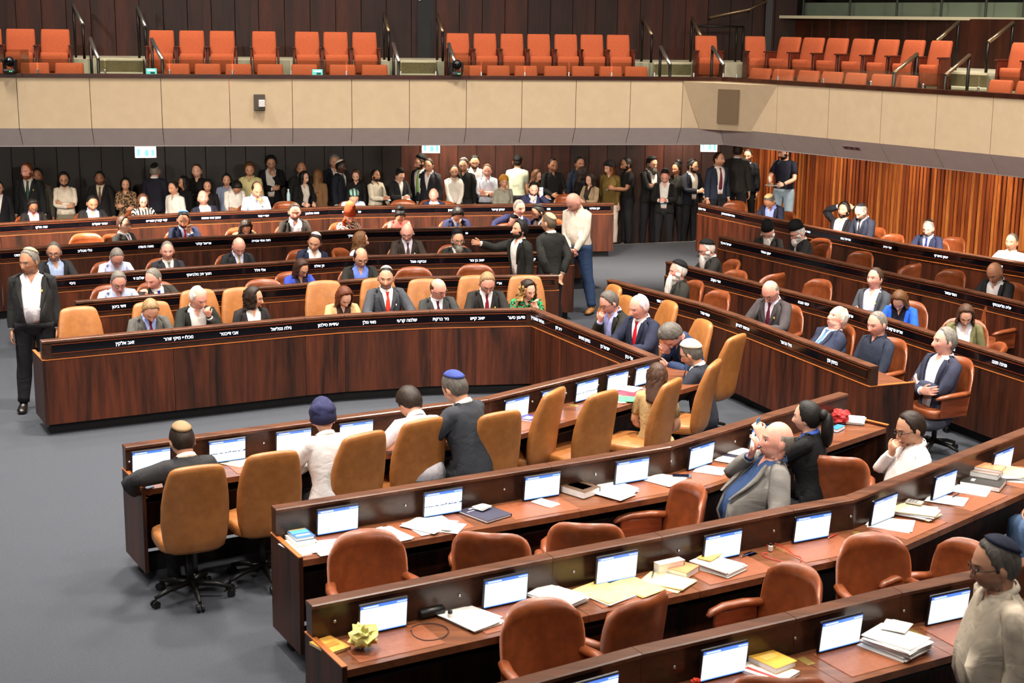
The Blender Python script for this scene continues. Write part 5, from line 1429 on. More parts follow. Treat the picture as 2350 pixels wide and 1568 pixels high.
# cameras on the rail
def rail_camera(px, label):
    p = cut_px(ring_off(.07), px, 3.5); t = tag(empty('robotic_camera', (p[0], p[1], ZT + .055)), label, 'camera', 'robotic cameras on the gallery rail')
    blk = plain('camera_black', (16, 17, 20), .35)
    MB().box((0, -.06, .03), (.085, .085, .03), None, .02).build('base', blk, t)
    for s in (-1, 1): MB().box((s * .075, -.06, .12), (.016, .05, .075), None, .012).build('yoke_arm', blk, t)
    v, f = ellipsoid((0, -.06, .16), (.062, .075, .07), None, 16, 12); mesh_obj('head', v, f, blk, t, True)
    MB().tube([(0, -.12, .16), (0, -.145, .16)], [.038, .036], 14).build('lens', plain('lens', (8, 8, 10), .1), t, True)
    for s in (.02, .045): MB().box((s, -.147, .03), (.006, .003, .004)).build('status_light', plain('led', (90, 255, 120), .4, emit=3), t)
    m = MB(); acr = GLASS
    for s, hx, hy in (((-.17, 0), .004, .17), ((.17, 0), .004, .17), ((0, .17), .17, .004)): m.box((s[0], s[1] + .05, .14), (hx, hy, .18))
    m.build('acrylic_shield', acr, t)
rail_camera(27, 'black robotic camera behind an acrylic shield at the far left rail'); rail_camera(1049, 'black robotic camera behind an acrylic shield on the middle rail')
# wall plate on the fascia
pp = cut_px(PAR_L, 596, 3.1); t = tag(empty('wall_plate', (pp[0], pp[1], 3.08)), 'dark square wall plate with a white insert on the fascia', 'plate')
dL = unit(PAR_L[2] - PAR_L[1]); t.rotation_euler = (0, 0, math.atan2(dL[1], dL[0]))
MB().box((0, -.012, 0), (.078, .02, .115), None, .006).build('plate', plain('plate_dark', (72, 62, 50), .6), t)
MB().box((.032, -.04, -.012), (.044, .02, .05), None, .006).build('insert', plain('plate_white', (205, 200, 198), .5), t)
# exit signs hanging under the gallery
EXITW = plain('exit_white', (232, 246, 250), .5, emit=1.0); EXITG = plain('exit_green', (90, 200, 186), .5, emit=.7)
def exit_sign(px, py, dist, w, h, label, green=True):
    c = UD(px, py, dist); t = tag(empty('exit_sign', c), label, 'sign', 'lit exit signs'); t.rotation_euler = (0, 0, -math.atan2(c[0], c[1]))
    MB().box((0, 0, 0), (w / 2, .03, h / 2), None, .006).build('sign_box', EXITW, t)
    if green:
        m = MB().box((-w * .33, -.032, -.01), (w * .06, .003, h * .28)); m.build('doorway_mark', EXITG, t)
        v, f = ellipsoid((w * .05, -.032, -h * .12), (w * .11, .004, h * .28), None, 12, 6); mesh_obj('running_mark', v, f, EXITG, t)
        MB().box((w * .34, -.032, -.02), (w * .07, .003, h * .26)).build('arrow_mark', EXITG, t)
    for s in (-1, 1): MB().tube([(s * w * .2, 0, h / 2), (s * w * .2, 0, max(h / 2 + .02, ZS + .01 - c[2]))], .006, 6).build('hanger', STEEL, t)
exit_sign(334, 348, 24.2, .34, .20, 'lit white exit sign above the kippah seen from behind', True)
exit_sign(989, 338, 26.0, .32, .20, 'lit white exit sign above the green tie', True)
exit_sign(1627, 335, 25.6, .29, .20, 'lit exit sign above the maroon tie near the corner')
def small_exit(px, off, label):
    p = cut_px(ring_off(off), px, 3.5); t = tag(empty('exit_sign', (p[0], p[1], 3.49)), label, 'sign', 'small green signs in the gallery')
    MB().box((0, 0, 0), (.075, .012, .045), None, .004).build('sign_box', plain('exit_teal', (110, 214, 205), .5, emit=.8), t)
    MB().box((0, -.014, .018), (.055, .003, .012)).build('lettering', plain('exit_pale', (225, 250, 245), .5, emit=1), t)
    MB().box((.02, -.014, -.018), (.03, .003, .016)).build('pictogram', plain('exit_dark', (20, 110, 96), .5), t)
small_exit(347, .3, 'small green sign behind the glass at the left steps'); small_exit(729, .3, 'small green sign behind the glass at the front seats')
# printed notice on the sloping soffit
s0 = cut_px(PAR_R, 1940, 2.6)

t = tag(empty('notice_plate'), 'small pale notice with red lettering on the sloping soffit', 'notice')
a_, b_ = cut_px(PAR_R, 1922, 2.58), cut_px(PAR_R, 1962, 2.58); nR = nrm2(PAR_R)[1]; off = .20
def sof(p, k, e=0.004):   # point on the sloping underside, k from its upper to its lower edge
    s_ = .015 + (.25 - .015) * k; z_ = ZF + (ZS - ZF) * k; q = p + nR * s_; n3 = unit((-nR[0] * (ZF - ZS), -nR[1] * (ZF - ZS), -.235)); return np.array([q[0], q[1], z_]) + n3 * e
v = [sof(a_, .30), sof(b_, .30), sof(b_, .48), sof(a_, .48)]; v2 = [sof(a_, .30, -.002), sof(b_, .30, -.002), sof(b_, .48, -.002), sof(a_, .48, -.002)]
mesh_obj('plate', v + v2, [(0, 1, 2, 3), (3, 2, 1, 0), (0, 4, 5, 1), (1, 5, 6, 2), (2, 6, 7, 3), (3, 7, 4, 0)], plain('notice_pale', (196, 178, 176), .7), t)
for k in range(3):
    f0, f1 = .08 + .31 * k, .30 + .31 * k
    mesh_obj('lettering', [sof(a_ + (b_ - a_) * f0, .36, .006), sof(a_ + (b_ - a_) * f1, .36, .006), sof(a_ + (b_ - a_) * f1, .43, .006), sof(a_ + (b_ - a_) * f0, .43, .006)], [(0, 1, 2, 3), (3, 2, 1, 0)], plain('notice_red', (170, 70, 80), .7), t)
# ramp, rails and dark return at the corner of the gallery
ca, cb = cut_px(ring_off(4.0), 1628, 4.4), cut_px(ring_off(4.0), 1760, 4.4)
t = tag(empty('wall_handrail'), 'long thin handrail climbing the corner wall of the gallery', 'handrail')
pts = [UD(1628, 40, ca[1] - .05), UD(1718, 22, (ca[1] + cb[1]) / 2 - .05), UD(1760, 3, cb[1] - .05)]
MB().tube(pts, .022, 8).build('rail', BRONZE, t, True)
for q in (pts[0], pts[1]): MB().tube([q, q + np.array([.02, .12, -.05])], .012, 6).build('bracket', DARKMETAL, t)
t = tag(empty('guard_rail'), 'level dark guard rail behind the single corner seat', 'handrail')
ga, gb = UD(1596, 60, cut_px(ring_off(3.2), 1596, 4)[1]), UD(1706, 62, cut_px(ring_off(3.2), 1706, 4)[1])
MB().tube([ga, gb], .022, 8).build('rail', DARKMETAL, t, True)
for q in (ga, (ga * .14 + gb * .86), gb): MB().tube([(q[0], q[1], 3.6), q], .02, 8).build('post', DARKMETAL, t, True)
q = cut_px(ring_off(4.1), 1764, 4.4); tag(MB().box((q[0], q[1], 5.2), (.06, .06, 1.6)).build('trim_3', plain('dark_post', (20, 12, 10), .5)), kind='structure')
# ------------------------------------------------------------------ the people
BK, CH, NV, GR, WH, LB, CM = (24, 24, 26), (50, 50, 54), (30, 34, 54), (104, 102, 98), (226, 222, 216), (176, 194, 230), (216, 206, 186)
KB = (16, 16, 18)
def P(px, py, desc, row=None, ch='brown', lod=None, feet=None, **sp):
    """px, py: centre of the head in the photograph"""
    sit = sp.get('sit', row is not None); sp['sit'] = sit
    S = sp.get('h', 1.62 if sp.get('sex') == 'f' else 1.75) / 1.755; sp['h'] = S * 1.755
    sp.setdefault('seed', int(px * 7 + py) % 97)
    M = pose(sp); hz = (M[BI['head']] @ np.append(HCS, 1))[2] * S
    z0 = sp.get('z0', -(sp.get('drop', .385)) * S if sit else 0.0); sp['z0'] = z0
    w = U(px, py, hz + z0)
    if row is not None and sp.get('snap', True):
        # slide along the line of sight until the pelvis is a chair's depth behind the desk
        yw = sp.get('yaw', face_yaw(row, w) + sp.get('dy', 0)); fw = (rz(math.radians(yw)) @ ((M[BI['head']] @ np.append(HCS, 1))[:3] * S))[:2]
        best = None
        for dz in np.linspace(-.17, .07, 49):
            c = U(px, py, hz + z0 + dz); q, d_, n_, i_ = row.near(c[:2] - fw, 0.0); e = abs((c[:2] - fw - q) @ n_ - sp.get('s', .83)) + .25 * abs(dz)
            if best is None or e < best[0]: best = (e, dz, c)
        z0 = sp['z0'] = z0 + best[1]; w = best[2]
    if row is not None and 'yaw' not in sp: sp['yaw'] = face_yaw(row, w) + sp.get('dy', 0)
    if feet is not None:
        f = U(feet[0], feet[1], 0); hc = (M[BI['head']] @ np.append(HCS, 1))[:3] * S
        w = np.array([*(f[:2] + (rz(math.radians(sp.get('yaw', 0))) @ hc)[:2]), 0])
    use_lod(lod if lod is not None else (1 if w[1] > 22.5 else 0))
    b, at = make_person('person ' + desc, sp, w)
    if sit and ch:
        a = math.radians(sp.get('yaw', 0)); chair(ch, b.location.x - math.sin(a) * .02, b.location.y + math.cos(a) * .02, sp.get('yaw', 0), '%s leather chair under the one %s' % (ch, ' '.join(desc.split()[:9])), GB if ch == 'brown' else GT)
    ph = [n for n in 'LR' if sp.get('arm' + n, sp.get('arms', '')) in ('phone', 'photo', 'ear')]
    if ph:
        pts = [at(KN * np.array([1 if n == 'L' else -1, 1, 1]) + N_DIR * np.array([1 if n == 'L' else -1, 1, 1]) * .035, 'hand' + n) for n in ph]
        c = sum(pts) / len(pts); yw = math.radians(sp.get('yaw', 0))
        t = tag(empty('mobile_phone', c, yw), 'phone held by the one ' + ' '.join(desc.split()[:9]), 'phone')
        up = sp.get('arms') == 'photo' or sp.get('armL') == 'ear'
        t.rotation_euler = (math.radians(85 if up else 38), 0, yw)
        MB().box((0, 0, 0), (.037, .076, .0042), None, .003).build('case', plain('phone_case2', (24, 28, 40) if not sp.get('arms') == 'photo' else (40, 110, 150), .3), t)
        MB().box((0, 0, .005), (.034, .071, .0006)).build('display', plain('phone_lit', (170, 190, 210), .2, emit=.35), t)
    return b, at
def D(**k): return k
# ---- ministers row
P(345, 712, 'in a grey suit and pale blue shirt looking down at the desk', M1, None, c1=(84, 82, 78), c2=(150, 170, 226), tie=(110, 24, 34), hc='sand', hair='short', skin='fair', hp=34, lean=10, arms='desk2', pin=(226, 196, 60))
P(455, 684, 'with white hair and black jacket holding a fist to the mouth', M1, None, c1=(34, 36, 32), c2=WH, top='suito', hc='white', hair='reced', skin='pink', armL='mouth', armR='desk2', hy=22, hp=14, lean=10, stub=.15, watch='L')
P(582, 684, 'with long dark hair and white top turning to the side', M1, None, sex='f', h=1.66, c1=(40, 36, 36), c2=WH, top='suito', hc='dark', hair='long', hlen=.24, skin='mid', hy=52, hp=4, arms='lap')
P(790, 682, 'with auburn hair in a beige jacket reading downwards', M1, None, sex='f', h=1.64, c1=(196, 158, 112), c2=(60, 40, 34), top='suito', hc=(92, 46, 26), hair='long', hlen=.30, skin='fair', hp=32, hy=12, arms='desk2', hc2=(92, 46, 26))
P(886, 638, 'in a grey suit with bright red tie and white kippah', M1, None, c1=(66, 68, 74), c2=(232, 230, 232), tie=(230, 64, 48), hc='black', hair='crop', stub=.55, skin='mid', hy=-14, hp=2, arms='desk', kippah=(222, 220, 216), kt='m', pin=(235, 235, 235), h=1.80)
P(1006, 664, 'bald with glasses and maroon tie leaning to the side', M1, None, c1=(58, 58, 58), c2=(226, 222, 226), tie=(86, 24, 46), hc='brown', hair='bald', skin='pink', hy=34, hp=20, side=-5, arms='desk2', glasses=1, pin=(226, 196, 60), h=1.72)
P(1118, 650, 'with sandy hair, black suit and dark red tie reading downwards', M1, None, c1=(38, 36, 34), c2=(232, 230, 232), tie=(126, 22, 36), hc='sand', hair='short', skin='pink', hp=26, hy=4, arms='desk2', glasses=1, pin=(226, 196, 60), h=1.80)
P(1212, 666, 'with big curly hair and green floral blouse, hand at chin', M1, None, sex='f', h=1.62, top='blouse', c1=(36, 150, 92), pat='floral', patc=(18, 16, 20), hc='dark', hc2=(168, 128, 78), hair='long', hlen=.26, hw=2.8, curl=.012, skin='fair', hy=24, hp=6, armL='chin', armR='desk2', lean=14)
# ---- middle arm of the U
P(1398, 694, 'with glasses and black jacket, hand over the mouth', W1, None, yaw=-55, c1=(38, 36, 30), c2=(170, 176, 232), top='suito', hc='salt', hair='short', skin='pink', armR='mouth', armL='desk2', hp=18, hy=-8, lean=10, glasses=1)
P(1466, 705, 'with silver hair, dark blue suit and red tie sitting upright', W1, None, yaw=-46, c1=(34, 38, 58), c2=(232, 226, 232), tie=(190, 22, 38), hc=(206, 190, 196), hair='reced', skin='pink', hp=10, hy=-10, arms='desk2', h=1.82, fat=.12)
P(1542, 770, 'in a blue jacket bowing the head into a hand', W1, None, yaw=-62, c1=(40, 54, 84), c2=(36, 48, 78), top='suit', hc='salt', hair='curly', skin='pink', hp=46, lean=26, armR='brow', armL='desk2')
P(1586, 812, 'with a large white kippah and navy jacket seen from behind', W1, None, yaw=-112, c1=(38, 40, 50), c2=WH, top='suito', hc='salt', hair='short', stub=.5, skin='mid', hp=12, hy=-6, arms='desk2', glasses=1, kippah=(226, 216, 196), kt='l', lean=12)
# ---- near arm of the U, seen from behind
P(418, 1012, 'in a charcoal suit with beige kippah resting an arm wide', N1, None, c1=(46, 46, 48), c2=CM, hc='dark', hair='short', skin='mid', kippah=(150, 122, 90), kt='m', armL='wide', armR='desk', hp=10, lean=16)
P(742, 962, 'with a navy turban and pale grey jacket', N1, None, sex='f', h=1.66, c1=(214, 210, 208), c2=WH, top='suito', hair='none', wrap=(44, 46, 80), wrapk='tur', skin='fair', hp=12, hy=-18, arms='desk2', glasses=1, lean=12)
P(940, 926, 'in a white shirt leaning far over the near desk', N1, None, top='shirt', c1=(232, 226, 232), c3=(60, 64, 52), hc='dark', hair='full', skin='mid', hp=20, hy=8, lean=24, s=.70, armL='desk', armR='desk2')
P(1044, 892, 'with a blue kippah and charcoal suit in side view', N1, None, yaw=-128, c1=(50, 52, 58), c2=WH, top='suito', hc='salt', hair='short', skin='mid', kippah=(58, 72, 140), kt='m', hp=16, hy=-4, lean=14, arms='desk2', h=1.82, stub=.3)
P(1508, 866, 'with long brown hair in a short-sleeved khaki dress', N1, None, yaw=160, sex='f', h=1.62, top='tee', c1=(176, 146, 100), c3=(176, 146, 100), hc=(66, 42, 28), hair='long', hlen=.22, skin='mid', hp=12, hy=20, arms='lap')
# ---- second near row
P(1852, 958, 'with a dark ponytail and black jacket photographing with a phone', N2, None, yaw=-118, sex='f', h=1.66, c1=(22, 22, 24), c2=(60, 90, 170), top='suito', hc='black', hair='pony', skin='fair', hp=-4, arms='photo')
P(1782, 1012, 'bald in a grey blazer over a blue denim shirt, hand at face', N2, None, yaw=-82, top='suito', c1=(112, 108, 104), c2=(40, 62, 100), c3=(150, 146, 138), hc='grey', hair='bald', skin='pink', hp=6, lean=-16, armR='cheek', armL='rest', fat=.55, h=1.84, s=1.12, stub=.2)
P(2090, 984, 'with thinning dark hair and white shirt looking at a phone', N2, None, yaw=-78, top='shirt', c1=(232, 224, 220), hc='dark', hair='short', skin='mid', hp=22, lean=-6, armR='mouth', armL='lap', glasses=1, h=1.84, s=1.05, fat=.2)
# ---- foreground
P(2284, 1296, 'in a loose white shirt with navy kippah in the foreground', None, None, sit=False, yaw=-86, top='shirt', c1=(206, 192, 172), c3=(40, 40, 46), hc='salt', hair='short', skin='mid', hp=10, hy=-6, arms='down', glasses=1, kippah=(30, 34, 52), kt='m', fat=.32, h=1.80, stub=.45)
P(2446, 1006, 'with blue jeans, only the knee showing at the right edge', None, 'brown', sit=True, yaw=-84, top='shirt', c1=(60, 64, 70), c3=(74, 96, 128), hc='dark', hair='short', skin='mid', arms='lap', thigh=96, h=1.78)
# ---- second row
P(272, 646, 'in a pale blue shirt with glasses and grey hair frowning', M2, top='shirt', c1=(186, 200, 232), hc='grey', hair='short', skin='pink', glasses=1, hp=14, hy=-4, arms='desk', fat=.4, lean=14)
P(352, 640, 'in a dark jacket and blue tie leaning over, fist raised', M2, c1=(52, 48, 44), c2=WH, tie=(44, 56, 150), hc='grey', hair='crop', skin='pink', hy=-52, hp=12, side=-8, armR='mouth', armL='desk2', h=1.8)
P(692, 616, 'with glasses and royal blue jacket looking down', M2, sex='f', h=1.64, c1=(56, 72, 168), c2=(40, 40, 60), top='suito', hc=(58, 36, 24), hair='long', hlen=.22, skin='mid', glasses=1, hp=26, hy=14, arms='desk2')
P(828, 592, 'balding with glasses, black jacket and blue open shirt', M2, c1=(38, 36, 34), c2=(108, 134, 220), top='suito', hc='dark', hair='reced', skin='mid', glasses=1, hp=14, hy=8, arms='desk2', h=1.80)
# ---- third row
P(124, 578, 'bald with glasses and short beard behind the standing man', M3, c1=(36, 36, 40), c2=LB, top='suito', hc='salt', hair='crop', skin='mid', glasses=1, stub=.4, hy=-18, hp=6, arms='desk2', h=1.78)
P(268, 590, 'in a pale lilac shirt with grey crop bending over papers', M3, top='shirt', c1=(196, 202, 230), hc='grey', hair='crop', skin='pink', hp=32, lean=14, arms='desk2', glasses=1)
P(384, 576, 'in a dark suit and striped tie facing forward', M3, c1=(44, 44, 50), c2=(222, 216, 204), tie=(34, 36, 56), tiep='diag', tiec=(170, 170, 180), hc='grey', hair='crop', skin='pink', hp=4, hy=-8, arms='lap', lean=0)
P(548, 566, 'nearly bald in a black suit with dotted tie and ribbon pin', M3, c1=(34, 34, 38), c2=(206, 206, 232), tie=(44, 40, 30), tiep='dots', tiec=(190, 170, 110), hc='grey', hair='bald', skin='pink', hp=30, arms='lap', pin=(226, 200, 60))
P(722, 556, 'in a navy suit with white kippah tilting to one side', M3, c1=(30, 36, 58), c2=(232, 230, 232), top='suito', hc='dark', hair='short', skin='mid', kippah=(230, 228, 226), kt='m', hy=-26, hp=16, side=8, arms='lap', h=1.78)
P(828, 552, 'with light brown hair turned away and gesturing with a hand', M3, yaw=70, sex='f', h=1.64, top='tee', c1=(196, 206, 228), hc=(110, 74, 44), hair='long', hlen=.24, skin='fair', hy=34, hp=0, armL='gest', armR='lap')
P(934, 534, 'bald with a brown-black suit and brown tie', M3, c1=(50, 40, 34), c2=(214, 206, 220), tie=(84, 62, 56), hc='grey', hair='none', skin='pink', hp=16, hy=-12, arms='desk2', glasses=1, h=1.80, pin=(235, 235, 235))
P(1050, 550, 'with a grey beard, black kippah and mint tie', M3, c1=(34, 34, 32), c2=(224, 226, 220), tie=(140, 186, 164), hc='salt', hair='crop', beard='full', bc='grey', skin='mid', hp=4, hy=8, arms='lap', glasses=1, kippah=KB, kt='v')
P(1180, 512, 'bald with a dark kippah, mostly hidden by the shouting man', M4, c1=(36, 36, 36), c2=WH, hc='salt', hair='bald', skin='pink', hp=30, kippah=KB, kt='m', arms='desk2')
# ---- standing on the floor between the blocks
P(1192, 528, 'in a black suit shouting and stretching an arm out', None, None, sit=False, yaw=-52, c1=(30, 30, 28), c2=WH, top='suito', hc='black', hair='full', beard='short', skin='mid', hp=-14, hy=-6, lean=4, armR='point', armL='down', h=1.64)
P(1259, 512, 'in a black suit and beige kippah seen from behind', None, None, sit=False, yaw=-150, c1=(36, 36, 34), c2=WH, hc=(96, 80, 62), hair='crop', kippah=(190, 168, 138), kt='m', skin='mid', hy=24, hp=4, arms='behind', h=1.74)
P(1290, 470, 'bald in a cream shirt and blue jeans, hands clasped low', None, None, feet=(1322, 716), sit=False, yaw=-24, top='shirt', c1=(228, 214, 196), c3=(44, 62, 92), shoe=(150, 100, 56), hc='brown', hair='none', stub=.45, skin='pink', hp=36, hy=-30, lean=6, arms='belt', h=1.84, fat=.25, spread=9, loose=.028)
P(80, 605, 'standing in a black suit with grey hair and patterned kippah', None, None, feet=(92, 940), sit=False, yaw=12, top='suito', c1=(36, 36, 36), c2=(214, 206, 210), hc='grey', hair='short', stub=.2, skin='tan', kippah=(170, 160, 130), kt='m', hy=-34, hp=6, arms='down', h=1.80, fat=.38, pin=(230, 190, 40), loose=.024, spread=4)
# ---- fourth row
P(284, 516, 'in side view with glasses, raising an open hand', M4, yaw=66, c1=(36, 34, 34), c2=WH, tie=(92, 110, 160), hc=(64, 40, 30), hair='short', skin='fair', glasses=1, hp=2, armR='gest', armL='lap', lean=-4)
P(421, 504, 'in a navy suit with sky blue kippah pointing at the cheek', M4, c1=(28, 36, 62), c2=LB, tie=(170, 26, 34), hc='black', hair='short', beard='short', skin='mid', kippah=(74, 126, 196), kt='m', hy=-12, hp=12, armL='cheek', armR='desk2', h=1.80)
P(564, 522, 'with centre-parted dark hair in an olive jacket bending down', M4, sex='f', h=1.62, c1=(112, 102, 78), c2=(120, 128, 140), top='suito', hc='dark', hair='long', hlen=.14, skin='fair', hp=40, arms='desk2')
P(676, 486, 'with a short greying beard and charcoal jacket', M4, c1=(58, 54, 50), c2=(226, 222, 232), top='suito', hc=(70, 48, 34), hair='short', beard='short', bc='salt', skin='pink', hp=6, hy=-8, arms='lap', h=1.84)
P(802, 496, 'with a tall rust headscarf and zigzag blouse', M4, sex='f', h=1.62, top='blouse', c1=(222, 196, 170), pat='zigzag', patc=(52, 26, 34), hair='none', wrap=(158, 64, 30), wrapk='tall', skin='fair', hp=24, arms='desk2')
P(918, 496, 'with dark hair tied up in a coral sleeveless top', M4, sex='f', h=1.62, top='vest', c1=(222, 96, 88), hc='black', hair='buns', skin='mid', hp=42, arms='desk2')
P(1050, 494, 'in a navy suit covering the face with one hand', M4, c1=(36, 40, 72), c2=(206, 214, 236), tie=(110, 150, 220), hc='black', hair='full', skin='mid', hp=36, armL='brow', armR='desk2', lean=14, watch='L')
P(1192, 478, 'with grey hair and navy suit tilting the head sideways', M4, c1=(40, 42, 78), c2=(222, 222, 236), tie=(44, 52, 110), hc='grey', hair='short', stub=.3, skin='pink', hr=-18, hy=14, hp=-4, side=12, armR='wide', armL='lap', h=1.80)
P(1234, 488, 'with a full dark beard and black kippah in side view', M4, yaw=-52, c1=(34, 36, 58), c2=WH, top='suito', hc='black', hair='short', beard='mid', skin='mid', kippah=KB, kt='m', hp=16, arms='desk2')
# ---- rear row, seated
P(76, 474, 'with glasses, dark hair and a pink collar', M5, sex='f', h=1.60, c1=(28, 24, 24), c2=(226, 170, 196), top='suito', hc='black', hair='curly', skin='brown', glasses=1, hp=20, arms='desk2')
P(212, 466, 'with cropped black hair, black jacket and pale blue shirt', M5, c1=(28, 26, 28), c2=LB, top='suito', hc='black', hair='crop', skin='tan', stub=.35, hp=16, arms='desk2', h=1.78)
P(328, 462, 'with long brown hair in a black and white striped blouse', M5, sex='f', h=1.62, top='blouse', c1=(224, 214, 200), pat='stripes', patc=(24, 20, 22), hc=(84, 52, 36), hair='long', hlen=.24, skin='fair', glasses=1, hp=4, hy=-6, arms='desk2')
P(466, 455, 'bald with a navy jacket leaning back in white shirt', M5, c1=(34, 36, 52), c2=(228, 218, 206), top='suito', hc='dark', hair='none', stub=.5, skin='pink', hp=0, lean=-10, side=-4, arms='lap', h=1.78)
P(590, 436, 'in a pale blue shirt with both hands folded at the mouth', M5, top='shirt', c1=(196, 206, 236), hc='dark', hair='reced', skin='mid', stub=.3, hp=10, armL='mouth', armR='desk2', lean=16, h=1.84)
P(812, 452, 'with a striped green knitted kippah bending over', M5, top='shirt', c1=(186, 202, 236), hc='black', hair='full', skin='mid', hp=42, arms='desk2', kippah=(110, 150, 136), kt='l', kpat='stripes', kpc=(40, 50, 50))
P(995, 448, 'bald and smiling in a navy suit', M5, c1=(40, 44, 76), c2=LB, top='suito', hc='white', hair='bald', skin='pink', hp=4, hy=-22, arms='lap', h=1.66)
P(1224, 434, 'in a navy suit with a phone at one ear', M5, c1=(36, 38, 66), c2=(180, 190, 236), hc='black', hair='crop', beard='short', skin='pink', kippah=KB, kt='m', armL='ear', armR='mouth', lean=12, hp=8)
# ---- the standing crowd
def Q(px, py, desc, **sp):
    """someone of the crowd: on the lower rear aisle, or on the main floor in the corner by the ribbed wall"""
    sp.setdefault('sit', False); sp.setdefault('ch', None); sp.setdefault('hp', 4); sp.setdefault('lod', 1)
    want = sp.get('h', 1.62 if sp.get('sex') == 'f' else 1.75)
    if px < 1640:
        M = pose(dict(sp)); hz = (M[BI['head']] @ np.append(HCS, 1))[2] / 1.755; best = None
        for dist in np.linspace(24, 31, 141):
            w = UD(px, py, dist); s_ = rear_depth(w[:2])
            if s_ < .42 or s_ > 2.4 or wall_gap(w[:2]) < .42: continue
            need = (w[2] - REAR_Z) / hz
            e = abs(need - want) + .05 * abs(s_ - .7 - .5 * ((px * 13) % 7) / 7)
            if best is None or e < best[0]: best = (e, need)
        sp['h'] = float(np.clip(best[1], want - .14, want + .10)) if best else want
        sp['z0'] = REAR_Z
    if 'feet' in sp: sp.pop('feet')
    return P(px, py, desc, **sp)
Q(62, 393, 'tall with red hair and beard, dark suit and green tie', yaw=6, c1=(26, 28, 30), c2=(206, 196, 190), tie=(20, 60, 48), hc='red', hair='short', beard='mid', skin='pink', hy=-22, h=1.90, fat=.1, pin=(230, 210, 120))
Q(86, 404, 'dark and half hidden behind the tall red-haired one', yaw=10, c1=(60, 56, 48), top='shirt', hc='black', hair='short', skin='brown', h=1.78)
Q(-4, 432, 'in a black suit cut off by the left picture edge', yaw=20, c1=(22, 22, 26), hc='black', hair='short', skin='mid', h=1.72)
Q(147, 413, 'with glasses and white shirt, arms crossed, black beard', yaw=14, top='shirt', c1=(222, 210, 192), c3=(120, 112, 96), hc='black', hair='full', beard='short', skin='mid', glasses=1, armL='cross', armR='cross2', h=1.76)
Q(229, 410, 'in a black suit with a brown tie standing in shade', yaw=6, c1=(24, 22, 22), c2=(206, 196, 170), tie=(92, 66, 56), hc='black', hair='short', stub=.5, skin='brown', h=1.76)
Q(288, 424, 'with dark hair and a leopard print blouse', yaw=8, sex='f', h=1.66, top='blouse', c1=(150, 118, 84), pat='leopard', patc=(34, 24, 20), hc='black', hair='long', hlen=.30, skin='mid', hy=10, armL='cross', armR='cross2')
Q(356, 392, 'from behind in a navy suit with black kippah, grey hair', yaw=176, c1=(26, 26, 38), hc='grey', hair='crop', skin='pink', kippah=KB, kt='m', h=1.80)
Q(398, 432, 'in a white shirt hidden behind the navy back', yaw=-30, top='rolled', c1=(222, 214, 206), hc='dark', hair='short', skin='mid', h=1.68)
Q(422, 420, 'dark haired in black beside the black shirt', yaw=-50, sex='f', top='blouse', c1=(20, 18, 18), hc='black', hair='long', hlen=.2, skin='tan', h=1.66)
Q(452, 393, 'in a black open shirt with short brown hair', yaw=0, top='shirt', c1=(24, 22, 22), hc='brown', hair='crop', skin='fair', armL='cross', armR='cross2', h=1.80)
Q(476, 428, 'small and dark behind the black open shirt', yaw=10, top='blouse', sex='f', c1=(24, 22, 22), hc='black', hair='long', hlen=.2, skin='mid', h=1.64)
Q(520, 414, 'with dark hair in a pale blue blouse', yaw=10, sex='f', top='blouse', c1=(176, 190, 226), hc='black', hair='bun', skin='mid', h=1.66)
Q(543, 430, 'in a white shirt with the head bowed low', yaw=30, top='rolled', c1=(226, 220, 214), c3=(150, 140, 120), hc='black', hair='full', skin='tan', hp=46, lean=16, arms='cross2', h=1.72)
Q(573, 390, 'with a mop of brown curls and a pale vest shirt', yaw=-6, top='shirt', c1=(206, 196, 140), hc=(86, 56, 24), hair='curly', skin='mid', hp=12, hy=14, h=1.76)
Q(622, 374, 'in a black suit holding a hand to the mouth', yaw=4, c1=(22, 22, 24), c2=WH, top='suito', hc='black', hair='full', skin='mid', armL='chin', armR='cross2', hp=16, hy=10, h=1.82)
Q(692, 388, 'bald and hidden behind the long black hair', yaw=10, c1=(26, 26, 26), hc='black', hair='bald', skin='tan', h=1.76)
Q(698, 408, 'with long black hair, black jacket and white top', yaw=30, sex='f', h=1.66, c1=(22, 20, 22), c2=(216, 206, 196), top='suito', hc='black', hair='long', hlen=.34, skin='fair', hy=24, arms='hold')
Q(730, 404, 'from behind with long fair hair and a tan jacket', yaw=165, sex='f', h=1.66, top='blouse', c1=(120, 88, 58), hc=(112, 78, 44), hair='long', hlen=.34, skin='fair')
Q(768, 372, 'with wavy grey hair behind the white kippah', yaw=20, c1=(30, 34, 44), hc='grey', hair='curly', skin='mid', h=1.80)
Q(783, 383, 'in a dark navy suit and white kippah turned aside', yaw=70, c1=(24, 26, 36), c2=WH, hc='black', hair='crop', skin='dark', kippah=(226, 220, 210), kt='m', hp=6, h=1.76)
Q(817, 404, 'with brown hair in dark clothes looking down', yaw=0, sex='f', top='blouse', c1=(26, 24, 26), hc=(66, 42, 30), hair='long', hlen=.12, skin='fair', hp=16, h=1.64)
Q(862, 404, 'in a cream shirt with beard looking up from a phone', yaw=50, top='shirt', c1=(214, 204, 184), c3=(120, 112, 96), hc='black', hair='short', beard='short', skin='tan', hp=-10, armR='phone', armL='lap', h=1.66)
Q(918, 404, 'young with glasses and black jacket filming with a phone', yaw=34, c1=(32, 32, 32), c2=WH, hc='dark', hair='short', skin='fair', glasses=1, kippah=KB, kt='v', hp=24, arms='phone', h=1.68)
Q(964, 374, 'in a dark suit and green tie with black velvet kippah', yaw=-36, c1=(28, 30, 38), c2=WH, tie=(128, 168, 84), hc='dark', hair='short', beard='short', skin='mid', kippah=KB, kt='v', hy=-20, armL='down', h=1.82, top='suito')
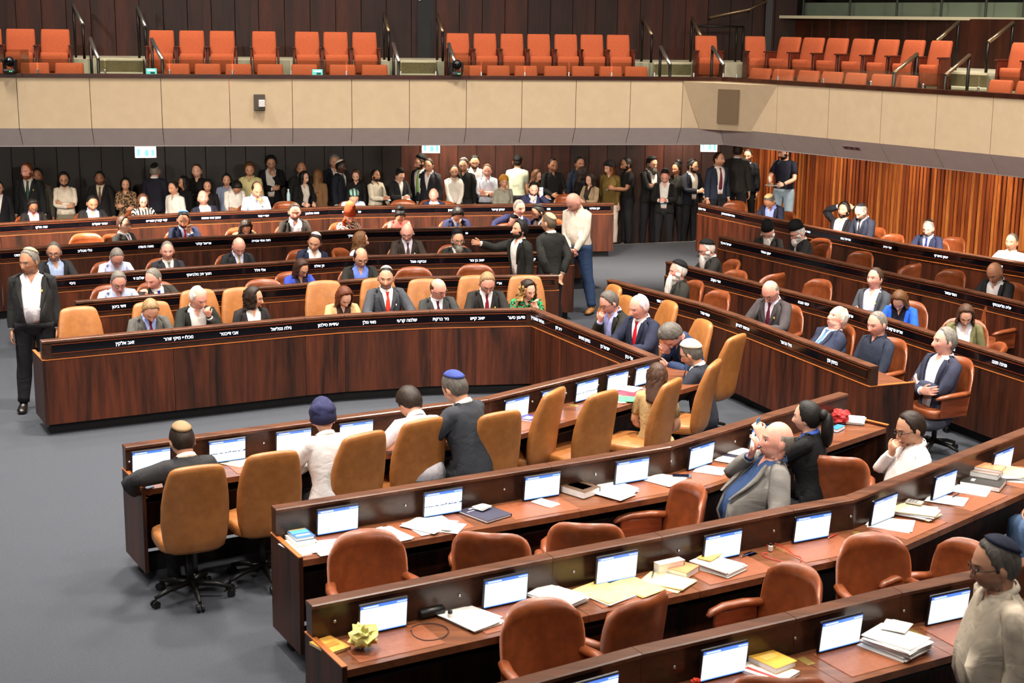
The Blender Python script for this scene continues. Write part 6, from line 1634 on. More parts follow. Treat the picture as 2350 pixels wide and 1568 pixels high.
Q(984, 380, 'hidden behind the black velvet kippah', yaw=-20, c1=(34, 34, 40), hc='dark', hair='short', skin='mid', h=1.78)
Q(1043, 394, 'in a white shirt with dark hair, hands clasped in front', yaw=8, top='shirt', c1=(226, 218, 208), hc='black', hair='crop', stub=.6, skin='mid', hy=-6, arms='belt', h=1.76)
Q(1064, 380, 'with white kippah and glasses peering over a shoulder', yaw=-10, top='shirt', c1=(24, 24, 24), hc='dark', hair='short', stub=.5, skin='mid', glasses=1, kippah=(216, 206, 186), kt='m', h=1.80)
Q(1089, 372, 'with dark glasses and pale collar, tallest of that trio', yaw=6, top='shirt', c1=(196, 192, 190), hc='black', hair='short', beard='short', skin='mid', glasses=1, hp=14, h=1.84)
Q(1118, 392, 'in a pale grey shirt, arms folded, wearing a watch', yaw=0, top='rolled', c1=(196, 200, 214), hc=(96, 66, 44), hair='short', stub=.4, skin='pink', armL='cross', armR='cross2', watch='R', h=1.78)
Q(1156, 418, 'with an ochre headscarf hidden by the mint shirt', yaw=20, sex='f', top='blouse', c1=(150, 146, 132), hair='none', wrap=(190, 130, 40), wrapk='low', skin='mid', h=1.64)
Q(1188, 372, 'from behind in a mint polo shirt and black kippah', yaw=170, top='tee', c1=(206, 214, 190), hc='dark', hair='crop', skin='mid', kippah=KB, kt='l', h=1.80)
Q(1250, 366, 'with blond hair raising a hand over the head', yaw=-4, sex='f', top='vest', c1=(40, 34, 30), hc='blond', hair='long', hlen=.2, skin='fair', armL='hair', h=1.74)
Q(1232, 404, 'with glasses and wavy brown hair in olive', yaw=50, sex='f', top='blouse', c1=(84, 70, 42), hc=(96, 62, 38), hair='long', hlen=.16, skin='fair', glasses=1, hp=10, arms='phone', h=1.62)
Q(1269, 380, 'with shaved head and black polo wearing a badge', yaw=22, top='shirt', c1=(22, 22, 22), hc='black', hair='crop', skin='tan', stub=.35, arms='hold', h=1.82)
Q(1330, 376, 'in dark blue behind the long dark hair', yaw=24, top='shirt', c1=(34, 44, 62), hc='black', hair='short', skin='tan', h=1.80)
Q(1337, 398, 'with long straight dark hair, turned from the camera', yaw=120, sex='f', top='blouse', c1=(24, 22, 24), hc=(44, 28, 22), hair='long', hlen=.36, skin='fair', h=1.68)
Q(1354, 414, 'in a beige trench coat holding a phone', yaw=-40, sex='f', c1=(160, 138, 108), c2=(50, 40, 36), top='suito', hc='dark', hair='long', hlen=.16, skin='fair', arms='phone', h=1.62)
Q(1388, 366, 'with shaved head in the shade behind the beret', yaw=10, top='tee', c1=(26, 24, 24), hc='black', hair='crop', skin='tan', h=1.80)
Q(1398, 386, 'in an olive blouse and white trousers with black beret', feet=(1398, 562), yaw=-24, sex='f', top='blouse', c1=(116, 94, 46), c3=(226, 214, 200), hc=(120, 66, 34), hair='long', hlen=.16, wrap=(28, 26, 26), wrapk='low', skin='fair', hy=-26, hp=8, arms='down', h=1.74, fat=.15)
Q(1438, 378, 'bearded in a black T-shirt, in side view', yaw=-74, top='tee', c1=(22, 20, 20), hc='black', hair='short', beard='short', skin='tan', arms='phone', h=1.80)
Q(1496, 376, 'with greying beard, black suit and arms folded', yaw=40, c1=(26, 26, 26), c2=WH, hc='black', hair='short', beard='full', bc='salt', skin='mid', kippah=KB, kt='l', armL='cross', armR='cross2', hp=12, h=1.84, top='suito')
Q(1526, 406, 'in a black suit and round black kippah typing on a phone', yaw=-12, c1=(28, 27, 26), c2=WH, top='suito', hc='red', hair='crop', stub=.3, skin='pink', kippah=KB, kt='v', hp=22, arms='phone', h=1.78)
Q(1552, 388, 'with dark hair pinned up beside the round kippah', yaw=-40, sex='f', top='blouse', c1=(32, 32, 28), hc='black', hair='buns', skin='tan', h=1.70)
Q(1590, 382, 'with black kippah, beard and white shirt under a jacket', yaw=34, c1=(30, 32, 42), c2=(232, 224, 210), top='suito', hc='black', hair='short', beard='short', skin='mid', kippah=KB, kt='m', hy=20, armR='phone', armL='bag', h=1.78)
Q(1618, 396, 'from behind with long brown hair, black jacket', yaw=150, sex='f', top='blouse', c1=(22, 20, 22), hc=(72, 46, 34), hair='long', hlen=.34, skin='mid', h=1.64)
Q(1650, 366, 'smiling in a navy suit and maroon tie', yaw=24, c1=(36, 42, 58), c2=(232, 226, 220), tie=(108, 34, 54), hc='dark', hair='crop', stub=.5, skin='mid', hp=-6, hy=24, h=1.80, top='suito')
Q(1694, 346, 'from behind in a charcoal suit by the corner', yaw=160, c1=(44, 42, 40), hc='dark', hair='short', skin='mid', h=1.92)
Q(1716, 358, 'in a black suit hidden behind the charcoal back', yaw=-20, c1=(24, 26, 32), c2=LB, hc='dark', hair='short', skin='mid', h=1.74)
_b, _at = Q(1800, 350, 'in a navy polo shirt and pale jeans against the ribs', yaw=-34, top='tee', c1=(34, 36, 52), c3=(150, 170, 186), hc='dark', hair='short', beard='short', skin='fair', hy=-30, hp=6, arms='hold', h=1.94, watch='L')
_c = (_at(KN + N_DIR * .03, 'handL') + _at((KN + N_DIR * .03) * np.array([-1, 1, 1]), 'handR')) / 2
t = tag(empty('tablet', _c, math.radians(-34)), 'white tablet held by the navy polo shirt at the ribbed wall', 'tablet')
MB().box((0, 0, 0), (.16, .10, .006), None, .004).build('case', plain('tablet_white', (216, 214, 208), .4), t); MB().box((0, 0, .0065), (.145, .088, .0006)).build('display', plain('tablet_glass', (60, 66, 80), .1), t)
# ---- slanting rows
P(1766, 462, 'in a navy jacket with tan kippah bowing over the desk', R4, None, yaw=-40, c1=(36, 38, 58), c2=(150, 166, 236), top='suito', hc='salt', hair='crop', skin='tan', stub=.3, kippah=(206, 174, 120), kt='m', hp=38, lean=12, arms='desk2', h=1.80)
P(1936, 484, 'with dark curls and both hands behind the head', R4, yaw=-40, c1=(28, 28, 34), c2=WH, top='suito', hc='black', hair='curly', beard='short', skin='mid', lean=-14, arms='head2', hp=6)
P(1976, 486, 'with greying beard and black kippah reading a phone', R4, yaw=-56, c1=(36, 40, 56), c2=(206, 200, 196), tie=(40, 40, 52), hc='grey', hair='crop', beard='short', bc='grey', skin='pink', kippah=KB, kt='m', hp=26, arms='phone')
P(2130, 524, 'in a navy suit with black kippah by the ribbed wall', R4, yaw=-34, c1=(38, 42, 70), c2=LB, tie=(40, 44, 110), hc='grey', hair='crop', beard='short', bc='grey', skin='pink', kippah=KB, kt='m', hp=10, arms='desk2')
P(2322, 556, 'in a white shirt leaning back near the ribbed wall', R4, yaw=-44, top='shirt', c1=(226, 216, 208), hc='salt', hair='crop', skin='mid', stub=.3, hp=12, lean=-14, arms='rest', h=1.72)
P(1762, 532, 'with white beard and sidelocks in a black coat, bending down', R3, None, yaw=-24, c1=(36, 34, 32), c2=WH, hc='white', hair='short', beard='long', bc='white', skin='pink', kippah=KB, kt='hat', glasses=1, hp=28, arms='desk2', h=1.78)
P(1830, 534, 'with white sidelocks and black hat looking sideways', R3, yaw=-78, c1=(38, 36, 36), c2=WH, hc='white', hair='short', beard='full', bc='white', skin='pink', kippah=KB, kt='hat', hp=14, glasses=1, lean=12, arms='desk2')
P(2283, 626, 'bald in a black jacket over a white collar', R3, yaw=-52, c1=(26, 26, 28), c2=(216, 208, 206), top='suito', hc='black', hair='none', skin='tan', hp=28, arms='desk2', h=1.84)
P(1622, 572, 'with a flowing white beard, glasses and black cap', R2, yaw=-76, c1=(38, 36, 34), c2=WH, hc='white', hair='short', beard='long', bc='white', skin='pink', kippah=KB, kt='l', hp=10, glasses=1, lean=10, arms='desk2')
P(2008, 640, 'with brown hair in a slate suit, arms crossed', R2, yaw=-38, c1=(70, 74, 82), c2=(214, 214, 236), top='suito', hc=(70, 52, 40), hair='short', skin='pink', hp=-2, hy=-12, armL='cross', armR='cross2', lean=-6, pin=(226, 196, 60))
P(2064, 690, 'in a bright blue jacket with fair hair bending down', R2, yaw=-30, sex='f', h=1.64, c1=(40, 96, 206), c2=(24, 24, 40), top='suito', hc=(100, 66, 38), hair='long', hlen=.18, skin='fair', hp=40, arms='desk2')
P(2216, 724, 'with wavy brown hair in an olive vest', R2, yaw=-18, sex='f', h=1.62, c1=(112, 108, 72), c2=(226, 220, 226), top='suito', hc=(76, 52, 36), hair='long', hlen=.18, hw=1.5, skin='fair', hp=26, hy=6, arms='lap')
P(1556, 622, 'with a white beard, large black kippah and black coat', R1, yaw=-70, c1=(44, 42, 38), c2=(44, 42, 38), top='suit', hc='white', hair='short', beard='longest', bc='white', skin='pink', kippah=KB, kt='l', hp=6, hy=-8, lean=-4, arms='lap')
P(1768, 670, 'balding with glasses, charcoal suit and maroon tie', R1, yaw=-40, c1=(70, 64, 66), c2=(216, 208, 224), tie=(100, 30, 48), hc='grey', hair='bald', skin='pink', hp=28, glasses=1, arms='desk2', h=1.84, pin=(226, 196, 60))
P(1922, 730, 'heavy with white hair and blue tie, leaning back', R1, yaw=-66, c1=(44, 50, 72), c2=(226, 226, 236), tie=(90, 130, 190), hc='white', hair='reced', stub=.15, skin='pink', hp=-6, lean=-18, fat=.6, arms='lap', h=1.78)
P(2013, 744, 'in a dark blue shirt and khaki trousers, eyes down', R1, yaw=-58, top='shirt', c1=(40, 46, 62), c3=(190, 164, 110), hc='grey', hair='crop', skin='pink', hp=14, lean=-6, arms='lap2', h=1.80, thigh=100)
P(2168, 784, 'with grey hair and navy blazer, arms crossed, chair turned', R2, yaw=-64, c1=(52, 54, 72), c2=(226, 226, 236), c3=(84, 86, 98), top='suito', hc='grey', hair='short', skin='pink', hp=2, hy=-16, lean=-8, armL='cross', armR='cross2', h=1.88)
# ------------------------------------------------------------------ screens and things on the desks
def screen_mat(kind):
    key = 'screen_%d' % kind
    if key in MATS: return MATS[key]
    m, nt, b = new_mat(key); L = nt.links.new
    tc = N(nt, 'ShaderNodeTexCoord'); sx = N(nt, 'ShaderNodeSeparateXYZ'); L(tc.outputs['Generated'], sx.inputs[0])
    def M_(op, a, c=None):
        n = N(nt, 'ShaderNodeMath', operation=op)
        for i, q in enumerate((a, c)):
            if q is None: continue
            if isinstance(q, (int, float)): n.inputs[i].default_value = q
            else: L(q, n.inputs[i])
        return n.outputs[0]
    X, Z = sx.outputs[0], sx.outputs[2]
    cur = None
    def over(fac, col):
        nonlocal cur
        n = N(nt, 'ShaderNodeMix', data_type='RGBA'); L(fac, n.inputs[0]); n.inputs[7].default_value = col
        if cur is None: n.inputs[6].default_value = (.78, .90, 1.0, 1)
        else: L(cur, n.inputs[6])
        cur = n.outputs[2]
    over(M_('GREATER_THAN', Z, .89), (.05, .16, .70, 1))
    over(M_('MULTIPLY', M_('GREATER_THAN', Z, .925), M_('MULTIPLY', M_('LESS_THAN', Z, .965), M_('MULTIPLY', M_('GREATER_THAN', X, .62), M_('LESS_THAN', X, .94)))), (.75, .85, 1, 1))
    over(M_('MULTIPLY', M_('GREATER_THAN', Z, .93), M_('MULTIPLY', M_('LESS_THAN', Z, .96), M_('LESS_THAN', X, .22))), (.6, .75, 1, 1))
    over(M_('LESS_THAN', Z, .035), (.10, .28, .90, 1))
    over(M_('MULTIPLY', M_('GREATER_THAN', Z, .09), M_('MULTIPLY', M_('LESS_THAN', Z, .115), M_('MULTIPLY', M_('GREATER_THAN', X, .42), M_('LESS_THAN', X, .60)))), (.45, .62, .85, 1))
    if kind == 1:
        w = N(nt, 'ShaderNodeTexNoise', Scale=14.0, Detail=5.0); L(tc.outputs['Generated'], w.inputs['Vector'])
        h = M_('ADD', .44, M_('MULTIPLY', M_('SUBTRACT', w.outputs[0], .5), .42))
        over(M_('MULTIPLY', M_('LESS_THAN', Z, h), M_('GREATER_THAN', Z, .40)), (.03, .05, .12, 1))
    if kind == 2:
        v = M_('FRACT', M_('MULTIPLY', Z, 9.0)); over(M_('MULTIPLY', M_('LESS_THAN', v, .16), M_('LESS_THAN', Z, .86)), (.55, .68, .85, 1))
    L(cur, b.inputs['Emission Color']); b.inputs['Emission Strength'].default_value = 1.7
    b.inputs['Base Color'].default_value = (.02, .02, .03, 1); b.inputs['Roughness'].default_value = .25
    MATS[key] = m; return m
BEZEL = plain('bezel', (12, 14, 26), .3)
def make_monitor(kind):
    t = empty('desk_monitor')
    MB().box((0, 0, .105), (.158, .011, .100), None, .006).build('bezel', BEZEL, t)
    MB().box((0, .0115, .107), (.148, .0012, .088)).build('screen', screen_mat(kind), t)
    MB().box((0, -.02, .012), (.06, .022, .012), None, .005).build('foot', BEZEL, t)
    return t
MON = {}
def monitor(row, px, py, kind, label):
    w = U(px, py, Z_DESK + .11); q, d, n, i = row.near(w, B_TH + .055)
    o = copy_tree(MON[kind]) if kind in MON else make_monitor(kind); MON.setdefault(kind, o)
    # local +Y is the screen side -> member normal
    yaw = math.atan2(n[1], n[0]) - math.pi / 2
    o.location = (q[0], q[1], Z_DESK); o.rotation_euler = (-.10, 0, yaw); tag(o, label, 'monitor', 'lit desk screens'); return o
for row, nm, lst in ((N1, 'near arm of the U desk', [(348, 1058, 0), (515, 1028, 1), (664, 1005, 0), (806, 985, 0), (1182, 935, 0), (1258, 912, 0), (1335, 892, 1), (1406, 874, 0), (1472, 858, 0)]),
                     (N2, 'second near desk', [(770, 1188, 0), (1010, 1148, 1), (1235, 1110, 0), (1440, 1075, 0), (1592, 1040, 0), (1733, 998, 0)]),
                     (N3, 'third near desk', [(874, 1408, 0), (1152, 1348, 0), (1403, 1294, 0), (1637, 1241, 0), (1854, 1204, 0), (2002, 1160, 2), (2142, 1105, 0), (2269, 1050, 0)]),
                     (N4, 'nearest desk', [(1355, 1590, 0), (1653, 1511, 0), (1922, 1447, 0), (2168, 1387, 2)])):
    for k, (x, y, kd) in enumerate(lst): monitor(row, x, y, kd, 'lit desk screen on the %s, %s from left' % (nm, ORD[k]))
# leather writing pads, brass socket plates and round buttons belong to their desks
def on_board(row, px, py):
    w = U(px, py, .87); return row.near(w, B_TH)
for row, root, seats, btn in ((N1, n1, [(600, 1062), (860, 1014), (1215, 968), (1420, 920)], [(606, 1022), (1222, 926), (1294, 905), (1364, 885), (1437, 867), (297, 1065)]),
                              (N2, n2, [(770, 1250), (990, 1210), (1230, 1165), (1440, 1120), (1612, 1085), (1750, 1045)], [(934, 1168), (1160, 1130), (1372, 1096), (1539, 1063), (1684, 1017)]),
                              (N3, n3, [(890, 1470), (1170, 1410), (1420, 1350), (1655, 1300), (1870, 1252), (2060, 1200), (2210, 1140), (2320, 1090)], [(775, 1438), (1060, 1376), (1320, 1320), (1558, 1270), (1778, 1225), (1945, 1187)]),
                              (N4, n4, [(1440, 1630), (1700, 1560), (1980, 1500), (2220, 1440)], [(1554, 1542), (1830, 1474), (2081, 1412)])):
    for px, py in seats:
        q, d, n, i = row.near(U(px, py, Z_DESK), B_TH + .215)
        yaw = math.atan2(n[1], n[0]) - math.pi / 2
        o = MB().box((0, 0, .0015), (.27, .165, .0025), None, .002).build('writing_pad', PADL, root); o.location = (q[0], q[1], Z_DESK); o.rotation_euler = (0, 0, yaw)
    for px, py in btn:
        q, d, n, i = on_board(row, px, py)
        z = .885; p0 = np.array([*q, z]); nn = np.array([*n, 0])
        MB().tube([p0 - nn * .006, p0 + nn * .006], [.011, .009], 10).build('button', STEEL, root, True)
        b0 = row.near(q, B_TH + .10)[0]; yaw = math.atan2(n[1], n[0]) - math.pi / 2
        o = MB().box((0, 0, .001), (.028, .05, .002), None, .001).build('socket_plate', BRASS, root); o.location = (b0[0], b0[1], Z_DESK); o.rotation_euler = (0, 0, yaw)
PAPER = noisy('paper', (228, 226, 222), (238, 236, 232), .8, 20)
YPAPER = noisy('yellow_paper', (232, 204, 120), (240, 214, 136), .8, 20)
def base_on(row, px, py, z=None):
    """rest a thing on the desk top where the photograph shows it"""
    w = U(px, py, Z_DESK); q, d, n, i = row.near(w, .32); s = (w[:2] - q) @ n; s = float(np.clip(s, -.15, .16)); p = q + n * s
    return np.array([p[0], p[1], Z_DESK + .0035]), math.atan2(n[1], n[0]) - math.pi / 2
def sheets(row, px, py, label, n=3, rot=0, size=(.21, .297), mat=None, spread=.25, seed=1, stackh=.0025, name='paper_sheets', z=0):
    p, yaw = base_on(row, px, py); r = random.Random(seed + int(px)); t = tag(empty(name, p + [0, 0, z], yaw + math.radians(rot)), label, 'papers')
    for k in range(n):
        a = (r.random() - .5) * spread; dx, dy = (r.random() - .5) * .05 * (spread / .25), (r.random() - .5) * .04 * (spread / .25)
        m = MB(); hx, hy = size[0] / 2, size[1] / 2; N_ = 5; v = []; z0 = k * stackh + .0008
        for i in range(N_):
            for j in range(N_):
                u, w = i / (N_ - 1) * 2 - 1, j / (N_ - 1) * 2 - 1
                x, y = u * hx, w * hy; lift = .006 * max(0, u * (1 if k % 2 else -1)) ** 2 * max(0, w) * (k == n - 1)
                v.append((x * math.cos(a) - y * math.sin(a) + dx, x * math.sin(a) + y * math.cos(a) + dy, z0 + stackh * .8 + lift))
        b = [(x, y, z0) for x, y, _ in v]
        f = [(i * N_ + j, (i + 1) * N_ + j, (i + 1) * N_ + j + 1, i * N_ + j + 1) for i in range(N_ - 1) for j in range(N_ - 1)]
        o_ = N_ * N_; rim = [i for i in range(N_)] + [i * N_ + N_ - 1 for i in range(1, N_)] + [(N_ - 1) * N_ + j for j in range(N_ - 2, -1, -1)] + [i * N_ for i in range(N_ - 2, 0, -1)]
        f += [(rim[i], rim[(i + 1) % len(rim)], o_ + rim[(i + 1) % len(rim)], o_ + rim[i]) for i in range(len(rim))]
        mesh_obj('sheet', v + b, f, (mat[k % len(mat)] if isinstance(mat, list) else mat) or PAPER, t, False)
    return t
def book(row, px, py, label, cover, size=(.15, .21, .025), rot=0, z=0.0, title=None, name='book', cat='book'):
    p, yaw = base_on(row, px, py); t = tag(empty(name, p + [0, 0, z], yaw + math.radians(rot)), label, cat); a, b, h = size[0] / 2, size[1] / 2, size[2]
    cm = noisy('cover_%s' % (cover,), cover, tuple(min(255, int(c * 1.12)) for c in cover), .45, 14)
    MB().box((0.003, 0, h / 2), (a - .004, b - .003, h / 2 - .0025)).build('page_block', PAPER, t)
    MB().box((0, 0, .0015), (a, b, .0015)).build('back_cover', cm, t); MB().box((0, 0, h - .0015), (a, b, .0015)).build('front_cover', cm, t)
    MB().box((-a, 0, h / 2), (.002, b, h / 2)).build('spine', cm, t)
    if title:
        for (x, y, w, l, col) in title: MB().box((x, y, h + .0006), (w, l, .0007)).build('cover_print', plain('print_%s' % (col,), col, .5), t)
    return t
# ---- second near desk
sheets(N2, 692, 1256, 'loose white sheets under the blue paperback', 3, 8)
book(N2, 690, 1246, 'white bound booklet right under the blue paperback', (222, 218, 208), (.15, .21, .02), 0, .010)
book(N2, 686, 1238, 'blue and turquoise paperback on a pile at the desk end', (66, 108, 168), (.135, .20, .022), 0, .032, [(0, -.02, .06, .03, (96, 186, 196)), (0, .05, .05, .012, (230, 226, 210)), (0, -.075, .06, .02, (226, 208, 150))])
sheets(N2, 770, 1256, 'wide white papers under the first screen of the second near desk', 5, 4, (.30, .21), None, .5)
sheets(N2, 890, 1232, 'white papers behind the first brown armchair', 4, 10, (.21, .297), None, .3)
sheets(N2, 995, 1207, 'scattered white papers below the skyline screen', 6, 24, (.21, .297), None, .9)
book(N2, 1113, 1182, 'dark blue folder with a white note block on it', (52, 52, 70), (.24, .31, .018), 14, 0, [(.0, -.08, .1, .003, (200, 200, 206)), (.02, -.12, .03, .008, (210, 210, 216))], 'folder', 'folder')
sheets(N2, 1103, 1176, 'white note block lying on the dark blue folder', 6, 20, (.10, .075), None, .3, 2, .003, 'note_block', .0215)
sheets(N2, 1253, 1157, 'small white sheet left of the brown tooled book', 3, 18, (.105, .18), None, .1)
book(N2, 1330, 1132, 'thick brown tooled leather book on the second near desk', (84, 62, 42), (.19, .25, .055), 16, 0, [(0, 0, .075, .10, (66, 48, 34)), (0, 0, .055, .08, (98, 76, 52)), (0, 0, .03, .045, (58, 42, 30))])
sheets(N2, 1420, 1130, 'overlapping white letters right of the brown book', 7, 24, (.20, .26), None, 1.0)
sheets(N2, 1522, 1103, 'white sheet left of the phone on the desk', 3, 26, (.21, .26), None, .3)
sheets(N2, 1634, 1082, 'white sheet below the fifth screen of the second near desk', 2, 20, (.21, .24), None, .2)
sheets(N2, 1648, 1051, 'small white sheets beside the fifth screen', 2, 10, (.16, .13), None, .2)
book(N2, 1688, 1046, 'dark notebook under white sheets near the grey blazer', (44, 44, 62), (.18, .25, .012), 14, 0, None, 'notebook', 'notebook')
sheets(N2, 1700, 1042, 'white sheets lying on the dark notebook', 3, 14, (.17, .22), None, .2, 3, .002, 'paper_sheets', .014)
def phone(row, px, py, label, rot, p=None):
    if p is None: p, yaw = base_on(row, px, py)
    else: yaw = 0
    t = tag(empty('mobile_phone', p, yaw + math.radians(rot)), label, 'phone')
    MB().box((0, 0, .0045), (.037, .075, .0042), None, .003).build('case', plain('phone_case', (28, 34, 52), .3), t)
    MB().box((0, 0, .009), (.034, .071, .0006)).build('display', plain('phone_glass', (20, 24, 40), .08, coat=.5), t); return t
phone(N2, 1565, 1095, 'black mobile phone lying on the second near desk', 40)
t = sheets(N2, 1945, 968, 'thick white paper stack at the far end of the second near desk', 8, 28, (.21, .30), None, .1, 4, .004, 'paper_stack')
# crumpled red cloth
def crumple(row, px, py, label, rgb, r, seed, name, cat, flat=.6, z=0):
    p, yaw = base_on(row, px, py); d, f = sphere_grid(18, 12); g = np.random.RandomState(seed)
    k = np.abs(np.sin(d @ g.normal(size=(3, 7)) * 4 + g.rand(7) * 6)).mean(1); v = d * (r * (.55 + .9 * (k - k.min()) / (k.max() - k.min())))[:, None]; v[:, 2] = (v[:, 2] - v[:, 2].min()) * flat
    o = mesh_obj(name, v, [q for q in f], noisy('crumple_%s' % (rgb,), rgb, tuple(min(255, int(c * 1.15)) for c in rgb), .8, 20), None, False); o.location = p + [0, 0, z]; tag(o, label, cat); return o
crumple(N2, 1908, 968, 'crumpled red cloth on the second near desk', (168, 44, 44), .085, 3, 'red_cloth', 'cloth', .7)
book(N2, 1922, 988, 'bright blue box by the crumpled red cloth', (36, 110, 176), (.07, .16, .03), 100, 0, None, 'small_box', 'box')
# ---- third near desk
book(N3, 757, 1486, 'orange paperback at the left end of the third near desk', (206, 150, 66), (.145, .20, .016), 12, 0, [(0, .03, .045, .006, (176, 110, 40)), (0, .01, .045, .004, (180, 116, 44)), (0, -.01, .04, .004, (180, 116, 44))])
crumple(N3, 834, 1490, 'crumpled pale yellow paper on the third near desk', (206, 200, 120), .075, 8, 'crumpled_paper', 'paper', .8)
def cable(row, pts, label, rgb, r=.003, name='cable'):
    P_ = []
    for px, py in pts: w = U(px, py, Z_DESK + .006); P_.append((w[0], w[1], Z_DESK + .0035 + r))
    Q_ = []
    for i in range(len(P_) - 1):
        for k in range(4):
            t_ = k / 4; a = np.array(P_[max(i - 1, 0)]); b = np.array(P_[i]); c = np.array(P_[i + 1]); d = np.array(P_[min(i + 2, len(P_) - 1)])
            Q_.append(.5 * ((2 * b) + (c - a) * t_ + (2 * a - 5 * b + 4 * c - d) * t_ ** 2 + (3 * b - a - 3 * c + d) * t_ ** 3))
    Q_.append(np.array(P_[-1])); v, f = tube(Q_, [r] * len(Q_), 6, (0.1, .2, 1)); o = mesh_obj(name, v, f, plain('cable_%s' % (rgb,), rgb, .5), None, True); tag(o, label, 'cable'); return o
cable(N3, [(945, 1440), (960, 1434), (990, 1431), (1020, 1438), (1029, 1452), (1010, 1466), (975, 1470), (950, 1460), (943, 1447)], 'black cable loop on the third near desk', (24, 18, 16))
p, yaw = base_on(N3, 990, 1416); o = tag(empty('glasses_case', p + [0, 0, .03], yaw), 'black rounded case against the board of the third near desk', 'case')
v, f = tube([(-.085, -.07, 0), (-.075, -.07, 0), (.075, -.07, 0), (.085, -.07, 0)], [.018, .030, .030, .018], 14, (0, 0, 1)); mesh_obj('shell', v, f, plain('case_black', (14, 14, 16), .4), o, True)
MB().box((.02, -.104, .0), (.02, .004, .006)).build('clasp', DARKMETAL, o)
sheets(N3, 1090, 1420, 'fanned white papers with a green mark, third near desk', 7, 18, (.21, .297), None, .6)
p, yaw = base_on(N3, 1033, 1424); o = tag(empty('charger_plug', p, yaw), 'small black and white charger plug on the brass plate', 'charger')
MB().box((0, 0, .02), (.014, .014, .02), None, .004).build('body', plain('plug_white', (220, 216, 208), .5), o); MB().box((0, 0, .05), (.012, .012, .012), None, .004).build('plug', plain('plug_black', (16, 16, 16), .5), o)
sheets(N3, 1278, 1378, 'tall white paper stack left of the yellow folders', 8, 20, (.21, .297), None, .25, 3, .005, 'paper_stack')
sheets(N3, 1385, 1366, 'open yellow folder over white papers', 4, 14, (.25, .31), [PAPER, YPAPER], .15, 5, .004, 'yellow_folder')
sheets(N3, 1460, 1352, 'second yellow folder leaf beside the open one', 3, 14, (.20, .30), YPAPER, .12, 6, .005, 'yellow_folder')
sheets(N3, 1528, 1338, 'pale yellow legal pad with a pen on it', 4, 28, (.21, .297), noisy('legal_pad', (224, 206, 150), (232, 214, 160), .8, 20), .2, 7, .003, 'legal_pad')
def pen(row, px, py, label, rgb, rot, z=.005):
    p, yaw = base_on(row, px, py); t = tag(empty('pen', p + [0, 0, z], yaw + math.radians(rot)), label, 'pen')
    MB().tube([(-.06, 0, .005), (.055, 0, .005)], .0045, 8).build('barrel', plain('pen_%s' % (rgb,), rgb, .35), t, True); MB().tube([(.055, 0, .005), (.070, 0, .005)], [.0045, .001], 8).build('tip', STEEL, t, True)
    MB().box((-.045, 0, .0105), (.018, .0015, .001)).build('clip', STEEL, t)
pen(N3, 1498, 1326, 'dark pen lying on the pale yellow legal pad', (40, 40, 44), 50, .016)
book(N3, 1553, 1312, 'thick orange covered book beside the legal pad', (196, 128, 84), (.17, .24, .040), 24)
book(N3, 1496, 1292, 'white and grey box leaning by the third screen', (196, 192, 186), (.20, .07, .075), 0, 0, None, 'card_box', 'box')
sheets(N3, 1648, 1306, 'thick white paper stack under a yellow envelope', 9, 16, (.21, .297), None, .12, 8, .0045, 'paper_stack')
sheets(N3, 1622, 1292, 'yellow envelope lying on the white paper stack', 2, 22, (.16, .10), noisy('envelope', (222, 178, 96), (230, 188, 108), .8, 20), .1, 9, .0035, 'envelope', .045)
pen(N3, 1716, 1277, 'blue pen beside the green card', (40, 50, 110), 8)
book(N3, 1708, 1266, 'small green card near the blue pen', (44, 84, 50), (.085, .05, .003), 10, 0, None, 'card', 'card')
cable(N3, [(1760, 1252), (1772, 1247), (1790, 1252), (1808, 1262), (1822, 1274), (1838, 1280), (1834, 1292), (1812, 1294), (1790, 1288), (1766, 1282), (1752, 1276), (1752, 1270), (1762, 1270)], 'red cable tangled over a brass socket plate', (206, 44, 40))
p, yaw = base_on(N3, 1768, 1266); o = tag(empty('charger_plug', p, yaw), 'white charger plug inside the red cable loop', 'charger')
MB().box((0, 0, .02), (.012, .014, .02), None, .004).build('body', MATS['plug_white'], o); MB().box((0, 0, .045), (.008, .008, .008)).build('plug', MATS['plug_black'], o)
pen(N3, 1906, 1231, 'red pen by the tall rounded armchair', (190, 44, 36), 20)
sheets(N3, 2045, 1206, 'broad white sheet below the striped screen', 3, 22, (.24, .297), None, .2)
sheets(N3, 2100, 1182, 'bundle of mixed papers with a grey calculator on it', 9, 14, (.21, .29), [PAPER, PAPER, noisy('buff', (206, 184, 140), (214, 192, 150), .8, 20)], .35, 11, .005, 'paper_bundle')
book(N3, 2094, 1170, 'grey calculator lying on the mixed papers', (132, 130, 126), (.08, .12, .012), 14, .052, [(0, .04, .032, .014, (150, 160, 140))] + [(-.022 + .022 * a, .012 - .022 * b, .007, .006, (90, 88, 86)) for a in range(3) for b in range(3)], 'calculator', 'calculator')
sheets(N3, 2172, 1150, 'open white writing pad with a pen, left leaf', 3, 18, (.20, .28), None, .05, 12, .003, 'writing_block')
sheets(N3, 2226, 1128, 'open white writing pad, right leaf', 3, 18, (.20, .28), None, .05, 13, .003, 'writing_block')
pen(N3, 2192, 1144, 'black pen across the open writing pad', (24, 24, 40), 4, .014)
book(N3, 2256, 1114, 'black ring binder under the coloured books', (40, 38, 36), (.26, .30, .04), 16, 0, [(.04, -.07, .03, .014, (214, 210, 204))], 'ring_binder', 'binder')
book(N3, 2246, 1100, 'grey book with yellow and red labels in the pile', (120, 110, 104), (.17, .23, .04), 14, .04, [(-.04, -.112, .03, .003, (200, 200, 40))])
book(N3, 2244, 1094, 'terracotta paperback on top of the binder pile', (196, 116, 78), (.16, .22, .025), 14, .08)
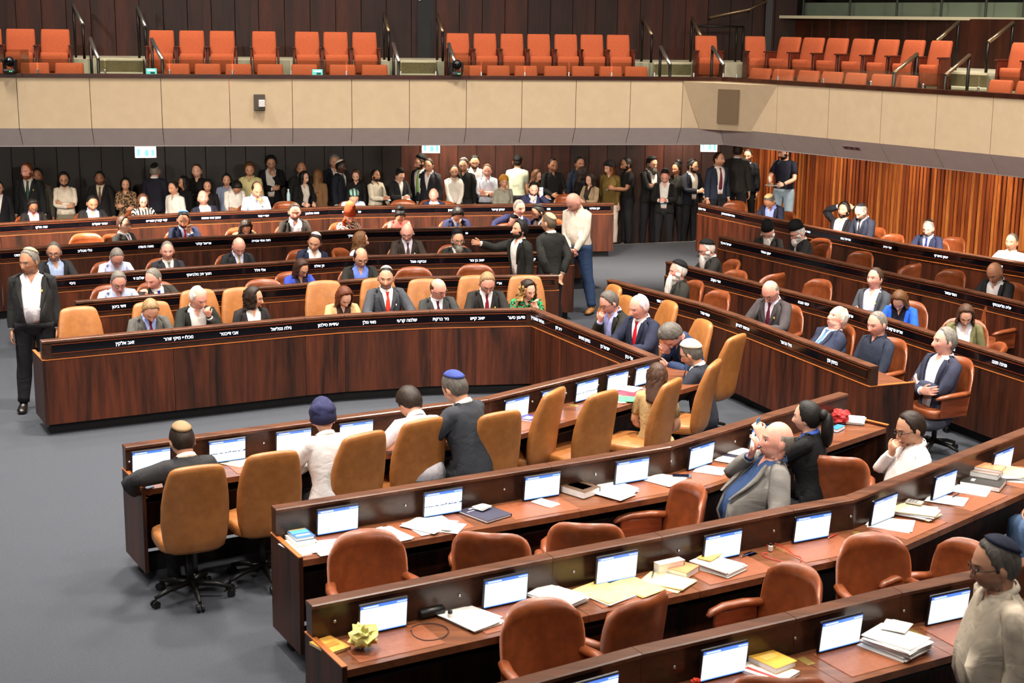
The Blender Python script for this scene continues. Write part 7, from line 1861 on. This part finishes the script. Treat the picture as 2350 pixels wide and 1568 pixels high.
sheets(N3, 2312, 1092, 'loose white and yellow papers at the right picture edge', 9, 34, (.24, .30), [PAPER, PAPER, YPAPER], .9, 14, .004)
# ---- nearest desk
book(N4, 1762, 1546, 'white catalogue with red lettering under the orange book', (222, 214, 206), (.20, .28, .02), 20, 0, [(.06, .0, .012, .10, (190, 60, 56))], 'catalogue')
book(N4, 1765, 1530, 'orange book on the white catalogue, nearest desk', (206, 156, 60), (.17, .23, .035), 10, .02, [(0, -.02, .05, .03, (220, 180, 90))])
sheets(N4, 2055, 1490, 'big stack of white papers on the nearest desk', 12, 14, (.24, .31), None, .22, 15, .006, 'paper_stack')
sheets(N4, 2050, 1470, 'folded white letter on the big stack', 2, 30, (.16, .12), None, .4, 16, .004, 'letter', .078)
crumple(N4, 1584, 1566, 'small red marker cap at the bottom picture edge', (206, 60, 36), .022, 5, 'marker_cap', 'cap', .8)
# ---- near arm of the U
sheets(N1, 548, 1062, 'cream pamphlets beside the dark suit', 3, 20, (.16, .22), noisy('cream_paper', (216, 190, 160), (226, 200, 170), .8, 20), .5, 17)
phone(N1, 332, 1118, 'mobile phone with a bright screen under the dark sleeve', 20)
book(N1, 1218, 964, 'purple booklet with white lettering beside a tan chair', (66, 58, 128), (.17, .24, .02), 16, 0, [(.02, .02, .05, .006, (206, 206, 226)), (.02, .0, .05, .004, (206, 206, 226)), (.02, -.03, .05, .02, (150, 148, 200))], 'booklet')
book(N1, 1455, 905, 'red folder beside the long brown hair', (176, 40, 62), (.24, .31, .012), 20, 0, None, 'folder', 'folder')
sheets(N1, 1428, 893, 'white sheet lying across the red folder', 2, 14, (.20, .27), None, .2, 18, .002, 'paper_sheets', .013)
sheets(N1, 1415, 918, 'green and white leaflets under the red folder', 4, 24, (.20, .28), [PAPER, noisy('green_leaf', (60, 140, 90), (80, 160, 110), .7, 20)], .5, 19)
# ---- other small things in the hall
p = U(660, 440, 1.0); p = UD(662, 447, 27.2); t = tag(empty('water_bottle', (p[0], p[1], p[2] - .12)), 'clear water bottle held up in the standing crowd', 'bottle')
v, f = ring_loft([super_ring(0, 0, z, r, r, 14, 2) for z, r in ((0, .030), (.01, .033), (.13, .033), (.17, .020), (.19, .013), (.20, .013))]); mesh_obj('body', v, f, plain('bottle_plastic', (170, 196, 206), .1, alpha=.55), t, True)
v, f = ring_loft([super_ring(0, 0, z, r, r, 12, 2) for z, r in ((.20, .015), (.222, .015))]); mesh_obj('cap', v, f, plain('bottle_cap', (210, 214, 216), .4), t, True)
